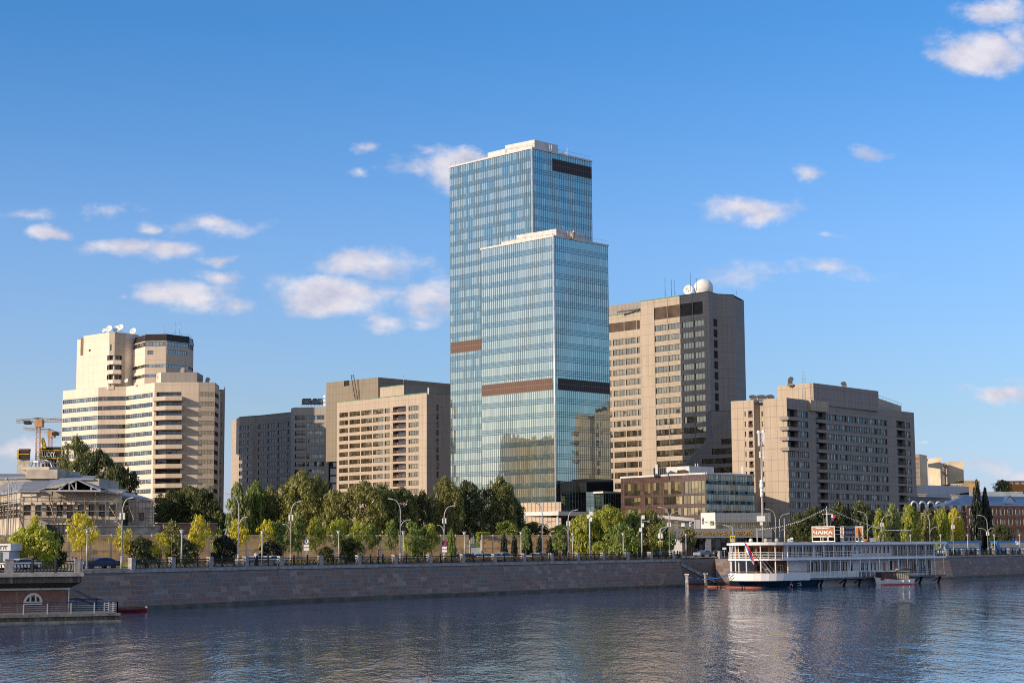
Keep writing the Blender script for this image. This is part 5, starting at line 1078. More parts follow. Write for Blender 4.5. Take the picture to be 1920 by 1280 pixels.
# ---- tower cranes and the building under construction -----------------------
def lattice(k,a,b,w,n,mi=0,th=.2):
    a,b=Vector(a),Vector(b); t_=(b-a).normalized(); up=Vector((0,0,1)) if abs(t_.z)<.9 else Vector((0,1,0)); x=t_.cross(up).normalized()*w/2; y=x.cross(t_).normalized()*w/2
    cs=[x+y,x-y,-x-y,-x+y]
    for c_ in cs: k.bar(a+c_,b+c_,th,th,mi)
    for i in range(n):
        p,q=a+(b-a)*i/n,a+(b-a)*(i+1)/n
        for j in range(4): k.bar(p+cs[j],q+cs[(j+1)%4],th*.6,th*.6,mi); k.bar(p+cs[j],p+cs[(j+1)%4],th*.6,th*.6,mi)
M_['orange']=simple('orange_crane_paint',(.5,.26,.12),.5); M_['craneg']=simple('pale_crane_paint',(.5,.42,.36),.5)
def crane(label,Y,base,top,jl,jr,cw):
    a=C(*base,Y); z=C(base[0],top,Y).z; t=thing('tower_crane',label,'crane',(a.x,Y,TOP))
    k=MB(); lattice(k,(a.x,Y,TOP),(a.x,Y,z),1.9,26,0,.22); k.build('mast',M_['orange'],t)
    p0=C(*jl,Y-2); p1=C(*jr,Y-2); k=MB(); lattice(k,p0,p1,1.9,18,0,.2); k.build('jib',M_['craneg'],t)
    k=MB(); k.bar(C(cw[0],cw[1]-2,Y-2),C(cw[0],cw[1]+4,Y-2),5,3); k.build('counterweight',M_['dark'],t)
    k=MB(); q=C(base[0]+4,top+3,Y-2); k.box(q.x-2,q.x+2,Y-4,Y,q.z-3,q.z+1); k.build('cab',M_['orange'],t)
    k=MB(); apex=C(base[0],top-4,Y-2); k.bar(apex,p0,.3); k.bar(apex,p1,.3); k.bar(apex,C(base[0],top+3,Y-2),1.0); k.build('tie_bars',M_['dark'],t)
crane('nearer orange tower crane with the higher jib left of the cream block',900,(70,880),787,(31,789),(117,787),(52,791))
crane('farther tower crane with the lower sloping jib left of the cream block',1050,(93,880),808,(44,803),(113,812),(104,812))
b=Bld('unfinished_high_rise','concrete frame of a building under construction with a dark banner lettered in white','building',(-260,900,TOP),M_['plast'])
YU=905; ux=lambda px:C(px,840,YU).x; uz=lambda py:C(100,py,YU).z
for z in range(20): 
    pass
r=[]; A,B=(ux(78),YU),(ux(125),YU); L=B[0]-A[0]
for i in range(8):
    for j in range(4): r.append((L*(.03+i*.122),L*(.03+i*.122)+L*.09,uz(861+j*8+6),uz(861+j*8),M_['hole'],3,{'depth':1.5,'fw':.15}))
b.face(A,B,TOP,uz(840),r); b.done()
k=MB(); k.box(ux(80),ux(130),YU-2,YU-1,uz(859),uz(841)); k.build('banner',simple('black_banner',(.03,.03,.033),.7),b.t)
k=MB(); yb=YU-2.4; yel=simple('yellow_formwork',(.65,.42,.03),.6)
k.box(ux(77),ux(81),yb-.5,yb+1,uz(861),uz(840)); k.box(ux(80),ux(130),yb-.3,yb,uz(860),uz(858.3)); k.box(ux(80),ux(130),yb-.3,yb,uz(845.5),uz(843.8)); k.build('formwork_frame',yel,b.t)
k=MB(); k.box(ux(80),ux(130),YU-2.2,YU-1,uz(842),uz(838)); k.build('safety_screen',M_['dark'],b.t)
fit_text('LUCKY.',M_['white'],'banner_lettering',b.t,(ux(82)+ux(107))/2,yb-.4,(uz(847.5)+uz(857))/2,ux(107)-ux(82),uz(847.5)-uz(857),.02,.02)
b2=Bld('unfinished_core','smaller unfinished concrete core with yellow frame behind the glass lantern','building',(-280,895,TOP),M_['plast'])
A,B=(ux(41),YU-8),(ux(65),YU-8); b2.face(A,B,TOP,uz(846)); b2.done(); k=MB(); k.box(ux(42),ux(65),YU-9.5,YU-8.5,uz(861),uz(845)); k.build('safety_screen',M_['dark'],b2.t); k=MB(); k.box(ux(42),ux(45.5),YU-10,YU-8,uz(860),uz(846)); k.box(ux(45),ux(65),YU-10,YU-9.6,uz(853.5),uz(852)); k.build('formwork_frame',yel,b2.t)
k=MB(); k.box(ux(43),ux(61),YU-7,YU-3,uz(846),uz(842)); k.build('hoist_deck',M_['rust'],b2.t)
t=thing('mobile_crane_boom','short yellow crane boom standing on the unfinished building','crane',(ux(86),YU,uz(840))); k=MB(); k.bar((ux(87),YU-3,uz(839)),(ux(81.5),YU-3,uz(822)),2.2,1.6); k.build('boom',yel,t); k=MB(); k.box(ux(84.5),ux(90),YU-5,YU-1,uz(841),uz(838)); k.build('cab',yel,t)
# ---- far right city ---------------------------------------------------------
M_['cream']=simple('cream_render',(.62,.52,.38),.9,var=.18,scale=.12); M_['yellowb']=simple('yellow_brick',(.50,.33,.17),.9,var=.15,scale=.2); M_['whitew']=concrete('white_cladding',(.55,.57,.62),6,5,.25,0,.05,.12)
M_['win_far']=panes('far_windows',[(.3,.33,.36),(.1,.12,.15),(.4,.42,.42),(.06,.07,.08)],.3,(.9,.95,1),.02)
def slab(name,label,cat,Y,x0,x1,yt,m0,rows=None,cols=0,side=None,dy=0,zb=TOP):
    b=Bld(name,label,cat,(C(x0,1000,Y).x,Y,TOP),m0); A=(C(x0,900,Y+dy).x,Y+dy); B=(C(x1,900,Y).x,Y); z1=C(x1,yt,Y).z; L=math.dist(A,B); r=[]
    if rows: 
        for yy in rows:
            for j in range(cols): r.append((L*(j+.15)/cols,L*(j+.88)/cols,C(x1,yy[1],Y).z,C(x1,yy[0],Y).z,M_['win_far'],2.0,{'depth':.25}))
    b.face(A,B,zb,z1,r)
    if side: S_=(C(side[0],900,Y+side[1]).x,Y+side[1]); b.face(B,S_,zb,z1,mi=side[2] if len(side)>2 else 0)
    e=(B[0]+1,B[1]+30) if not side else S_
    b.roof([A,B,e,(A[0]+2,A[1]+35)],z1-.05); b.done(); return b,A,B,z1
slab('yellow_apartment_block','yellow brick apartment block with white balconies, just right of the hotel','building',800,1716,1725.5,851,[M_['yellowb'],M_['cream']],[(858+i*8.6,862.5+i*8.6) for i in range(6)],1,(1739.5,12,1))
slab('cream_apartment_block','tall cream block with a blank weathered side, second right of the hotel','building',815,1741,1767,857,M_['cream'],dy=14)
slab('white_apartment_block','cream weathered block standing alone against the sky behind the grey roofs','building',830,1772.5,1781,865,M_['cream'],None,0,(1807.5,-2),12)
slab('narrow_grey_block','narrow dark block between the two cream blocks','building',835,1767,1774,868,M_['grey'],[(870+i*5,872.5+i*5) for i in range(6)],2)
slab('white_clad_hall','large white clad hall behind the mansard roofed house','building',640,1718,1733,909,M_['whitew'],None,0,(1816,20))
slab('dark_glass_hall','low dark glass office hall behind the poplar','building',600,1816,1925,921,panes('reflective_hall_glass',[(.06,.08,.1),(.03,.04,.05),(.12,.12,.1)],.5,(.8,.88,.95),.05),None,0)
slab('orange_block','orange block at the right edge far behind the blue roof','building',700,1890,1925,901,simple('orange_render',(.55,.2,.05),.8),[(903,908)],3)
slab('small_ochre_block','small ochre roof block in the far city right of the poplar','building',760,1807,1837,900,simple('ochre_render',(.5,.33,.15),.9),[(903,906)],4)
slab('pale_service_block','pale low service block left of the poplar top','building',740,1782,1806,906,M_['cream'],[(908,911)],5)
# mansard house
b=Bld('mansard_house','dark brick house with a dark mansard roof and white arched dormer trims','building',(110,470,TOP),simple('dark_plum_brick',(.20,.125,.12),.9,var=.2,scale=.5))
A=(C(1706,960,455).x,455); B=(C(1812,960,470).x,470); L=math.dist(A,B); z1=C(1790,948,466).z; z2=C(1790,931,470).z; r=[]
for i in range(7):
    for yy in ((953,962),(968,978),(984,996)): r.append((L*(i+.3)/7,L*(i+.72)/7,C(1760,yy[1],462).z,C(1760,yy[0],462).z,M_['win_dark'],1.2,{'depth':.3}))
b.face(A,B,TOP,z1,r); b.done(); k=MB(); k.face([(A[0],A[1],z1),(B[0],B[1],z1),(B[0]-3,B[1]+7,z2),(A[0]+2,A[1]+7,z2)]); k.face([(B[0],B[1],z1),(B[0]+3,B[1]+22,z1),(B[0]-3,B[1]+14,z2),(B[0]-3,B[1]+7,z2)]); k.face([(A[0]+2,A[1]+7,z2),(B[0]-3,B[1]+7,z2),(B[0]-3,B[1]+14,z2),(A[0]+2,A[1]+14,z2)]); k.build('mansard_roof',simple('dark_slate',(.07,.07,.08),.7),b.t)
dv=(Vector(B)-Vector(A))/L; nv=Vector((dv.y,-dv.x)); zz=C(1760,948,462).z
for i in range(7):
    c_=Vector(A)+dv*L*(i+.51)/7+nv*.1; k=MB(); pts=[(*(c_+dv*1.35*math.cos(a_)),zz-.3+1.35*math.sin(a_)) for a_ in [math.pi*j/8 for j in range(9)]]; pts=[(*(c_+dv*1.35),zz-1.6)]+pts+[(*(c_-dv*1.35),zz-1.6)]; k.tube(pts,.28,6); k.build('dormer_arch',M_['white'],b.t)
    k=MB(); q0=c_-dv*.95; q1=c_+dv*.95; k.face([(*q0,zz-1.8),(*q1,zz-1.8),(*q1,zz+.5),(*q0,zz+.5)],[(0,0),(2,0),(2,.99),(0,.99)]); k.build('dormer_window',M_['win_dark'],b.t)
for px,py in ((1731,922),(1792,923)):
    q=C(px,934,468); k=MB(); k.box(q.x-.8,q.x+.8,q.y,q.y+1.4,z1,C(px,py+5,468).z); k.box(q.x-1.1,q.x+1.1,q.y-.2,q.y+1.6,C(px,py+5,468).z,C(px,py+3.5,468).z); k.build('chimney',M_['grey'],b.t)
# red brick house
b=Bld('red_brick_house','red brick house with arched windows under a blue tin roof, at the right edge','building',(128,450,TOP),M_['brick'])
A=(C(1812,960,442).x,442); B=(C(1990,960,458).x,458); L=math.dist(A,B); z1=C(1860,947.5,446).z; z2=C(1860,929,452).z; r=[]
fxx=lambda px:onface(px,980,A,B)[0]
xs_=[1819,1833,1847,1862,1876.5,1891,1905.5,1919,1933,1947]
for x in xs_:
    for yy in ((955,965.5),(973,984),(991,1003)): r.append((fxx(x)-.0,fxx(x)+1.25,C(1860,yy[1],446).z,C(1860,yy[0],446).z,M_['win_mid'],.7,{'depth':.3,'frame':M_['white']}))
b.face(A,B,TOP,z1,r); b.done()
dv=(Vector(B)-Vector(A))/L; nv=Vector((dv.y,-dv.x)); ws_m=simple('window_stone_trim',(.55,.5,.46),.8)
for x in xs_[:8]:
    for y in (954,972):
        k=MB(); z=C(1860,y,446).z; c_=Vector(A)+dv*(fxx(x)+.62)+nv*.08; k.tube([(*(c_+dv*.78),z-1.6)]+[(*(c_+dv*.78*math.cos(a_)),z-.1+.5*math.sin(a_)) for a_ in [math.pi*j/5 for j in range(6)]]+[(*(c_-dv*.78),z-1.6)],.08,5); k.build('window_surround',ws_m,b.t)
k=MB()
for z in (z1-.2,C(1860,968.5,446).z,C(1860,987,446).z): k.bar((*(Vector(A)+nv*.1),z),(*(Vector(B)+nv*.1),z),.3,.3)
k.build('cornice',M_['brick'],b.t)
m,n=mat('blue_tin_roof'); pos=n.n('ShaderNodeNewGeometry').outputs['Position']; sp=n.n('ShaderNodeSeparateXYZ',ins={0:pos}); l=n.m('LESS_THAN',n.m('FRACT',n.m('DIVIDE',sp.outputs[0],.7)),.12); n.out(n.pbsdf(n.mix(n.m('MULTIPLY',l,.5),n.ramp(n.noise(pos,.3,4),[(.3,(.09,.16,.30)),(.7,(.14,.22,.36))]),(.05,.08,.14)),.4,.4,.3))
k=MB(); A_=(A[0]-6,A[1]+1); k.face([(A_[0],A_[1]-.5,z1),(B[0],B[1]-.5,z1),(B[0],B[1]+9,z2),(A[0]+2,A[1]+9,z2)]); k.face([(A_[0],A_[1]-.5,z1),(A[0]+2,A[1]+9,z2),(A_[0]+1,A[1]+20,z1)]); k.build('roof',m,b.t)
q=C(1894,939,441); k=MB(); zq=C(1894,943,441).z; k.prism([(q.x-1.8,441),(q.x+1.8,441),(q.x,446)],zq-.2,zq+.1); 
for s_ in (-1,1): k.face([(q.x+1.9*s_,440.9,zq),(q.x,440.9,zq+2),(q.x,446,zq+2)])
k.face([(q.x-1.5,440.95,zq),(q.x+1.5,440.95,zq),(q.x,440.95,zq+1.7)]); k.build('dormer',m,b.t)

x=205; b=Bld('mirrored_city_block','sunlit cream block beyond the right picture edge, seen mirrored in the annexe glass','building',(x,430,TOP),M_['cream'])
r=[(1.5+j*4,4.2+j*4,z-1.8,z,M_['win_gold'],1.2,{}) for j in range(14) for z in (20,16.5,13,9.5)]
b.face((x,500),(x,438),TOP,23,r); b.face((x,438),(x+14,446),TOP,23); b.roof([(x,500),(x,438),(x+14,446),(x+14,500)],22.9); b.close([(x+14,446),(x+14,500),(x,500)],23); b.done()
# ============================================================= quayside
M_['iron']=simple('black_cast_iron',(.025,.026,.03),.5,.3); M_['gpost']=simple('pale_granite_post',(.36,.34,.33),.8,var=.2,scale=3); M_['bluerail']=simple('blue_handrail_paint',(.02,.05,.13),.4)
def pt_on(line,s_):
    for i in range(len(line)-1):
        L=math.dist(line[i],line[i+1])
        if s_<=L: f=s_/L; return Vector((line[i][0]+(line[i+1][0]-line[i][0])*f,line[i][1]+(line[i+1][1]-line[i][1])*f)),(Vector(line[i+1])-Vector(line[i])).normalized()
        s_-=L
    return None
def plen(line): return sum(math.dist(line[i],line[i+1]) for i in range(len(line)-1))
def railing(line,label,gap,z0=TOP+.02,h=1.08,sw=.62,bal=.22,sub=3,ornate=True):
    t=thing('cast_iron_railing',label,'railing',(*line[0],z0)); T=plen(line); n_=max(1,round(T/gap)); g=T/n_
    for i in range(n_+1):
        q,d=pt_on(line,min(T-.001,i*g)); k=MB(); nn=Vector((d.y,-d.x)); c=[q-d*sw/2-nn*.26,q+d*sw/2-nn*.26,q+d*sw/2+nn*.26,q-d*sw/2+nn*.26]
        k.prism([tuple(x) for x in c],z0-.05,z0+h+.08); c2=[q+(x-q)*1.12 for x in c]; k.prism([tuple(x) for x in c2],z0+h+.08,z0+h+.18); k.build('stone_post',M_['gpost'],t)
        if i==n_: break
        k=MB(); nb=int((g-sw)/bal)
        for zz,w_ in ((.12,.09),(h-.08,.11),(h-.3,.05)): 
            for j in range(4):
                a,_=pt_on(line,i*g+sw/2+(g-sw)*j/4); b_,_=pt_on(line,i*g+sw/2+(g-sw)*(j+1)/4-.001); k.bar((*a,z0+zz),(*b_,z0+zz),w_)
        for j in range(nb+1):
            a,d=pt_on(line,min(T-.002,i*g+sw/2+(g-sw)*j/max(1,nb)))
            if ornate: 
                k.bar((*(a-d*.07),z0+.12),(*(a+d*.05),z0+.45),.09); k.bar((*(a+d*.05),z0+.45),(*(a-d*.03),z0+h-.3),.09)
            else: k.bar((*a,z0+.12),(*a,z0+h-.1),.04)
        k.build('iron_panel',M_['iron'],t)
        for j in range(1,sub):
            a,_=pt_on(line,i*g+g*j/sub); k=MB(); k.bar((*a,z0),(*a,z0+h+.12),.2,.2); k.ball((*a,z0+h+.18),.12,8); k.build('iron_post',M_['iron'],t)
    return t
RL=off(QF[1:],1.35) if False else off([(-39.5,183)]+QL[3:],1.35)
railing([(-40.9,183.2)]+off(QL,1.35)[3:5]+[(25.6,274.4)],'long black railing with pale stone posts on the sloping granite wall',6.6)
railing(off(QR,1.35)[0:4],'black railing with pale stone posts on the quay behind and right of the restaurant boat',7.4,sub=4,ornate=False)
railing([(22.2,279.7),(29.0,296)],'short railing beside the mooring steps left of the floating restaurant',5.5)
# ---- left terrace building --------------------------------------------------
red,n=mat('old_red_plaster'); pos=n.n('ShaderNodeNewGeometry').outputs['Position']
f=n.noise(pos,1.2,6,.75); v=n.noise(n.n('ShaderNodeMapping',ins={0:pos,3:(1.5,1.5,.15)}).outputs[0],.9,4)
c=n.ramp(f,[(.35,(.19,.11,.095)),(.55,(.27,.155,.13)),(.7,(.34,.22,.19))]); c=n.mix(n.n('ShaderNodeMapRange',ins={0:v,1:.62,2:.72,3:0,4:.5},clamp=True).outputs[0],c,(.42,.38,.36)); n.out(n.pbsdf(c,.9,.2))
stainc,n=mat('stained_terrace_concrete'); pos=n.n('ShaderNodeNewGeometry').outputs['Position']; v=n.noise(n.n('ShaderNodeMapping',ins={0:pos,3:(2.2,2.2,.12)}).outputs[0],1.2,5,.7)
n.out(n.pbsdf(n.ramp(v,[(.35,(.06,.06,.057)),(.55,(.12,.115,.105)),(.7,(.30,.30,.29))]),.85,.2))
b=Bld('quay_pavilion','low red plastered river building with an arched window and stone railing on its roof','building',(-43,158,0),[red])
d_=Vector((.60,.80)); # runs to the right and away
W1=C(130,1115,160); W0=(W1.x-28*.83,160-28*.36)
wallA,wallB=(W0[0],W0[1]),(W1.x,160); LW_=math.dist(wallA,wallB)
u0,_=onface(45,1128,wallA,wallB); u1,_=onface(78.5,1128,wallA,wallB); zb_=onface(60,1130,wallA,wallB)[1]; zt_=onface(62,1111.5,wallA,wallB)[1]
b.face(wallA,wallB,.5,3.3); b.face(wallB,(wallB[0]-7,wallB[1]+14),.5,3.3); b.done()
dw=(Vector(wallB)-Vector(wallA))/LW_; nw=Vector((dw.y,-dw.x))
uc=(u0+u1)/2; rr=(u1-u0)/2; hh=zt_-zb_
def awp(u,z,d=0.0): q=Vector(wallA)+dw*u+nw*d; return (q.x,q.y,z)
k=MB(); k.face([awp(uc+rr*.86*math.cos(a_),zb_+.1+hh*.84*math.sin(a_),.06) for a_ in [math.pi*j/14 for j in range(15)]]); fr=k.build('arched_window',M_['win_dark'],b.t)
k=MB()
for i in range(14):
    a1,a2=math.pi*i/14,math.pi*(i+1)/14
    k.bar(awp(uc+rr*.93*math.cos(a1),zb_+hh*.93*math.sin(a1),.1),awp(uc+rr*.93*math.cos(a2),zb_+hh*.93*math.sin(a2),.1),.26,.2)
k.bar(awp(u0,zb_,.12),awp(u1,zb_,.12),.22,.3)
for s_ in (-.3,.3): k.bar(awp(uc+rr*s_,zb_,.1),awp(uc+rr*s_,zb_+hh*.9,.1),.14)
k.build('window_surround',M_['white'],b.t)
k=MB()
for s_ in (-.62,0,.62):
    for j in range(7): a_=R(30+20*j); k.bar(awp(uc+rr*s_,zb_+.1,.1),awp(uc+rr*s_+rr*.28*math.cos(a_),zb_+.1+hh*.55*math.sin(a_),.1),.035)
k.build('window_grille',M_['iron'],b.t)
# overhanging roof slab
SB=C(153,1067,158.5); R0=(SB.x-30*.83,158.5-30*.36); k=MB()
k.prism([R0,(SB.x,158.5),(SB.x-5,172),(R0[0]-8,172)],3.4,TOP-.28,0,True,True); k.build('roof_slab',stainc,b.t)
k=MB(); k.prism([(R0[0],R0[1]-.3),(SB.x+.3,158.2),(SB.x-5+.3,172),(R0[0]-8,172)],TOP-.28,TOP+.03,0,True,True); k.build('cornice',cap_m,b.t)

k=MB(); q=[R0,(SB.x,158.5),(SB.x-5,172),(R0[0]-8,172)]; lo=[(wallA[0],wallA[1]),(wallB[0],wallB[1]),(wallB[0]-7,wallB[1]+13),(wallA[0],172)]; k.prism(lo,2.85,3.39,0,False,True,scale_top=q); k.build('soffit',simple('dark_timber_soffit',(.06,.045,.04),.8),b.t)
k=MB(); k.tube([awp(0,2.82,.35),awp(LW_,2.82,.35)],.11,8); k.tube([awp(LW_-.1,2.8,.3),awp(LW_-.1,.7,.3)],.05,6); k.build('gutter',M_['white'],b.t)
railing([(SB.x-28*.83,158.9-28*.36),(SB.x-.4,158.9)],'ornate black railing with stone posts on the roof of the red river building',6.9,TOP+.05,1.12,.75,.3,3)
railing([(SB.x-.5,158.9),(SB.x-4,170)],'short ornate railing on the right edge of the red river building roof',5.8,TOP+.05,1.12,.6,.3,2)
# landing stage
t=thing('landing_stage','long concrete landing stage with a blue topped railing below the red river building','landing stage',(-40,152,0))
P0=C(223.5,1161,154.6); e0=(P0.x,154.6); e1=(P0.x-30*.83,154.6-30*.36); e2=(e0[0]-4.0,e0[1]+9.6); k=MB(); k.prism([e1,e0,e2,(e1[0]-3,e2[1])],-.6,.68,0); k.build('deck_slab',stainc,t)
k=MB(); k.prism([(e1[0],e1[1]-.15),(e0[0]+.15,e0[1]-.15),(e2[0]+.15,e2[1]),(e1[0]-3,e2[1])],.5,.72,0,True,True); k.prism([(e1[0],e1[1]-.25),(e0[0]+.25,e0[1]-.25),(e2[0]+.25,e2[1]),(e1[0]-3,e2[1])],-.1,.12,0); k.build('edge_beam',simple('wet_edge_beam',(.19,.19,.17),.6,var=.3,scale=2),t)
def stage_rail(pts,n_,name):
    k=MB(); c=MB()
    for i in range(len(pts)-1):
        a,b_=Vector(pts[i]),Vector(pts[i+1]); m_=max(1,round((b_-a).length/2.05))
        for j in range(m_+1): q=a+(b_-a)*j/m_; k.bar((*q,.7),(*q,1.72),.07,.11)
        for z in (.9,1.08,1.26,1.44): k.bar((*a,z),(*b_,z),.035)
        c.bar((*a,1.74),(*b_,1.74),.1,.08)
    k.build('baluster_rail',simple('grey_rail_paint',(.22,.25,.30),.5),t); c.build('handrail',M_['bluerail'],t)
stage_rail([(e1[0]+.2,e1[1]+.3),(e0[0]-.25,e0[1]+.3),(e2[0]-.3,e2[1]-.6),(e2[0]-9,e2[1]-3.9)],0,'')
k=MB()
for s_ in (-.5,.5):
    p_=C(135,1112,161); k.bar((p_.x+.3,161+s_,2.6),(p_.x+3.4,162+s_,.9),.07); k.bar((p_.x+.3,161+s_,1.9),(p_.x+3.4,162+s_,.72),.12)
for i in range(7): f=i/6; k.bar((p_.x+.3+3.1*f,160.6+f,1.9-1.15*f),(p_.x+.3+3.1*f,161.5+f,1.9-1.15*f),.2,.05)
k.build('steps',M_['bluerail'],t)
k=MB(); 
for i in range(4): q=Vector(e0)+(Vector(e1)-Vector(e0))*(.63+.012*i); k.box(q.x-.1,q.x+.15,q.y+.8,q.y+1.1,.7,1.1)
k.build('mooring_bitts',M_['iron'],t)
# kiosk, canoe
p_=C(10,1045,182); t=thing('kiosk','small white kiosk with scribbled fascia at the left edge behind the stone railing','kiosk',(p_.x,182,TOP)); x1=C(20.5,1040,182).x; x0=x1-7; z1=C(10,1018.5,182).z
k=MB(); k.box(x0,x1-.2,182,186,TOP,z1-.75); k.build('wall',simple('pale_blue_kiosk',(.42,.46,.53),.6),t); k=MB(); k.box(x0-.1,x1,181.8,186.1,z1-.75,z1); k.build('fascia',M_['white'],t); k=MB(); k.box(x0+2,x1-.9*1.1,181.9,182.01,TOP,z1-.9); k.build('door',simple('grey_green_door',(.1,.12,.12),.5),t)
k=MB(); rg=random.Random(3)
for i in range(9): 
    xx=x1-.5-i*.28; k.tube([(xx,181.76,z1-.62),(xx+.14*rg.uniform(-1,1),181.76,z1-.4),(xx+.12,181.76,z1-.2),(xx-.1,181.76,z1-.3)],.025,4)
k.build('scribble',M_['iron'],t)
cn=C(241,1143,176.5); t=thing('canoe','small red canoe with a white tip, moored against the granite wall','canoe',(cn.x,176.8,0)); k=MB(); Lc=1.75; secs=[]
ang=math.atan2(.62,.78)*.75
for i in range(13):
    f=-1+2*i/12; w_=.36*(1-abs(f)**2.4)+.01; h_=.26+.2*abs(f)**3; secs.append([(f*Lc,-w_,h_),(f*Lc,-w_*.7,.02),(f*Lc,0,-.08),(f*Lc,w_*.7,.02),(f*Lc,w_,h_)])
Mr=Matrix.Translation((cn.x,177.3,0))@Matrix.Rotation(ang,4,'Z')
for i in range(12):
    for j in range(4): k.face([tuple(Mr@Vector(p)) for p in (secs[i][j],secs[i+1][j],secs[i+1][j+1],secs[i][j+1])],None,0,True)
k.build('hull',simple('red_canoe_plastic',(.28,.02,.02),.35),t); k=MB(); q=Mr@Vector((Lc*.97,0,.42)); k.ball(q,.13,8); k.build('end_float',M_['white'],t); k=MB()
for f in (-.45,.35): a_,b_=Mr@Vector((f*Lc,-.3,.24)),Mr@Vector((f*Lc,.3,.24)); k.bar(a_,b_,.22,.04)
k.build('seat',M_['dark'],t)
# ---- mooring piles and boom -------------------------------------------------
pile_m=simple('weathered_white_pile',(.45,.43,.38),.8,var=.4,scale=2)
for lab,px,yb,yt,w_ in (('left of the two square concrete mooring piles by the granite wall corner',1288,1101,1075,.42),('right one of two square concrete mooring piles, nearer the restaurant boat',1323.5,1099,1074,.42),('thin mooring pile with a small sign, right of the restaurant boat',1769.5,1084,1059,.36)):
    q=CZ(px,yb,0); t=thing('mooring_pile',lab,'pile',(q.x,q.y,0)); k=MB(); zt_=C(px,yt,q.y).z; k.box(q.x-w_/2,q.x+w_/2,q.y-w_/2,q.y+w_/2,-1,zt_-.2); k.build('shaft',pile_m,t); k=MB(); k.box(q.x-w_*.75,q.x+w_*.75,q.y-w_*.75,q.y+w_*.75,zt_-.2,zt_); k.build('cap',M_['white'],t)
    if px>1700: k=MB(); k.bar((q.x,q.y,zt_),(q.x,q.y,zt_+1.2),.07); k.build('sign_stem',M_['steel'],t); k=MB(); k.box(q.x-.3,q.x+.25,q.y-.06,q.y,zt_+.6,zt_+1.3); k.build('sign_plate',M_['white'],t)
k=MB(); a_=CZ(1288,1098,.0); P_=[]
t=thing('floating_boom','long orange floating boom on the water between wall corner and boat','boom',(30,265,0))
for (x0,y0),(x1,y1) in (((1262,1097.5),(1300,1098)),((1302,1098),(1345,1098.5)),((1347,1099),(1392,1100.2)),((1395,1100.5),(1439,1100.2)),((1441,1100.2),(1482,1099.5))):
    k=MB(); a_,b_=CZ(x0,y0+.4,.03),CZ(x1,y1+.4,.03); k.tube([a_,b_],.14,8); k.ball(a_,.2,8); k.build('float_section',simple('faded_orange_float',(.42,.13,.06),.6),t)
t=thing('mooring_line','pair of blue mooring ropes from the piles to the boat','rope',(32,262,2)); 
for (p0_,p1_) in (((1284,1080,268),(1368,1078,262)),((1328,1080.5,268),(1368,1073,262))):
    k=MB(); A_,B_=C(*p0_),C(*p1_); k.tube([A_.lerp(B_,f)+Vector((0,0,-.5*math.sin(math.pi*f))) for f in [i/8 for i in range(9)]],.06,5); k.build('rope',simple('blue_rope',(.03,.12,.35),.7),t)
# ---- street lamps -----------------------------------------------------------
M_['lampgrey']=simple('grey_lamp_post_paint',(.40,.40,.40),.5,.3); M_['lamphead']=simple('lamp_head',(.5,.5,.5),.4,.3)
def quayY(px,d=2.0):
    # distance of the quay line under px
    best=None
    for line in (off(QL,d),off(QR,d)):
        for i in range(len(line)-1):
            a,b_=line[i],line[i+1]; r=ray(px,1030); k_=r.x/r.y
            den=(b_[0]-a[0])-k_*(b_[1]-a[1])
            if abs(den)<1e-9: continue
            f=(k_*a[1]-a[0])/den
            if 0<=f<=1: 
                Y=a[1]+(b_[1]-a[1])*f
                if best is None: best=Y
    return best or 300
def lamp(label,px,top,tip,tipy,small,Y=None,box=False,extra=()):
    Y=Y or quayY(px,2.4); x=C(px,1000,Y).x; z1=C(px,top,Y).z; s_=1 if tip>px else -1; t=thing('street_lamp',label,'street lamp',(x,Y,TOP),0,'street lamps along the quay'); H=z1-TOP
    xt=C(tip,tipy,Y).x; zt_=C(tip,tipy,Y).z
    k=MB(); hb=H*.80; r=abs(xt-x)
    pts=[(x,Y,TOP),(x,Y,TOP+hb)]+[(x+s_*r*.62*(1-math.cos(a_)),Y,TOP+hb+(z1-.12-TOP-hb)*math.sin(a_)) for a_ in [R(18),R(36),R(54),R(72),R(86)]]
    k.tube(pts,[.10,.07]+[.06]*5,8); k.tube([(x,Y,TOP),(x,Y,TOP+1.5)],[.14,.12],8); k.build('pole',M_['lampgrey'],t)
    k=MB(); a_=pts[-1]; k.bar(a_,(xt,Y,max(zt_,a_[2]-.3)),.3,.12); k.build('lamp_head',M_['lamphead'],t)
    for (sx_,sy_) in small:
        d2=1 if sx_>px else -1; xs2=C(sx_,sy_,Y).x; zs2=C(sx_,sy_,Y).z; zl=zs2-1.3; k=MB(); w_=abs(xs2-x)
        k.tube([(x,Y,zl)]+[(x+d2*w_*(1-math.cos(q_)),Y,zl+(zs2-zl)*math.sin(q_)) for q_ in [R(25),R(50),R(75),R(90)]],.06,6); k.bar((x+d2*w_*.8,Y,zs2),(x+d2*w_*1.25,Y,zs2-.02),.22,.1); k.build('side_arm',M_['lampgrey'],t)
    if box:
        k=MB(); zq=C(px,box,Y).z; k.box(x-.28,x-.12,Y-.2,Y+.1,zq-.35,zq+.35); k.box(x+.1,x+.28,Y-.2,Y+.1,zq-.35,zq+.35); k.build('equipment_box',M_['white'],t)
    return t
lamp('lamp with its arm curving right, leftmost tall one, above the yellow young tree',229,932,250,932,[(217,977)],box=967)
lamp('tall lamp with arm curving left in front of the pale green birch trees',447.5,925,423,925,[(461,969)])
lamp('lamp curving right with two boxes on the pole, before the big golden tree',545.5,939,565,939,[(533,982)],box=970)
lamp('lamp curving left below the balcony column of the tan block',750.8,934,727.5,934,[(765,974)])
lamp('lamp curving right beside the round blue no stopping sign and the cypress',833,947,853,947,[(822,984)],box=976)
lamp('lamp curving left before the foot of the glass towers',1017,941,996,941,[(1030,978)])
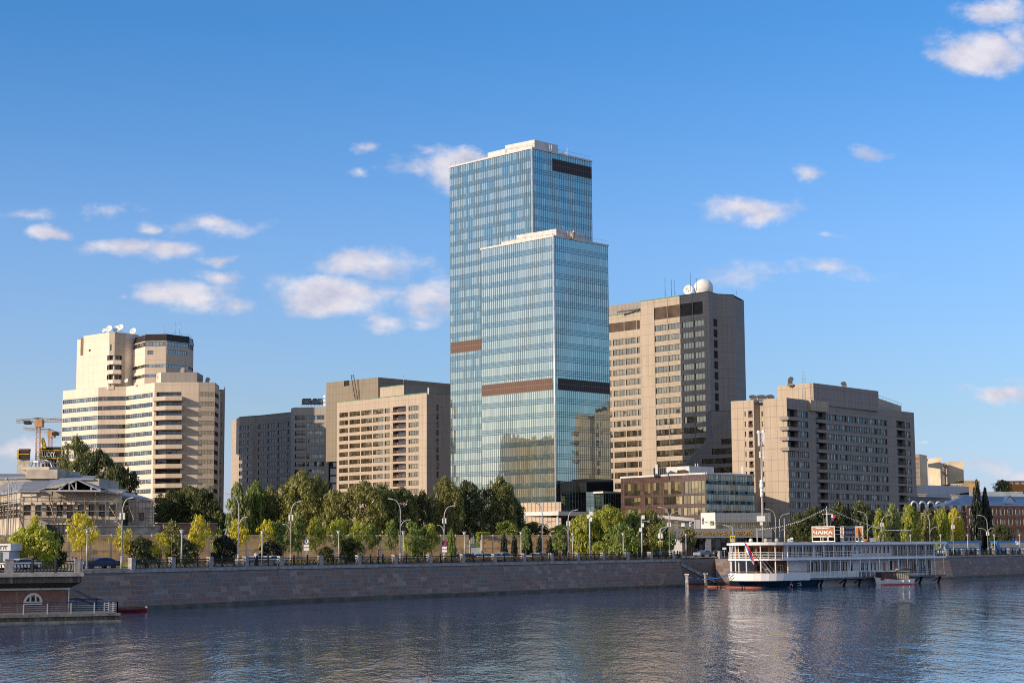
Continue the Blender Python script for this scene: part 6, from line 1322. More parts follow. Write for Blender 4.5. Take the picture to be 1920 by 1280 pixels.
lamp('lamp curving right with a white box, left of the tall white camera pole',1065.6,955,1083,955,[(1057,989)],box=981)
lamp('double armed lamp between the bushy trees and the entrance letters',1255,950,1233,950,[(1271,958)],box=983)
lamp('lamp curving left, close left neighbour of another behind the boat roof',1454.6,953.5,1435,953.5,[(1447,990)])
lamp('lamp curving right, next to the one curving left behind the boat roof',1462,962,1480,962,[(1469,992)])
lamp('lamp curving left just right of the wooden restaurant sign',1626.7,958,1608,958,[(1638,986)])
lamp('lamp curving right among poplars, right of the restaurant sign',1654,965,1668,965,[(1647,987)],box=983)
lamp('lamp curving left above the right end of the boat roof',1743.5,961,1726,961,[(1754,988)])
lamp('lamp curving right above the left coach',1787,968,1800,968,[],box=987)
lamp('lamp with one upper arm and two low arms, between the two coaches',1851.7,965,1833,965,[(1838,989.5),(1861,989)],box=1000)
lamp('curved hook lamp at the far left before the scaffolded house',14.6,893,10,906,[],Y=195)
for i,px in enumerate((24,29,34,39,44)):
    lamp(['first','second','third','fourth','fifth'][i]+' from the left of five small hook lamps at the old house corner',px,902.5+i*.4,px-4,906,[],Y=250+i*14)
def postlamp(label,px,top,Y=None):
    Y=Y or quayY(px,3.2); x=C(px,1000,Y).x; z1=C(px,top,Y).z; t=thing('post_lamp',label,'post lamp',(x,Y,TOP),0,'short post lamps on the promenade'); k=MB(); k.tube([(x,Y,TOP),(x,Y,z1-.5)],[.11,.08],8); k.build('pole',M_['lampgrey'],t)
    k=MB(); k.lathe([(.08,-.5),(.16,-.45),(.2,-.12),(.12,-.1)],10,(x,Y,z1)); k.build('lantern',M_['lamphead'],t); k=MB(); k.lathe([(.34,-.12),(.3,-.04),(.05,0.02)],12,(x,Y,z1)); k.build('cap',M_['lampgrey'],t)
for px,top,lab in ((164,991,'right of the yellow young tree and beside the parked dark blue car'),(341,992,'between a sparse yellow tree and a dark shrub'),(492,994,'left of the dark green young tree, near the man in white'),(635,994,'between two yellow green trees left of the dark low shrub'),(756.5,995,'right beside the tall lamp before the tan block'),(871,996,'just right of the cypress and the round sign'),(977,996,'before the hoarding below the glass tower canopy'),(1073.5,998,'right beside the lamp with a white box, before the hoarding'),(1168.5,998,'in front of the bushy trees left of the camera pole'),(1286,1000,'left of the parked white cars under the entrance letters'),(1648,1003,'behind the right half of the boat roof, between poplars'),(1707,1001,'above the right part of the boat roof, second short one'),(1763.3,1001,'at the right end of the boat, left of the coach'),(1814,1001,'in front of the tail of the left coach'),(1864,1001,'in front of the left end of the right coach'),(1911.5,1001,'at the right edge beside the bus stop sign')):
    postlamp('short lantern '+lab,px,top)
# ---- telecom mast -----------------------------------------------------------
Y=305; x=C(1429.5,950,Y).x; t=thing('telecom_mast','very tall grey mast hung with white aerial boxes, before the hotel','mast',(x,Y,TOP)); zT=C(1428,812,Y).z; k=MB(); k.tube([(x,Y,TOP),(x,Y,TOP+10),(x,Y,zT)],[.24,.2,.09],10); k.build('pole',M_['lampgrey'],t)
def mz(py): return C(1430,py,Y).z
for (dx,y0,y1,w_,dd) in ((-.45,812,836,.28,-.2),(.42,810,834,.35,-.3),(-.3,846,858,.25,-.2),(.32,845,860,.3,-.2),(-.35,984,974,.5,-.3)):
    k=MB(); k.box(x+dx-w_/2,x+dx+w_/2,Y-.5+dd,Y-.2+dd,mz(max(y0,y1)),mz(min(y0,y1))); k.bar((x+dx,Y-.3,mz((y0+y1)/2)),(x,Y,mz((y0+y1)/2)),.1); k.build('antenna_panel',M_['white'],t)
for py,w_ in ((904,.33),(911,.38),(920,.3),(927,.32)):
    k=MB(); k.lathe([(w_*.4,-.5),(w_,-.35),(w_,.35),(w_*.4,.5)],10,(x-.1,Y-.3,mz(py))); k.build('equipment_drum',M_['white'],t)
k=MB(); k.ball((x-.4,Y-.3,mz(810)),.35,10); k.build('top_drum',M_['white'],t); k=MB(); k.ball((x+.45,Y-.3,mz(809)),.32,10); k.build('top_drum',M_['white'],t)
k=MB(); k.box(x-1.1,x+.3,Y-1.0,Y-.3,mz(977),mz(967)); k.build('cabinet',M_['white'],t); k=MB(); k.box(x+.4,x+1.1,Y-.6,Y-.2,mz(976),mz(968)); k.build('cabinet',M_['steel'],t)
# ---- plain camera poles, signs, signals ------------------------------------
def campole(label,px,top,boxes,arm=None,Y=None):
    Y=Y or quayY(px,4); x=C(px,1000,Y).x; t=thing('camera_pole',label,'camera pole',(x,Y,TOP)); k=MB(); k.tube([(x,Y,TOP),(x,Y,C(px,top,Y).z)],[.15,.1],8); k.build('pole',M_['lampgrey'],t)
    for bx_,by_ in boxes: k=MB(); q=C(bx_,by_,Y-.3); k.box(q.x-.22,q.x+.22,q.y-.15,q.y+.15,q.z-.3,q.z+.3); k.build('camera_box',M_['white'],t)
    if arm: k=MB(); a_=C(*arm,Y); k.bar((x,Y,a_.z),a_,.1); k.box(a_.x-.1,a_.x+.25,a_.y-.1,a_.y+.1,a_.z-.2,a_.z+.15); k.build('camera_arm',M_['steel'],t)
campole('tall white camera pole rising left of the bushy trees',1105.8,953.5,[(1108.5,962),(1103.8,968),(1107.5,973)])
campole('white camera pole with a side arm in front of the bushy trees',1203.3,966,[(1206,969),(1201,993),(1204.5,984)],(1215,976.5))
campole('bare grey flagpole above the left part of the boat roof',1419.8,989,[],Y=300); campole('bare grey pole right of the twin lamps behind the boat',1471.3,971,[],Y=318)
M_['yel']=simple('yellow_sign',(.75,.62,.02),.5); M_['blue']=simple('blue_sign',(.02,.09,.42),.5); M_['redp']=simple('red_paint',(.55,.03,.03),.5)
def crossing(name,label,px,py,Y,s_=.42,cat='road sign',pole=True):
    q=C(px,py,Y); t=thing(name,label,cat,(q.x,Y,TOP if pole else q.z)); 
    if pole: k=MB(); k.tube([(q.x,Y+.1,TOP),(q.x,Y+.1,q.z+s_)],.06,6); k.build('pole',M_['lampgrey'],t)
    k=MB(); k.box(q.x-s_*1.25,q.x+s_*1.25,Y-.02,Y+.03,q.z-s_*1.5,q.z+s_*1.5); k.build('yellow_board',M_['yel'],t)
    k=MB(); k.box(q.x-s_*.9,q.x+s_*.9,Y-.05,Y-.02,q.z-s_*1.0,q.z+s_*1.0); k.build('blue_plate',M_['blue'],t)
    k=MB(); k.face([(q.x-s_*.7,Y-.06,q.z-s_*.75),(q.x+s_*.7,Y-.06,q.z-s_*.75),(q.x,Y-.06,q.z+s_*.8)]); tr=k.build('white_triangle',M_['white'],t)
    k=MB(); k.ball((q.x,Y-.09,q.z+s_*.22),s_*.1,6); k.bar((q.x,Y-.08,q.z+s_*.15),(q.x,Y-.08,q.z-s_*.2),s_*.14,.02); k.bar((q.x,Y-.08,q.z-s_*.18),(q.x-s_*.22,Y-.08,q.z-s_*.6),s_*.1,.02); k.bar((q.x,Y-.08,q.z-s_*.18),(q.x+s_*.22,Y-.08,q.z-s_*.6),s_*.1,.02); k.build('walking_figure',M_['dark'],t)
    return t
# signal gantry left
Y=285; x=C(1238,1000,Y).x; t=thing('traffic_signal_mast','grey signal mast with a long arm reaching right over the road, below the letters','traffic signal',(x,Y,TOP)); k=MB(); P_=[(x,Y,TOP),(x,Y,C(1238,993,Y).z),C(1240,990,Y),C(1255,986,Y),C(1297,981,Y)]; k.tube(P_,[.14,.12,.1,.08,.06],8); k.bar(C(1239,999,Y),C(1251,988,Y),.1); k.build('mast_arm',M_['lampgrey'],t)
for px,py,w_,h_ in ((1280.5,983.5,6,6.5),(1295,982.5,5,9)): q=C(px,py,Y-.2); k=MB(); s_=Y/F; k.box(q.x-w_/2*s_,q.x+w_/2*s_,Y-.35,Y-.1,q.z-h_/2*s_,q.z+h_/2*s_); k.build('signal_board',M_['white'],t); 
k=MB(); 
for dz in (-.25,0,.25): k.lathe([(.01,0),(.11,0),(.11,.05)],10,(C(1295,982.5,Y).x,Y-.42,C(1295,982.5,Y).z+dz),0,(0,-1,0))
k.build('signal_lenses',M_['dark'],t)
for px in (1235.5,1240.5): q=C(px,1004,Y-.3); k=MB(); k.box(q.x-.16,q.x+.16,Y-.4,Y-.15,q.z-.4,q.z+.4); k.build('backing_board',M_['white'],t)
crossing('crossing_sign','yellow bordered crossing sign low on the signal mast beside the tree trunk',1238,1018.5,284.2,.3)
Y=300; x=C(1373.5,1000,Y).x; t=thing('traffic_signal_mast','grey signal mast whose arm reaches left in front of the gold letters','traffic signal',(x,Y,TOP)); k=MB(); k.tube([(x,Y,TOP),(x,Y,C(1373,988,Y).z),C(1370,986,Y),C(1340,981,Y),C(1322,978,Y)],[.14,.12,.1,.08,.06],8); k.bar(C(1373.5,993,Y),C(1362,985,Y),.09); k.build('mast_arm',M_['lampgrey'],t)
k=MB(); q=C(1318,977,Y-.2); 
k.box(q.x-.2,q.x+.2,Y-.4,Y-.1,q.z-.5,q.z+.6); k.build('signal_head',M_['lampgrey'],t); k=MB(); k.ball((q.x,Y-.45,q.z+.3),.12,8); k.build('red_lens',M_['redp'],t)
crossing('crossing_sign','yellow bordered crossing sign hanging from the signal arm before the white stair tower',1335.3,980.5,299,.3,pole=False)
crossing('crossing_sign','yellow bordered crossing sign on the mast just above the left end of the boat roof',1373.5,1009.5,299,.36)
def roundsign(label,px,py,Y,face,ring,plates=1):
    q=C(px,py,Y); t=thing('round_road_sign',label,'road sign',(q.x,Y,TOP)); k=MB(); k.tube([(q.x,Y+.1,TOP),(q.x,Y+.1,q.z+.3)],.05,6); k.build('pole',M_['lampgrey'],t)
    k=MB(); k.lathe([(.01,0),(.36,0),(.36,.04)],18,(q.x,Y,q.z),0,(0,-1,0)); k.build('disc',ring,t); k=MB(); k.lathe([(.01,0),(.27,0),(.27,.03)],18,(q.x,Y-.05,q.z),0,(0,-1,0)); k.build('centre',face,t)
    k=MB(); k.box(q.x-.05,q.x+.05,Y-.1,Y-.08,q.z-.15,q.z+.15); k.build('symbol',ring if face!=M_['white'] else M_['dark'],t)
    for i in range(plates): k=MB(); k.box(q.x-.32,q.x+.32,Y-.03,Y,q.z-.72-i*.42,q.z-.42-i*.42); k.build('lower_plate',M_['white'],t)
roundsign('round blue no stopping sign with white plates on the lamp beside the cypress',833.5,1018.5,quayY(833)-.4,M_['blue'],M_['redp'],2)
roundsign('round white sign with plates on a short pole between young trees left of centre',574.5,1014,quayY(574)+.5,M_['white'],M_['steel'],2)
q=C(1358,1028,295); t=thing('info_board','small white board on a post by the railing left of the boat','sign',(q.x,295,TOP)); k=MB(); k.tube([(q.x,295,TOP),(q.x,295,q.z)],.06,6); k.build('post',M_['lampgrey'],t); k=MB(); k.box(q.x-.33,q.x+.33,294.9,295,q.z-.15,q.z+.2); k.build('board',M_['white'],t)
q=C(1905,1012,345); t=thing('bus_stop_sign','blue and white bus stop sign on a thin post at the right edge','sign',(q.x,345,TOP)); k=MB(); k.tube([(q.x,345,TOP),(q.x,345,q.z+.4)],.06,6); k.build('post',M_['lampgrey'],t); k=MB(); k.box(q.x-.7,q.x-.1,344.9,345,q.z-.1,q.z+.4); k.build('blue_plate',M_['blue'],t); k=MB(); k.box(q.x-.2,q.x+.45,344.9,345,q.z-.9,q.z-.2); k.build('timetable',M_['white'],t)
# ============================================================= floating restaurant
O_=Vector((42.4,262.0)); TH=R(42.2); ct,st=math.cos(TH),math.sin(TH)
def bw(x,y,z=None): 
    X,Y=O_.x+ct*x-st*y,O_.y+st*x+ct*y
    return (X,Y) if z is None else (X,Y,z)
bt=thing('floating_restaurant','long white two deck floating restaurant with a wooden sign on its roof','boat',(O_.x,O_.y,0)); LB_=41.6; WB=10.0
navy=simple('navy_hull_paint',(.008,.028,.055),.3); bwhite=simple('boat_white_paint',(.86,.86,.86),.4,var=.05); bgrey=simple('boat_grey_underside',(.13,.14,.16),.5); teak=simple('varnished_teak',(.36,.17,.06),.35,var=.25,scale=3)
def outline(o=0,a=5.5,n_=14,x1=None):
    e=x1 if x1 is not None else LB_; pts=[(-.5-(a+o)*math.cos(p_),5-(5+o)*math.sin(p_)) for p_ in [math.pi/2-math.pi*i/n_ for i in range(n_+1)]]
    pts=[(-.5-(a+o)*math.cos(math.pi*(i/n_-.5)),5+(5+o)*math.sin(math.pi*(i/n_-.5))) for i in range(n_+1)]
    return [bw(*p_) for p_ in pts],[(e+o,10+o),(e+o,-o)]
def slabp(o,z0,z1,m0,name,par,mi=0):
    P,e=outline(o); k=MB(); k.prism((P+[bw(*q) for q in e])[::-1],z0,z1,0,True,True); return k.build(name,m0,par)
slabp(0,1.08,1.30,bgrey,'lower_deck',bt); slabp(.12,4.12,4.42,bwhite,'upper_deck',bt); slabp(.3,6.45,6.78,bwhite,'roof_slab',bt)
P,e=outline(-.35); k=MB(); k.prism((P+[bw(LB_-.4,9.6),bw(LB_-.4,.4)])[::-1],6.78,6.9,0); k.build('roof_top',simple('roof_membrane',(.5,.48,.45),.8,var=.3),bt)
k=MB(); H1=[(-3.2,5),(-2.7,2.4),(-.8,1.0),(3,.7),(8,.7)]; H1=H1+[(x,10-y) for x,y in H1[::-1][:-1]]; lo=[bw(x*1.0,5+(y-5)*.86) for x,y in H1]; hi=[bw(x-(.8 if x<2 else 0),y) for x,y in H1]; k.prism(lo[::-1],-.6,1.08,0,True,False,scale_top=hi[::-1]); k.build('hull',navy,bt)
k=MB(); lo2=[bw(x-.03,5+(y-5)*.885) for x,y in H1[:9]]; k.prism([(p_[0],p_[1]) for p_ in lo2][::-1],-.1,.06,0,False); k.build('waterline_stripe',bwhite,bt)
for (x,nm) in ((.9,0),(2.9,1)):   # painted emblem figures on the navy hull
    k=MB(); y=.72
    if nm==0:
        for p_,q_ in (((.0,.25),(.0,.8)),((0,.8),(.35,.95)),((0,.5),(.4,.4)),((.4,.4),(.35,.15)),((-.25,.35),(0,.5))): k.bar(bw(x+p_[0],y,p_[1]),bw(x+q_[0],y,q_[1]),.16,.05)
    else:
        for p_,q_ in (((-.5,.2),(.6,.25)),((-.3,.5),(0,.7)),((.1,.5),(.4,.75)),((.2,.3),(.5,.5))): k.bar(bw(x+p_[0],y,p_[1]),bw(x+q_[0],y,q_[1]),.1,.05)
    k.build('painted_emblem',bwhite,bt)
k=MB(); k.box(8,LB_-.8,1.6,8.4,-.6,1.08); k.v=[bw(*p_[:2],p_[2]) for p_ in k.v]; k.build('pontoon',simple('pale_pontoon',(.42,.43,.44),.5,var=.15),bt)
for x in (8.3,14.3,18.2,24.5,29.5,35,40.4):
    k=MB(); k.bar(bw(x,.25,1.1),bw(x,.9,-.2),.18,.3); k.bar(bw(x,.4,1.05),bw(x,1.6,.3),.16,.12); k.build('support_bracket',M_['dark'],bt)
# bulwark round the end
P,_=outline(.02); P2,_=outline(.25); k=MB(); P=[bw(4.6,-.02)]+P+[bw(4.6,10.02)]; P2=[bw(4.7,-.25)]+P2+[bw(4.7,10.25)]
for i in range(len(P)-1):
    k.face([(*P[i],1.05),(*P[i+1],1.05),(*P2[i+1],2.2),(*P2[i],2.2)]); k.face([(*P2[i],2.2),(*P2[i+1],2.2),(*P[i+1],2.18),(*P[i],2.18)])
k.build('bulwark',bwhite,bt); k=MB()
for i in range(len(P2)-1): k.bar((*P2[i],2.46),(*P2[i+1],2.46),.14,.07)
for i in range(len(P2)-1): k.bar((*P2[i],2.2),(*P2[i],2.46),.05)
k.build('teak_handrail',teak,bt)
for wd,x in (('Ч А Й К А',-3.3),): pass
# posts
def pillars(z0,z1,name,o,xs,w_=.12):
    for x in xs: k=MB(); k.bar(bw(x,-o,z0),bw(x,-o,z1),w_); k.build(name,bwhite,bt)
pillars(1.3,4.12,'deck_post',-.1,[5,7.5,10,12.6,15.2,17.8,20.4,23,25.6,28.2,30.8,33.4,36,38.6,41.2]); pillars(4.42,6.45,'deck_post',-.1,[3.2,5.8,8.4,11,13.6,16.2,28,30.8,33.4,36,38.6,41.3],.1)
PP,_=outline(-.15)
for i in range(0,15,2):
    k=MB(); k.bar((*PP[i],1.3),(*PP[i],4.12),.16); k.build('deck_post',bwhite,bt); k=MB(); k.bar((*PP[i],4.42),(*PP[i],6.45),.12); k.build('deck_post',bwhite,bt)
# rails
def boatrail(pts,z0,h,n_,name,m0,post=1.3):
    k=MB()
    for i in range(len(pts)-1):
        a,b_=Vector(pts[i]),Vector(pts[i+1])
        for j in range(n_): z=z0+h*(j+1)/n_; k.bar((*a,z),(*b_,z),.05)
        m_=max(1,int((b_-a).length/post))
        for j in range(m_): q=a+(b_-a)*j/m_; k.bar((*q,z0),(*q,z0+h),.06)
    k.build(name,m0,bt)
PR,_=outline(0); boatrail([bw(8,0)]+PR+[bw(8,10)],4.42,.95,4,'upper_rail',bwhite,1.1); boatrail([bw(8,0),bw(18,0)],4.42,1.0,2,'upper_rail',bwhite,.9); boatrail([bw(18,0),bw(LB_,0)],4.42,1.0,3,'upper_rail',M_['lampgrey'],1.3)
boatrail([bw(4.7,0),bw(24,0)],1.3,1.0,1,'lower_rail',bwhite,1.2); boatrail([bw(24,0),bw(LB_-1,0)],1.3,1.0,3,'lower_rail',M_['lampgrey'],1.3)
gl,n=mat('smoked_glass_panel'); a_=n.n('ShaderNodeBsdfTransparent',ins={0:(.55,.6,.63)}); g_=n.n('ShaderNodeBsdfGlossy',ins={0:(.8,.85,.9),'Roughness':.03}); mx=n.n('ShaderNodeMixShader',ins={0:.3}); n.nt.links.new(a_.outputs[0],mx.inputs[1]); n.nt.links.new(g_.outputs[0],mx.inputs[2]); n.out(mx)
k=MB()
for i in range(16): x=4.8+i*1.2; k.face([bw(x,.03,1.35),bw(x+1.1,.03,1.35),bw(x+1.1,.03,2.25),bw(x,.03,2.25)])
k.build('glass_balustrade',gl,bt)
# cabins, walls with windows
Bb=Bld.__new__(Bld); Bb.t=bt; Bb.wall=MB(); Bb.wm=[simple('boat_cabin_wall',(.7,.7,.72),.5,var=.06),simple('boat_teak_wall',(.30,.15,.07),.4,var=.2,scale=2)]; Bb.uo=0; Bb.extra={}
M_['bw']=panes('boat_saloon_windows',[(.12,.10,.07),(.04,.035,.03),(.20,.19,.15),(.06,.07,.07),(.3,.27,.2),(.03,.03,.03)],.12,(.85,.9,.95),.05); M_['bw_red']=panes('boat_windows_with_red_curtains',[(.55,.03,.04),(.5,.45,.42),(.6,.08,.08),(.3,.32,.33)],.08,(.9,.95,1),.04); M_['bw_cyan']=panes('boat_cabin_windows',[(.25,.4,.42),(.4,.37,.33),(.2,.28,.33),(.06,.06,.06)],.15,(.9,.97,1),.04)
tk=simple('teak_window_frame',(.16,.08,.04),.4)
def cab(xa,xb,y,z0,z1,r,mi=0): Bb.face(bw(xa,y),bw(xb,y),z0,z1,[(a-xa,b_-xa,c,d,m0,pw,{'depth':.06,'frame':fr,'fw':.07}) for a,b_,c,d,m0,pw,fr in r],mi=mi)
low=[(6.2+i*1.75,7.7+i*1.75,1.6,3.75,M_['bw'],.75,tk) for i in range(6)]+[(17.2,17.9,2.2,3.6,M_['bw'],.7,tk),(20.3,20.9,2.15,3.5,M_['bw_cyan'],.6,tk),(21.4,22,2.15,3.5,M_['bw_cyan'],.6,tk),(22.5,23.1,2.15,3.5,M_['bw_cyan'],.6,tk),(23.7,24.1,2.15,3.5,M_['bw_red'],.6,tk),(24.8,25.4,2.15,3.5,M_['bw_cyan'],.6,tk),(26.1,26.8,2.15,3.5,M_['bw_red'],.7,tk),(27.7,28.7,1.35,3.8,M_['win_dark'],.5,tk),(29.2,31.2,1.7,3.8,M_['bw_red'],.65,tk),(31.5,33.4,1.7,3.8,M_['bw_red'],.65,tk),(33.7,36,1.7,3.8,M_['bw'],.75,tk),(36.3,38.6,1.7,3.8,M_['bw'],.75,tk),(38.9,39.7,1.35,3.8,M_['win_dark'],.4,tk)]
cab(1.5,40.2,1.7,1.3,4.12,low)
up=[(.3,1.8,4.6,6.2,M_['bw'],.75,tk),(2,3.5,4.6,6.2,M_['bw'],.75,tk),(3.7,5.2,4.6,6.2,M_['bw'],.75,tk),(5.4,7.2,4.6,6.25,M_['bw'],.6,tk),(7.9,9.9,4.6,6.25,M_['bw'],.65,tk),(10.3,12.3,4.6,6.25,M_['bw'],.65,tk),(12.7,14.7,4.6,6.25,M_['bw'],.65,tk),(15.1,17.1,4.6,6.25,M_['bw'],.65,tk),(17.6,18.2,5.0,6.1,M_['bw'],.6,tk)]
for i in range(8): up.append((19.0+i*1.12,19.5+i*1.12,5.05,6.15,[M_['bw_cyan'],M_['bw_cyan'],M_['bw_cyan'],M_['bw_cyan'],M_['bw_red'],M_['bw_red'],M_['bw'],M_['bw']][i],.5,tk))
for i in range(8): up.append((28.1+i*1.5,29.45+i*1.5,4.6,6.25,M_['bw'],.68,tk))
cab(.1,40.4,1.25,4.42,6.45,up)
# end walls (towards the sun)
Bb.face(bw(.1,8.8),bw(.1,1.25),4.42,6.45,[(.3+i*1.45,1.5+i*1.45,4.55,6.2,M_['bw'],.6,{'depth':.06,'frame':teak,'fw':.16}) for i in range(5)],mi=1)
Bb.face(bw(1.5,8.3),bw(1.5,1.7),1.3,4.12,[(.5,1.4,2.2,3.4,M_['win_dark'],.5,{'depth':.06,'frame':tk}),(4.6,5.6,2.2,3.4,M_['bw'],.5,{'depth':.06,'frame':bwhite}),(2.4,3.6,1.4,3.5,M_['win_dark'],.6,{'depth':.06,'frame':tk})],mi=1)
Bb.face(bw(40.2,1.7),bw(40.2,8.3),1.3,4.12,mi=1); Bb.face(bw(40.4,1.25),bw(40.4,8.8),4.42,6.45,mi=0); Bb.face(bw(40.2,8.3),bw(1.5,8.3),1.3,4.12); Bb.face(bw(40.4,8.8),bw(.1,8.8),4.42,6.45)
Bb.wall.build('cabin_wall',Bb.wm,bt)
# verandah furniture on the open end
for j,(x,y) in enumerate(((-2.2,2.2),(-3.2,4.2),(-3.3,6.2),(-1.2,1.4),(-1.0,7.6),(-1.4,4.9))):
    for z in (4.42,1.3):
        if z<2 and j%2: continue
        t=thing('cafe_table','wooden cafe table on the '+('upper' if z>4 else 'lower')+' open end deck of the restaurant boat','table',(*bw(x,y),z),0,'cafe tables on the open boat end'); k=MB(); q=bw(x,y); k.box(q[0]-.45,q[0]+.45,q[1]-.45,q[1]+.45,z+.7,z+.76); k.build('table_top',teak,t); k=MB(); k.bar((*q,z),(*q,z+.7),.1); k.box(q[0]-.25,q[0]+.25,q[1]-.25,q[1]+.25,z,z+.04); k.build('pedestal',M_['dark'],t)
for j in range(5):
    f=-.95+.48*j; k=MB(); q=(-.5-4.2*math.cos(f),5+4.0*math.sin(f)); k.bar(bw(*q,4.42),bw(*q,6.45),.22,.16); k.build('teak_column',teak,bt)
# lower stair, roof domes
k=MB()
for s_ in (-.4,.4): k.bar(bw(-3.4,3.2+s_,4.1),bw(-.9,2.6+s_,1.35),.09,.2); k.bar(bw(-3.4,3.2+s_,4.9),bw(-.9,2.6+s_,2.2),.06)
for i in range(9): f=(i+.5)/9; k.bar(bw(-3.4+2.5*f,2.8-.6*f,4.1-2.75*f),bw(-3.4+2.5*f,3.6-.6*f,4.1-2.75*f),.22,.05)
k.build('stair',bwhite,bt)
gold=simple('dull_cream_dome',(.45,.42,.33),.4)
for px,lab in ((1408,'white ball lamp at the left end of the boat roof'),(1436,'left cream dome on the boat roof beside the tall mast'),(1456.5,'middle cream dome on the boat roof'),(1480,'right cream dome on the boat roof, beside a small blue sign')):
    Yd=263+(px-1408)*.08+2; q=C(px,1018,Yd); t=thing('roof_dome_lamp',lab,'dome lamp',(q.x,Yd,6.9)); k=MB(); k.ball((q.x,Yd,7.18),.33,12); k.build('globe',M_['white'] if px<1420 else gold,t); k=MB(); k.lathe([(.3,6.88),(.3,7.0),(.15,7.05)],12,(q.x,Yd,0)); k.build('base',M_['steel'],t)
# tricolour at the stern
fp=C(1396,1018,257.0); fq=C(1414,1062,256.6)
t=thing('tricolour_flag','drooping white, blue and red tricolour flag on a black staff at the left boat end','flag',(fq.x,fq.y,fq.z)); k=MB(); k.tube([C(1396,1017,257.0),C(1424,1050,257)+Vector((0,0,0))],.05,6); k.build('staff',M_['iron'],t)
def flagstrip(name,mt,o0,o1):
    k=MB(); n_=10; A_=C(1398,1019,256.9); B_=C(1414,1057,256.7)
    for i in range(n_):
        f0,f1=i/n_,(i+1)/n_
        def pp(f,o): p_=A_.lerp(B_,f); w_=.22+.42*math.sin(math.pi*min(1,f*1.1))**.8; return (p_.x+(o-.5)*w_,p_.y+.12*math.sin(f*9+o*3),p_.z+(o-.5)*.25*w_)
        k.face([pp(f0,o0),pp(f0,o1),pp(f1,o1),pp(f1,o0)])
    k.build(name,mt,t)
flagstrip('white_stripe',M_['white'],0,.25); flagstrip('blue_stripe',M_['blue'],.25,.55); flagstrip('red_stripe',M_['redp'],.55,1)
# wooden sign
t=thing('restaurant_sign','wooden lattice sign frame with white lettering on the boat roof','sign',(54,272,6.9)); wood,n=mat('sign_wood_slats'); pos=n.n('ShaderNodeNewGeometry').outputs['Position']; sp=n.n('ShaderNodeSeparateXYZ',ins={0:pos}); l=n.m('LESS_THAN',n.m('FRACT',n.m('MULTIPLY',sp.outputs[2],5.5)),.22)
n.out(n.pbsdf(n.mix(l,n.ramp(n.noise(pos,1.5,4),[(.3,(.22,.065,.02)),(.7,(.36,.13,.045))]),(.42,.27,.19)),.6,.3)); dkw=simple('shade_toned_sign_wood',(.10,.05,.05),.6)  # dark copy of the sign wood, shade of that panel put into its colour
def signpanel(px0,px1,Y0_,ang,zt_,zb_,wm,txt=None,tm=None,h1=0,sub=True):
    a_=C(px0,995,Y0_); d_=Vector((math.cos(ang),math.sin(ang))); r=ray(px1,995); k_=r.x/r.y; L=(k_*a_.y-a_.x)/(d_.x-k_*d_.y); b_=Vector((a_.x,a_.y))+d_*L; A_=Vector((a_.x,a_.y)); nn=Vector((d_.y,-d_.x)); k=MB()
    k.face([(*A_,zb_),(*b_,zb_),(*b_,zt_),(*A_,zt_)]); k.face([(*(A_-nn*.1),zb_),(*(A_-nn*.1),zt_),(*(b_-nn*.1),zt_),(*(b_-nn*.1),zb_)]); k.build('slat_panel',wm,t); k=MB()
    for q in (A_,b_): k.bar((*q,6.85),(*q,zt_+.05),.12)
    for f in (.38,.48,.72): q=A_+(b_-A_)*f; k.bar((*q,6.85),(*q,zb_),.08)
    k.bar((*A_,zt_),(*b_,zt_),.12); k.bar((*A_,zb_),(*b_,zb_),.07); k.bar((*A_,6.98),(*b_,6.98),.14); k.build('frame',M_['white'],t)
    if txt:
        c_=(A_+b_)/2+nn*.05; H_=zt_-zb_; fit_text(txt,tm,'lettering_word',t,c_.x,c_.y,zb_+H_*.42,L*.86,H_*.31,.03,.03,rz=ang)
        fit_text('Restaurant - Bar',tm,'lettering_line',t,c_.x,c_.y,zb_+H_*.09,L*.82,H_*.13,.03,.02,rz=ang)
        k=MB(); q0=c_-d_*L*.33; q1=c_+d_*L*.33; z=zb_+H_*.84; k.bar((*q0,z+.08),(*c_,z-.06),.05,.08); k.bar((*c_,z-.06),(*q1,z+.08),.05,.08); k.bar((*(c_-d_*.12),z),(*(c_+d_*.3),z+.02),.05,.12); k.build('gull_emblem',tm,t)
    return A_,b_
za_,zb2_=C(1540,986.8,268).z,C(1540,1006,268).z
a1_,a2_=signpanel(1522.6,1564.6,269.5,R(-40),za_,zb2_,wood,'ЧΛIКΛ',M_['white'])
signpanel(1576.3,1581.4,272,R(-30),za_,zb2_,wood); b1_,b2_=signpanel(1581.6,1603.2,270.5,R(38),za_,zb2_,dkw,'ЧΛIКΛ',simple('shade_toned_white_letters',(.5,.48,.55),.5)); signpanel(1603.8,1617.6,273,R(-38),za_,zb2_,simple('plain_sign_wood',(.36,.15,.05),.6,var=.2,scale=3))  # white letters dimmed in colour to look shaded
k=MB(); 
for z in (za_-.05,za_-.6,za_-1.2): k.bar((*a2_,z),(*b1_,z),.09)
k.build('linking_rails',M_['white'],t)
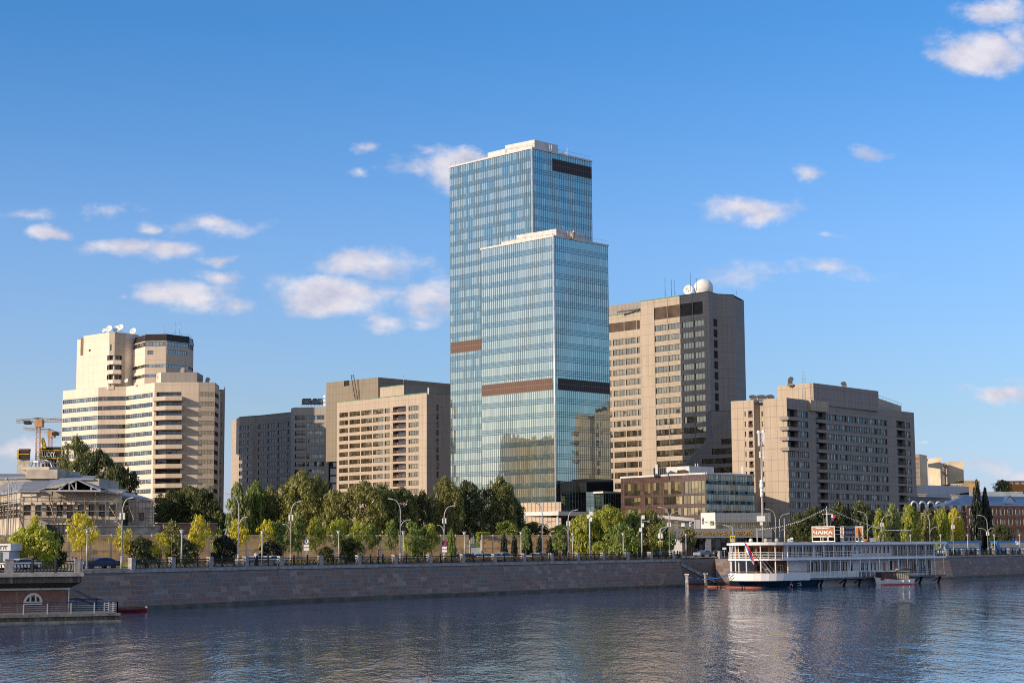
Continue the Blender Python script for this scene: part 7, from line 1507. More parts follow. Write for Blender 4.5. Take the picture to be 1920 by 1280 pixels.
# mast, signal flags, lights
ym=273; mp_=C(1551.5,1000,ym); t=thing('boat_mast','white mast with a crossbar standing behind the boat roof sign','mast',(mp_.x,ym,6.9)); k=MB(); k.tube([(mp_.x,ym,6.85),(mp_.x,ym,C(1551.5,949,ym).z)],[.1,.06],8); k.build('pole',M_['white'],t); k=MB(); zc_=C(1551,963,ym).z; x0_,x1_=C(1542,963,ym).x,C(1561,963,ym).x; k.bar((x0_,ym,zc_),(x1_,ym,zc_),.16,.12); k.build('crossbar',M_['white'],t); k=MB(); 
for a_,b_ in (((x0_+.1,ym,zc_),(mp_.x-.45,ym,za_)),((mp_.x-.1,ym,zc_-.3),(mp_.x-.6,ym,za_)),((x1_-.1,ym,zc_),(mp_.x+.5,ym,za_))): k.bar(a_,b_,.04)
k.build('stay_line',M_['steel'],t)
q=C(1561.5,968,ym-.1); t=thing('signal_flag','upper small red and white signal flag under the mast crossbar','flag',(q.x,q.y,q.z)); k=MB(); 
for i in range(2): k.face([(q.x-.25+.28*i,ym-.1,q.z+.3),(q.x+.03+.28*i,ym-.15,q.z+.27),(q.x+.05+.28*i,ym-.15,q.z-.2-.1*i),(q.x-.25+.28*i,ym-.1,q.z-.15-.1*i)],None,i)
k.build('cloth',[M_['white'],M_['redp']],t)
q=C(1561,973.5,ym-.1); t=thing('signal_flag','lower small blue signal flag with a red square under the mast crossbar','flag',(q.x,q.y,q.z)); k=MB(); k.face([(q.x-.25,ym-.1,q.z+.25),(q.x+.25,ym-.1,q.z+.2),(q.x+.22,ym-.1,q.z-.28),(q.x-.28,ym-.1,q.z-.2)]); k.build('cloth',M_['blue'],t); k=MB(); k.box(q.x-.12,q.x+.1,ym-.14,ym-.11,q.z-.1,q.z+.1); k.build('red_square',M_['redp'],t)
apex=C(1551.5,951,ym)
for lab,pts in (('string of white bulbs sloping left from the boat mast head',[C(1500,976,ym-2),C(1460,987,ym-4),C(1421,991.5,ym-5)]),('string of white bulbs sloping right from the boat mast head',[C(1590,969,ym+3),C(1637,986,ym+6),C(1663,993,ym+9),C(1710,993,ym+14)])):
    t=thing('string_lights',lab,'string lights',tuple(apex)); P=[apex]+pts; k=MB(); k.tube(P,.025,4); k.build('cable',M_['steel'],t); k=MB(); acc_=0
    for i in range(len(P)-1):
        L=(P[i+1]-P[i]).length; nb=int(L/.38)
        for j in range(nb): c_=P[i].lerp(P[i+1],j/nb); k.box(c_.x-.06,c_.x+.06,c_.y-.06,c_.y+.06,c_.z-.14,c_.z-.02)
    o=k.build('bulbs',M_['white'],t); o['kind']='stuff'
q=C(1484.5,1012,262.5); t=thing('deck_notice','small blue and white notice standing on the boat roof by the right dome','sign',(q.x,q.y,6.9)); k=MB(); k.box(q.x-.22,q.x+.22,q.y-.03,q.y,6.95,7.6); k.build('board',M_['white'],t); k=MB(); k.box(q.x-.17,q.x+.17,q.y-.05,q.y-.03,7.05,7.25); k.build('blue_band',M_['blue'],t)
q=C(1631,1014,277); t=thing('roof_crate','small grey box and orange bundle on the boat roof right of the sign','crate',(q.x,q.y,6.9)); k=MB(); k.box(q.x,q.x+.9,q.y-.4,q.y+.4,6.88,7.5); k.build('box',M_['steel'],t); k=MB(); k.ball((q.x-.7,q.y,7.1),.5,8,0,.55); k.build('bundle',simple('orange_canvas',(.5,.16,.06),.8),t)
# ---- wooden water taxi ------------------------------------------------------
tw=(bw(23.3,-2.4)); ta=math.atan2(.60,.80)*.62; t=thing('water_taxi','small white hulled launch with a brown wooden cabin and cream curtains beside the restaurant boat','boat',(tw[0],tw[1],0))
MT=Matrix.Translation((tw[0],tw[1],0))@Matrix.Rotation(ta,4,'Z')
k=MB(); secs=[]; LT=3.55
for i in range(15):
    f=-1+2*i/14; w_=1.05*(1-max(0,-f)**3.2*.95)*(1-max(0,f)**6*.35); sh=.78+.42*max(0,-f)**1.8+.12*max(0,f)**2; secs.append([Vector((f*LT-(.15 if i==0 else 0),-w_,sh)),Vector((f*LT*.97,-w_*.82,.1)),Vector((f*LT*.9,0,-.3)),Vector((f*LT*.97,w_*.82,.1)),Vector((f*LT-(.15 if i==0 else 0),w_,sh))])
for i in range(14):
    for j in range(4): k.face([tuple(MT@p_) for p_ in (secs[i][j],secs[i+1][j],secs[i+1][j+1],secs[i][j+1])],None,0,True)
k.face([tuple(MT@p_) for p_ in secs[-1]]); k.face([tuple(MT@p_) for p_ in secs[0]]); k.build('hull',bwhite,t)
k=MB(); 
for i in range(14): k.face([tuple(MT@(p_+Vector((0,0,-.06)))) for p_ in (secs[i][0],secs[i+1][0],secs[i+1][4],secs[i][4])])
k.build('deck',teak,t); k=MB()
for s_ in (0,4):
    for i in range(14): k.bar(MT@secs[i][s_],MT@secs[i+1][s_],.09)
k.build('gunwale',M_['white'],t); k=MB(); k.bar(MT@Vector((-3.1,-.87,.1)),MT@Vector((3.35,-.87,.08)),.06,.1); k.build('red_waterline',M_['redp'],t)
k=MB(); k.box(-2.9,-.1,-.8,.8,.8,2.05,0,MT); k.box(-.1,2.4,-.8,.8,.75,1.95,0,MT); k.build('cabin',simple('dark_mahogany',(.10,.04,.03),.35,var=.2,scale=4),t)
for i in range(6): k=MB(); x=-.02+i*.4; k.box(x,x+.27,-.83,-.8,.95,1.85,0,MT); k.build('curtained_window',simple('cream_curtain',(.55,.52,.34),.6),t)
for x in (-2.3,-1.5,-.75): k=MB(); k.box(x,x+.4,-.83,-.8,1.35,1.8,0,MT); k.build('cabin_window',M_['win_dark'],t)
k=MB()
for i in range(8): x0=-3.2+i*.74; z0_=2.13+.1*math.sin(math.pi*i/8); z1_=2.13+.1*math.sin(math.pi*(i+1)/8); k.face([tuple(MT@Vector(v)) for v in ((x0,-.95,z0_-.06),(x0+.74,-.95,z1_-.06),(x0+.74,0,z1_+.06),(x0,0,z0_+.06))]); k.face([tuple(MT@Vector(v)) for v in ((x0,0,z0_+.06),(x0+.74,0,z1_+.06),(x0+.74,.95,z1_-.06),(x0,.95,z0_-.06))])
k.build('roof',bwhite,t); k=MB(); k.tube([MT@Vector((x,0,z)) for x,z in ((-.2,2.35),(.7,2.65),(1.9,2.75),(3.0,2.6),(3.5,2.4))],.04,5)
for i in range(5): 
    X_=[(-.2,2.35),(.7,2.65),(1.9,2.75),(3.0,2.6),(3.5,2.4)]
    if i<4: a_,b_=X_[i],X_[i+1]; k.face([tuple(MT@Vector(v)) for v in ((a_[0],-.8,a_[1]-.1),(b_[0],-.8,b_[1]-.1),(b_[0],.8,b_[1]-.1),(a_[0],.8,a_[1]-.1))])
k.build('beige_awning',simple('beige_canvas',(.5,.42,.32),.8),t); k=MB()
for x in (1.0,2.2): q=MT@Vector((x,-1.08,.55)); k.lathe([(.02,-.2),(.1,-.15),(.1,.15),(.02,.2)],8,q)
k.build('fender',M_['white'],t)
# ---- people -----------------------------------------------------------------
def skinmesh(name,verts,edges,rad,m0,par,sub=2,M=None):
    me=bpy.data.meshes.new(name); me.from_pydata(verts,edges,[]); o=bpy.data.objects.new(name,me); col.objects.link(o); sk=o.modifiers.new('s','SKIN'); sk.use_smooth_shade=True
    sv=me.skin_vertices[0].data
    for i,r_ in enumerate(rad): sv[i].radius=(r_,r_) if not isinstance(r_,tuple) else r_
    sv[0].use_root=True; sb=o.modifiers.new('u','SUBSURF'); sb.levels=sb.render_levels=sub
    dg=bpy.context.evaluated_depsgraph_get(); m2=bpy.data.meshes.new_from_object(o.evaluated_get(dg)); bpy.data.objects.remove(o)
    if M: m2.transform(M)
    m2.materials.clear(); m2.materials.append(m0); o=bpy.data.objects.new(name,m2); col.objects.link(o); o.parent=par; return o
def person(label,x,y,z,rz,shirt,trouser,hair,lean=0.,arms='rail'):
    t=thing('person',label,'person',(x,y,z),rz); sk_=simple('skin',(.42,.24,.17),.6)
    V=[(0,0,.93),(0,0,1.12),(0,.01,1.30),(0,lean,1.46),(0,lean,1.54),(.17,.0,1.41),(-.17,0,1.41),(.22,.02,1.14),(-.22,.02,1.14),(.2,.26,1.08),(-.2,.26,1.08),(.09,0,.88),(-.09,0,.88),(.11,.01,.5),(-.11,.03,.5),(.12,-.02,.09),(-.12,.02,.09),(.12,.12,.04),(-.12,.15,.04)]
    if arms!='rail': V[7]=(.24,.0,1.13);V[8]=(-.24,0,1.13);V[9]=(.24,.06,.88);V[10]=(-.24,.06,.88)
    E=[(0,1),(1,2),(2,3),(3,4),(3,5),(3,6),(5,7),(6,8),(7,9),(8,10),(0,11),(0,12),(11,13),(12,14),(13,15),(14,16),(15,17),(16,18)]
    Rr=[(.14,.1),(.12,.09),(.16,.1),(.09,.07),(.055,.055),.06,.06,.045,.045,.034,.034,.09,.09,.062,.062,.045,.045,.04,.04]
    skinmesh('body',V,E,Rr,sk_,t)
    skinmesh('shirt',[V[0],V[1],V[2],V[3],V[5],V[6],V[7],V[8]],[(0,1),(1,2),(2,3),(3,4),(3,5),(4,6),(5,7)],[(.16,.115),(.14,.105),(.175,.115),(.1,.08),.075,.075,.06,.06],shirt,t)
    skinmesh('trousers',[V[0],V[11],V[12],V[13],V[14],V[15],V[16]],[(0,1),(0,2),(1,3),(2,4),(3,5),(4,6)],[(.15,.11),.1,.1,.074,.074,.058,.058],trouser,t)
    k=MB(); hz_=1.65; k.ball((0,lean,hz_),.098,14,0,1.22); k.v=[v for v in k.v]; k.bar((0,lean+.09,hz_-.0),(0,lean+.122,hz_-.03),.03,.03); 
    for s_ in (-1,1): k.ball((s_*.098,lean,hz_),.025,6,0,1.3)
    o=bpy.data.objects.new; me_h=k.build('head',sk_,None); me_h.parent=t
    k=MB()
    for s_ in (-1,1): k.ball((s_*.034,lean+.088,hz_+.012),.013,6)
    k.bar((-.025,lean+.095,hz_-.052),(.025,lean+.095,hz_-.052),.012,.01); f_=k.build('face_features',simple('dark_eyes_and_lips',(.1,.04,.03),.6),None); f_.parent=t
    k=MB(); k.ball((0,lean-.022,hz_+.03),.106,14,0,1.12); h_=k.build('hair',hair,None); h_.parent=t
    for s_ in (-1,1):
        k=MB(); wx,wy,wz=V[9 if s_>0 else 10]; dn=arms!='rail'
        dirf=Vector((0,.3,-1)).normalized() if dn else Vector((0,1,-.15)).normalized(); pos=Vector((wx,wy,wz)); side=Vector((s_*-1,0,0))
        k.tube([pos,pos+dirf*.05,pos+dirf*.09],[.03,.042,.038],8)
        for j in range(4): b0=pos+dirf*.085+side*((j-1.5)*.019); L=[.06,.075,.07,.055][j]; k.tube([b0,b0+dirf*L*.5,b0+(dirf*.8+Vector((0,-.1,-.5)))*L*.95],[.0095,.009,.007],6)
        b0=pos+dirf*.03-side*.035*-1; k.tube([b0,b0+(dirf*.6+side*.7)*.035,b0+(dirf+side*.6)*.06],[.011,.01,.008],6); h_=k.build('hand',sk_,None); h_.parent=t
    k=MB()
    for s_ in (-1,1): fx_=V[15 if s_>0 else 16]; k.tube([(fx_[0],fx_[1]-.06,.05),(fx_[0],fx_[1]+.05,.055),(fx_[0],fx_[1]+.17,.035)],[.05,.055,.035],8)
    s2=k.build('shoes',M_['dark'],None); s2.parent=t
    return t
jean=simple('dark_blue_trousers',(.03,.04,.07),.9); hair1=simple('dark_hair',(.03,.02,.015),.8)
def at_quay(px,d): Y=quayY(px,d); return C(px,1032,Y).x,Y
x,y=at_quay(480.5,3.0); person('man in a white shirt leaning on the quay railing between two stone posts',x,y,TOP+.13,R(200),simple('white_shirt',(.72,.74,.8),.8),jean,hair1,.05)
x,y=at_quay(709,4.0); person('walker in a red top behind the railing, right of the dark green young trees',x,y,TOP+.13,R(80),simple('red_top',(.4,.03,.05),.8),jean,hair1,.02,'down')
x,y=at_quay(704,4.6)
q=bw(18.9,.8); person('person in a blue jacket sitting side on at the lower deck of the restaurant boat',q[0],q[1],1.3,R(130),simple('blue_jacket',(.04,.12,.3),.8),jean,hair1,.04,'down')
q=bw(36.8,.7); person('person in blue near the right end of the lower boat deck',q[0],q[1],1.3,R(10),simple('blue_overalls',(.03,.08,.3),.8),simple('blue_work_trousers',(.03,.06,.2),.8),hair1,.02,'down')
# ============================================================= trees
def leafmat(name,dark,light,tr=.35):
    m,n=mat(name); g=n.n('ShaderNodeNewGeometry'); isl=g.outputs['Random Per Island']; oc=n.n('ShaderNodeTexCoord').outputs['Object']; oi=n.n('ShaderNodeObjectInfo').outputs['Random']
    f=n.m('ADD',n.m('MULTIPLY',isl,.55),n.m('MULTIPLY',n.noise(oc,3.0,3),.6)); f=n.m('ADD',f,n.m('MULTIPLY',n.m('SUBTRACT',oi,.5),.15))
    c=n.ramp(f,[(.2,dark),(.75,light),(1.0,tuple(min(1,x*1.3) for x in light))]); d=n.n('ShaderNodeBsdfDiffuse',ins={0:c}); t_=n.n('ShaderNodeBsdfTranslucent',ins={0:n.mix(1,c,(1.0,1.0,.5),'MULTIPLY')}); gl_=n.n('ShaderNodeBsdfGlossy',ins={0:(.5,.5,.5),'Roughness':.45})
    mx=n.n('ShaderNodeMixShader',ins={0:tr}); n.nt.links.new(d.outputs[0],mx.inputs[1]); n.nt.links.new(t_.outputs[0],mx.inputs[2]); m2=n.n('ShaderNodeMixShader',ins={0:.06}); n.nt.links.new(mx.outputs[0],m2.inputs[1]); n.nt.links.new(gl_.outputs[0],m2.inputs[2]); n.out(m2); return m
LM={'dark':leafmat('dark_leaves',(.02,.03,.01),(.115,.14,.04),.3),'mid':leafmat('olive_leaves',(.035,.05,.014),(.21,.23,.065)),'gold':leafmat('golden_green_leaves',(.05,.06,.016),(.31,.31,.09)),
    'yel':leafmat('yellow_young_leaves',(.30,.26,.02),(.85,.75,.08),.55),'lime':leafmat('lime_leaves',(.17,.20,.025),(.55,.58,.09),.5),'green':leafmat('fresh_green_leaves',(.07,.11,.02),(.28,.36,.08),.45),'birch':leafmat('birch_leaves',(.10,.13,.045),(.34,.39,.14),.45),'fir':leafmat('blackish_green_needles',(.006,.012,.008),(.022,.035,.02),.15)}
bark=simple('tree_bark',(.10,.075,.05),.95,var=.4,scale=2); barkl=simple('pale_young_bark',(.34,.25,.16),.9,var=.2,scale=3)
def crownmesh(name,seed,ncl,per,leaf,shape='round',rc=.22):
    g=random.Random(seed); V=[];Fc=[]
    for c_ in range(ncl):
        while True:
            if shape=='spire': z=g.random()**1.25; r=(1-z)**.75*(.35+.65*min(1,z*5)); 
            elif shape=='column': z=g.random(); r=math.sin(math.pi*min(1,.12+z*.88))**.55
            elif shape=='egg': z=g.random(); r=max(0,math.sin(math.pi*min(1,(.08+z*.86)**.9)))**.6
            else: z=g.random(); r=max(0,1-abs(2*z-.93)**3.0)**.5
            break
        a=g.random()*2*math.pi; q=r*math.sqrt(g.uniform(.12,1))*(.86+.2*math.sin(a*3+seed)+.1*g.random()); cx,cy,cz=q*math.cos(a),q*math.sin(a),z*.94+.03
        R_=rc*g.uniform(.55,1.25)*(1 if shape not in('spire',) else .5+.7*(1-z))
        for l_ in range(int(per*g.uniform(.6,1.3))):
            u=g.uniform(-1,1); b_=g.random()*2*math.pi; w_=math.sqrt(1-u*u); dx,dy,dz=w_*math.cos(b_),w_*math.sin(b_),u
            if dz<-.3 and g.random()<.6: dz=-dz
            rr_=R_*g.uniform(.55,1.08); p=Vector((cx+dx*rr_,cy+dy*rr_,cz+dz*rr_*.55))
            nrm=(Vector((dx,dy,dz*1.2+.25))+Vector((g.gauss(0,.45),g.gauss(0,.45),g.gauss(0,.45)))).normalized(); t1=nrm.cross(Vector((g.gauss(0,1),g.gauss(0,1),g.gauss(0,1)))).normalized(); t2=nrm.cross(t1); s_=leaf*g.uniform(.6,1.35); i=len(V)
            V+=[tuple(p-t1*s_),tuple(p-t2*s_*.6),tuple(p+t1*s_),tuple(p+t2*s_*.6)]; Fc.append((i,i+1,i+2,i+3))
    me=bpy.data.meshes.new(name); me.from_pydata(V,[],Fc); me.materials.append(LM['mid']); return me
def trunkmesh(name,seed,w0=.05,limbs=7):
    g=random.Random(seed); k=MB(); pts=[(0,0,0),(.01,0,.25),(-.01,.01,.5),(.015,0,.75),(0,0,1)]; k.tube(pts,[w0,w0*.8,w0*.62,w0*.4,w0*.15],7)
    for i in range(limbs):
        z=.38+.5*i/limbs; a=g.random()*6.28; L=.34*(1.1-z*.6); k.tube([(0,0,z),(L*.5*math.cos(a),L*.5*math.sin(a),z+L*.35),(L*math.cos(a),L*math.sin(a),z+L*.95)],[w0*.4*(1.1-z),w0*.25,w0*.06],5)
    o=k.build(name,bark); me=o.data; bpy.data.objects.remove(o); return me
CM={'big':[crownmesh('crown',i,170,92,.030,'round',.215) for i in (1,2,3)],'egg':[crownmesh('crown',i,150,55,.045,'egg',.22) for i in (4,5)],'young':[crownmesh('crown',i,56,30,.065,'egg',.27) for i in (6,7,8,9)],'sparse':[crownmesh('crown',i,34,24,.075,'egg',.3) for i in (10,11)],'spire':[crownmesh('crown',12,150,50,.05,'spire',.22),crownmesh('crown',15,190,45,.045,'spire',.25)],'col':[crownmesh('crown',13,130,50,.06,'column',.25)],'bush':[crownmesh('crown',i,90,60,.055,'round',.27) for i in (16,17)]}
TM=[trunkmesh('trunk',20,.028,9),trunkmesh('trunk',21,.02,6)]
tc=[0]
def tree(name,label,px,top,bot,w,Y,kind,lm,cat='tree',group=None,thin=False,base=None):
    tc[0]+=1; x=C(px,1000,Y).x; zt=C(px,top,Y).z; zb=max(TOP+.05,C(px,bot,Y).z) if bot else TOP+.05; rw_=w*Y/F/2; b0=base or TOP
    t=thing(name,label,cat,(x,Y,b0),rnd.random()*6.28,group); me=CM[kind][tc[0]%len(CM[kind])]
    o=bpy.data.objects.new('crown',me); col.objects.link(o); o.parent=t; o.location=(0,0,zb-b0); o.scale=(rw_*1.1,rw_*1.1,zt-zb); o.material_slots[0].link='OBJECT'; o.material_slots[0].material=LM[lm]; o.rotation_euler=(0,0,rnd.random()*6)
    o=bpy.data.objects.new('trunk',TM[1 if thin else 0]); col.objects.link(o); o.parent=t; H=(zt-b0)*.82; wd=H*(.9 if not thin else 1.0)*.9; o.scale=(min(wd,rw_*2.2),min(wd,rw_*2.2),H); o.material_slots[0].link='OBJECT'; o.material_slots[0].material=barkl if thin else bark
    return t
BG='mature trees behind the hoarding'
for px,top,bot,w,Y,kd,lm,lab in (
 (139,826,965,74,330,'big','mid','bushy tree with the highest ragged top, left beside the cream block'),(182,848,972,84,322,'big','dark','darker tree right beside the highest one, behind the tin roofed house'),(222,878,985,72,318,'egg','dark','dark tree sloping down to the right before the balconies of the cream block'),
 (318,922,1000,66,300,'big','dark','dark tree left in the pair before the foot of the cream block'),(352,914,1004,80,303,'big','mid','dark domed tree in the middle before the foot of the cream block'),(386,920,1002,50,298,'egg','dark','dark tree on the right before the cream block, beside the grey gap'),(411,960,1002,32,296,'bush','dark','small dark bushy tree in the gap left of the birches'),
 (446,912,1008,44,292,'col','birch','pale green birch behind the tall lamp, left one of the pair'),(479,909,1006,44,296,'col','green','darker birch, right one of the pair by the dark low block'),(505,917,1008,36,300,'egg','gold','narrow golden tree right behind the pair of birches'),(521,932,1010,40,296,'egg','mid','low brownish tree between the birches and the big golden tree'),
 (566,889,1008,84,295,'big','gold','big golden green tree with the highest crown, before the dark office block'),(594,898,1010,66,300,'big','mid','dark right half neighbour of the big golden tree'),(626,924,1010,54,292,'egg','gold','small olive tree between the golden tree and the tan block'),(683,908,1012,86,292,'big','gold','wide olive tree before the left part of the tan block'),(716,914,1012,60,297,'egg','mid','olive tree beside the wide one, below the middle of the tan block'),(754,917,1012,66,300,'big','mid','tree with reddish tips below the balcony column of the tan block'),(792,925,1012,50,303,'big','dark','dark tree below the right corner of the tan block'),
 (834,900,1008,62,306,'big','gold','golden tree left of the dark one before the dark slit of the tan block'),(872,905,1012,78,312,'big','dark','dark broad tree before the left foot of the glass towers'),(938,901,1014,74,315,'big','mid','pointed olive tree before the middle foot of the glass towers'),(962,935,1015,50,318,'big','dark','dark lower tree on the right of the pointed olive tree'),(1000,980,1010,50,325,'bush','dark','low dark bush tree under the white canopy band'),(950,978,1012,44,306,'bush','green','green bush above the hoarding below the pointed olive tree')):
    tree('tree',lab,px,top,bot,w,Y,kd,lm,group=BG)
G2='bushy trees between glass towers and entrance letters'
for px,top,bot,w,Y,kd,lm,lab in (
 (1096,968,1045,60,300,'egg','lime','lime green bushy tree left behind the camera pole'),(1140,951,1046,78,303,'big','lime','brightest lime tree with the highest top right of the camera pole'),(1163,985,1048,56,292,'bush','green','low green tree in front of the brightest lime tree'),(1187,962,1046,54,306,'big','green','green tree with pale blossom like gaps, left of the second camera pole'),(1216,957,1046,56,308,'big','gold','olive gold tree behind the second camera pole'),(1241,985,1046,46,300,'egg','green','rounded green tree right before the double armed lamp'),(1052,985,1010,40,320,'bush','lime','lime bush above the hoarding under the glass tower corner')):
    tree('tree',lab,px,top,bot,w,Y,kd,lm,group=G2)
G3='young street trees along the quay road'
def yt(px,top,bot,w,kd,lm,lab,d=17.0): Y=quayY(px,d); w*=.98; tree('young_tree',lab,px,top,bot,w,Y,kd,lm,group=G3,thin=True,cat='young tree')
yt(153,966,1030,54,'young','yel','bright yellow young tree standing alone right of the big leafy shrub')
yt(232,984,1032,44,'sparse','yel','sparse yellow young tree behind the first tall lamp')
yt(302,1000,1038,38,'sparse','yel','thin yellow young tree, lower left of the two before the brick wall',15)
yt(322,978,1032,46,'young','gold','rounder golden young tree left of a short lantern')
yt(371,970,1032,42,'young','yel','tall bright yellow young tree with a double trunk')
yt(446,978,1030,44,'young','yel','yellow young tree half behind the second tall lamp')
yt(500,976,1034,36,'sparse','yel','thin yellow young tree just left of a dark green one')
yt(518,980,1036,42,'young','green','dark green young tree right of a short lantern')
yt(558,972,1036,32,'young','green','narrow green young tree right of the lamp with two boxes')
yt(592,974,1030,42,'young','lime','lime young tree right of the round white sign')
yt(633,974,1030,44,'young','lime','lime young tree crossed by a short lantern')
yt(674,980,1030,42,'young','lime','lime young tree right of the low dark shrub')
yt(698,984,1030,28,'young','green','dark green young tree beside the walker in red')
yt(734,979,1030,30,'young','green','narrow dark green young tree left of the lamp below the tan block')
yt(772,979,1034,32,'young','green','narrow dark green young tree right of the lamp below the tan block')
yt(762,1000,1032,26,'sparse','lime','small pale young tree tucked behind a short lantern',19)
yt(794,990,1034,28,'young','green','green young tree, left of a lime one near the blue sign')
yt(809,985,1034,34,'young','lime','lime young tree just left of the round blue sign')
yt(986,990,1032,24,'young','green','small green young tree before the hoarding below the canopy')
yt(1047.5,998,1032,26,'young','green','small green young tree between two lamps before the hoarding')
yt(1157,988,1033,26,'sparse','green','thin green young tree left of the short lantern by the bushy trees',12)
yt(1195,998,1033,28,'sparse','gold','thin olive young tree before the second camera pole',12)
yt(1227,986,1028,40,'young','gold','olive young tree left of the signal mast',11)
yt(1291,990,1026,30,'young','gold','olive young tree standing before the gold letters',13)
for px,top,w,lm,lab in ((288,1024,26,'green','low green shrub below the sparse yellow tree pair'),(612,1026,28,'mid','low olive shrub between two lime young trees'),(783,1026,28,'green','low green shrub right of the lamp below the tan block')):
    Y=quayY(px,18.5); tree('shrub',lab,px,top,None,w,Y,'bush',lm,cat='shrub')
yt(405,988,1034,30,'sparse','green','thin green young tree between the tall yellow one and the conifer shrub',19)
yt(540,986,1034,26,'sparse','mid','thin olive young tree behind the lamp with two boxes',20)
G4='trees behind the boat and before the hotel'
for px,top,bot,w,Y,kd,lm,lab in ((1497,966,1030,52,360,'big','dark','dark tree left behind the boat domes'),(1530,952,1030,50,362,'big','dark','dark tree behind the left edge of the restaurant sign'),(1573,945,1030,50,365,'big','dark','dark tree rising behind the boat mast'),(1612,943,1028,56,366,'big','dark','dark tree right of the boat mast with scattered lit leaves')):
    tree('tree',lab,px,top,bot,w,Y,kd,lm,group=G4)
for px,top,w,lm,lab in ((1650,958,26,'lime','lit poplar like young tree just right of the sign lamp'),(1673,950,30,'birch','tallest lit young tree above the boat roof centre right'),(1707,951,36,'lime','wide lit young tree above the right part of the boat roof'),(1740,960,32,'gold','golden young tree left behind the lamp over the right boat end'),(1766,958,34,'lime','lit young tree over the left coach'),(1792,957,30,'yel','yellow tipped young tree over the tail of the left coach')):
    tree('tree',lab,px,top,1032,w,quayY(px,22),'egg',lm,group='lit trees above the right half of the boat')
tree('tree','dark tree gap filler behind the lit young trees above the left coach',1752,985,1036,60,390,'big','dark',group=G4)
tree('poplar_tree','tall dark spiry poplar, higher of the twin tops beside the blue roof',1835,899,1036,36,400,'spire','fir',cat='poplar')
tree('poplar_tree','lower right top of the twin dark poplars beside the blue roof',1850,917,1036,34,402,'spire','fir',cat='poplar')
tree('tree','dark bushy tree at the right foot of the poplars before the brick house',1876,985,1036,46,398,'big','dark',group=G4)
tree('tree','round olive tree far off on the skyline beside the orange block',1883,901,930,32,640,'egg','gold',base=10)
# shrubs
for px,top,w,d,lm,lab in ((265,1010,50,16,'dark','dark spreading shrub left of the yellow trees, behind the railing'),(345,1014,56,17,'dark','dark shrub behind the short lantern between yellow trees'),(420,1006,44,16,'fir','rounded blackish conifer shrub left of the second tall lamp'),(508,1016,38,13,'fir','blackish shrub under the dark green young tree'),(657,1012,42,15,'dark','low dark shrub right of the lime tree with a lantern'),(1119,1010,30,20,'dark','low dark shrub below the camera pole'),(95,998,58,15,'dark','lower dark shrub at the right foot of the big leafy shrub')):
    Y=quayY(px,d); tree('shrub',lab,px,top,None,w,Y,'bush',lm,cat='shrub')
tree('shrub','big leafy green shrub with a pointed top behind the left railing',66,988,None,84,quayY(66,13),'bush','lime',cat='shrub')
tree('young_tree','yellow green spire growing out of the big leafy shrub',65,969,1012,22,quayY(66,15),'young','yel',cat='young tree',thin=True)
tree('shrub','pale lime shrub low at the left foot of the bushy trees',1124,1016,None,26,quayY(1124,12),'bush','lime',cat='shrub')
tree('cypress','slim green cypress beside the round blue sign',846,996,None,17,quayY(846,19),'col','green',cat='cypress')
for i in range(12): 
    px=945+i*16+(i%3)*3; Y=quayY(px,26)
    tree('hedge_conifer','slim dark conifer in the row before the right hoarding',px,1003+(i%3)*3,None,12,Y,'col','fir',cat='conifer',group='dark conifers in front of the right hoarding')
t=thing('ivy','green ivy hanging over the left top corner of the right hoarding','ivy',(C(900,1000,289).x,289,TOP)); g=random.Random(5); V=[];Fc=[]
for i in range(900):
    px=895+g.random()**1.5*22; py=999+g.random()**2*30*(1 if px<898 else .18); q=C(px,py,288.6+(px-895)*.2)+Vector((g.gauss(0,.1),g.gauss(0,.1),g.gauss(0,.1)))-Vector(t.location); a=Vector((g.gauss(0,1),g.gauss(0,1),g.gauss(0,1))).normalized()*.12; b_=a.cross(Vector((0,1,.3))).normalized()*.1; j=len(V); V+=[tuple(q-a),tuple(q-b_),tuple(q+a),tuple(q+b_)]; Fc.append((j,j+1,j+2,j+3))
me=bpy.data.meshes.new('foliage'); me.from_pydata(V,[],Fc); me.materials.append(LM['lime']); o=bpy.data.objects.new('foliage',me); col.objects.link(o); o.parent=t
# verge grass and flowers: nobody could count them
def verge(name,label,line,d0,d1,n_,h,mt,kind='stuff'):
    A=off(line,d0); B=off(line,d1); T=[math.dist(A[i],A[i+1]) for i in range(len(A)-1)]; tot=sum(T); g=random.Random(9); V=[];Fc=[]
    for i in range(n_):
        s_=g.random()*tot; j=0
        while s_>T[j] and j<len(T)-1: s_-=T[j]; j+=1
        f=min(1,s_/T[j]); w_=g.random(); x=(A[j][0]*(1-f)+A[j+1][0]*f)*(1-w_)+(B[j][0]*(1-f)+B[j+1][0]*f)*w_; y=(A[j][1]*(1-f)+A[j+1][1]*f)*(1-w_)+(B[j][1]*(1-f)+B[j+1][1]*f)*w_
        hh_=h*g.uniform(.4,1.15); a=g.random()*3.14; dx,dy=.09*math.cos(a),.09*math.sin(a); k_=len(V); V+=[(x-dx,y-dy,TOP),(x+dx,y+dy,TOP),(x+g.gauss(0,.08),y+g.gauss(0,.08),TOP+hh_)]; Fc.append((k_,k_+1,k_+2))
    me=bpy.data.meshes.new(name); me.from_pydata(V,[],Fc); me.materials.append(mt); o=bpy.data.objects.new(name,me); col.objects.link(o); o['kind']=kind; o['label']=label
fl_=leafmat('dry_flower_meadow',(.18,.13,.05),(.5,.36,.22),.5)
verge('meadow_grass','dry golden meadow grass behind the railing',[(-6,228.5),(0,238.5),(22,266)],5.2,9,16000,.75,fl_); verge('verge_grass','green verge grass under the young trees',QL[2:],15,22,16000,.4,LM['lime']); verge('verge_grass','green verge grass under the trees right of the boat',QR[1:5],16,24,9000,.5,LM['green'])
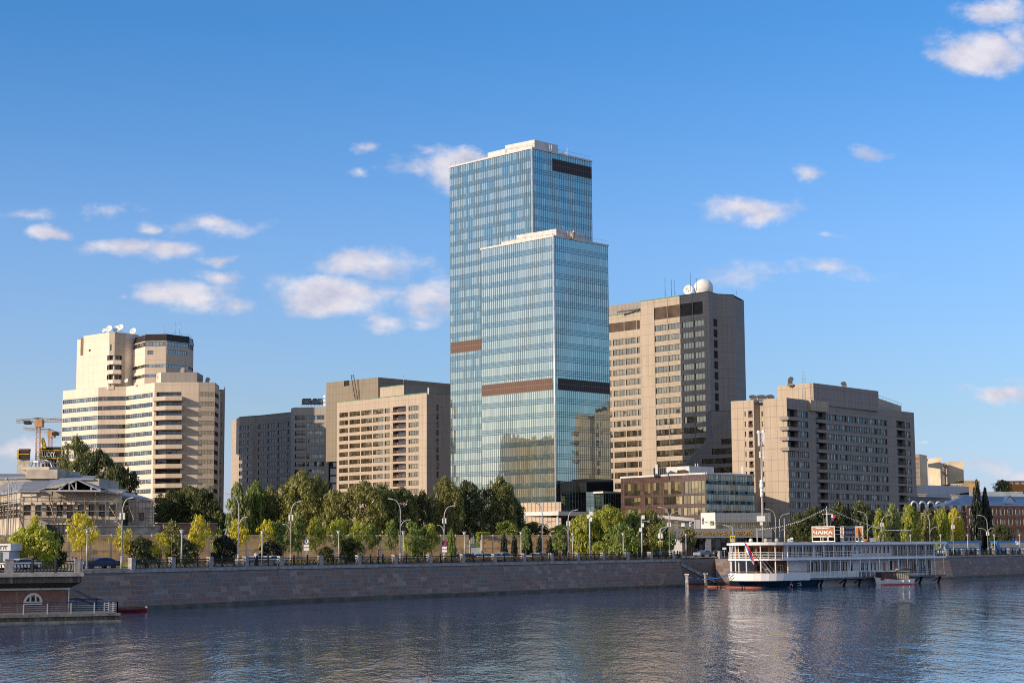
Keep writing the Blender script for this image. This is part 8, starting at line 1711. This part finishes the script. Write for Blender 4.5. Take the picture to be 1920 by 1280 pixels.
# ============================================================= vehicles
def car(label,px,d,paint,ln=4.3,name='parked_car',group='cars parked on the quay road',Y=None,flip=False,h=1.3):
    Y=Y or quayY(px,d); x=C(px,1032,Y).x; T_=Vector((.62,.785)); rz=math.atan2(T_.y,T_.x)+(math.pi if flip else 0); t=thing(name,label,'car',(x,Y,TOP),0,group)
    M=Matrix.Translation((x,Y,TOP))@Matrix.Rotation(rz,4,'Z'); a=ln/2; w_=.88
    low=[(-a,.35),(-a,.75),(-a+.15,.9),(-a*.45,.98),(a*.62,.98),(a-.05,.92),(a,.7),(a,.35)]; top_=[(-a*.42,.97),(-a*.12,h-.05),(a*.25,h),(a*.5,h-.08),(a*.78,.98)]
    k=MB()
    def ext(prof,w0,w1,mi=0,cap=True):
        n_=len(prof)
        for i in range(n_):
            j=(i+1)%n_; p,q=prof[i],prof[j]
            k.face([tuple(M@Vector((p[0],-w0(p[1]),p[1]))),tuple(M@Vector((q[0],-w0(q[1]),q[1]))),tuple(M@Vector((q[0],w0(q[1]),q[1]))),tuple(M@Vector((p[0],w0(p[1]),p[1])))],None,mi)
        for s_ in (-1,1): k.face([tuple(M@Vector((p[0],s_*w0(p[1]),p[1]))) for p in prof],None,mi)
    ext(low,lambda z:w_,None); ext(top_,lambda z:w_-.22*(z-.95)/.5,None); k.build('body',paint,t)
    k=MB(); cab_=[(-a*.34,1.02),(-a*.13,h-.12),(a*.24,h-.08),(a*.46,h-.15),(a*.66,1.02)]
    for s_ in (-1,1): k.face([tuple(M@Vector((p[0],s_*(w_+.015-.22*(p[1]-.95)/.5),p[1]))) for p in cab_])
    k.face([tuple(M@Vector((x_,y_,z_))) for x_,y_,z_ in ((-a*.40-.02,-.78,1.02),(-a*.40-.02,.78,1.02),(-a*.15-.02,.66,h-.1),(-a*.15-.02,-.66,h-.1))]); k.build('window_glass',simple('car_glass',(.02,.025,.03),.08,0,.7),t)
    for sx_ in (-.62,.62):
        for sy in (-1,1):
            c_=M@Vector((sx_*a,sy*(w_-.08),.32)); ax=(M.to_3x3()@Vector((0,sy,0))); k=MB(); k.lathe([(.18,.0),(.32,0),(.32,.18),(.2,.2),(.02,.2)],14,c_-ax*.1,0,ax); k.build('wheel',M_['dark'],t)
    for sy in (-.62,.62): k=MB(); k.ball(M@Vector((-a,sy,.72)),.1,8); k.build('headlight',M_['white'],t); k=MB(); k.box(a-.03,a+.03,sy-.12,sy+.12,.65,.85,0,M); k.build('tail_light',M_['redp'],t)
    return t
def paintm(n_,c,r=.25): return simple(n_,c,r,.2,.6,.04)
navyp,white_,silver,blk=paintm('navy_car_paint',(.012,.03,.10)),paintm('white_car_paint',(.65,.65,.66)),paintm('silver_car_paint',(.35,.36,.38)),paintm('black_car_paint',(.02,.02,.022))
car('dark blue car parked right of the stone corner post of the left railing',184,6.6,navyp,4.8); car('white car behind the ornate railing at the far left edge',35,7,white_,4.6); car('silver car just left of the man in the white shirt',473,7,silver); car('white hatchback behind the railing right of the man in white',505,7,white_); car('black car with pale roof before the grey site gate',868,13,blk); car('white car left of the ivy corner of the right hoarding',904,12.6,white_); car('white estate car before the ivy covered hoarding',938,11.5,white_,4.8,h=1.4); car('silver car behind the meadow grass left of the small green tree',1006,12,silver)
car('silver blue car under the gold letters of the entrance',1318,0,paintm('pale_blue_car_paint',(.2,.26,.34)),4.8,Y=345); car('black car right of the silver blue one under the entrance',1344,0,blk,4.4,Y=352)
cblue=paintm('coach_blue_paint',(.02,.17,.45)); 
def coach(label,px0,Y,ln,flip):
    x=C(px0,1032,Y).x; rz=math.atan2(.62,.50)*.55; t=thing('coach',label,'coach',(x,Y,TOP),0,'blue coaches parked right of the boat'); M=Matrix.Translation((x,Y,TOP))@Matrix.Rotation(rz,4,'Z'); H=2.85; k=MB(); w_=1.2
    prof=[(0,.35),(-.12,1.0),(.1,H-.1),(.3,H),(ln-.1,H),(ln,H-.2),(ln,.35)]
    for i in range(len(prof)):
        p,q=prof[i],prof[(i+1)%len(prof)]; k.face([tuple(M@Vector((p[0],-w_,p[1]))),tuple(M@Vector((q[0],-w_,q[1]))),tuple(M@Vector((q[0],w_,q[1]))),tuple(M@Vector((p[0],w_,p[1])))])
    for s_ in (-1,1): k.face([tuple(M@Vector((p[0],s_*w_,p[1]))) for p in prof])
    k.build('body',cblue,t); k=MB(); k.face([tuple(M@Vector((x_,-w_-.02,z_))) for x_,z_ in ((.9,1.45),(ln-.5,1.45),(ln-.5,2.35),(.6,2.35))]); k.build('side_window',M_['win_cool'],t)
    k=MB(); k.face([tuple(M@Vector((x_,y_,z_))) for x_,y_,z_ in ((-.13,-1.05,1.25),(-.13,1.05,1.25),(.06,1.05,2.4),(.06,-1.05,2.4))]); k.build('windscreen',M_['bw_cyan'],t)
    k=MB(); k.box(-.16,0,-1.1,1.1,.4,.95,0,M); k.box(1.5,ln*.8,-w_-.03,-w_,.75,1.15,0,M); k.build('white_panel',M_['white'],t)
    for sx_ in (2.0,ln*.72):
        for sy in (-1,1): c_=M@Vector((sx_,sy*(w_-.1),.45)); ax=M.to_3x3()@Vector((0,sy,0)); k=MB(); k.lathe([(.2,0),(.46,0),(.46,.2),(.02,.22)],14,c_-ax*.08,0,ax); k.build('wheel',M_['dark'],t)
    for sy in (-.85,.85): k=MB(); k.ball(M@Vector((-.14,sy,.7)),.13,8); k.build('headlight',M_['white'],t)
coach('blue coach with a white lit front, left one near the boat end',1766,352,9.6,0); coach('blue coach cut by the right picture edge beside the bus stop sign',1862,372,11.5,0)
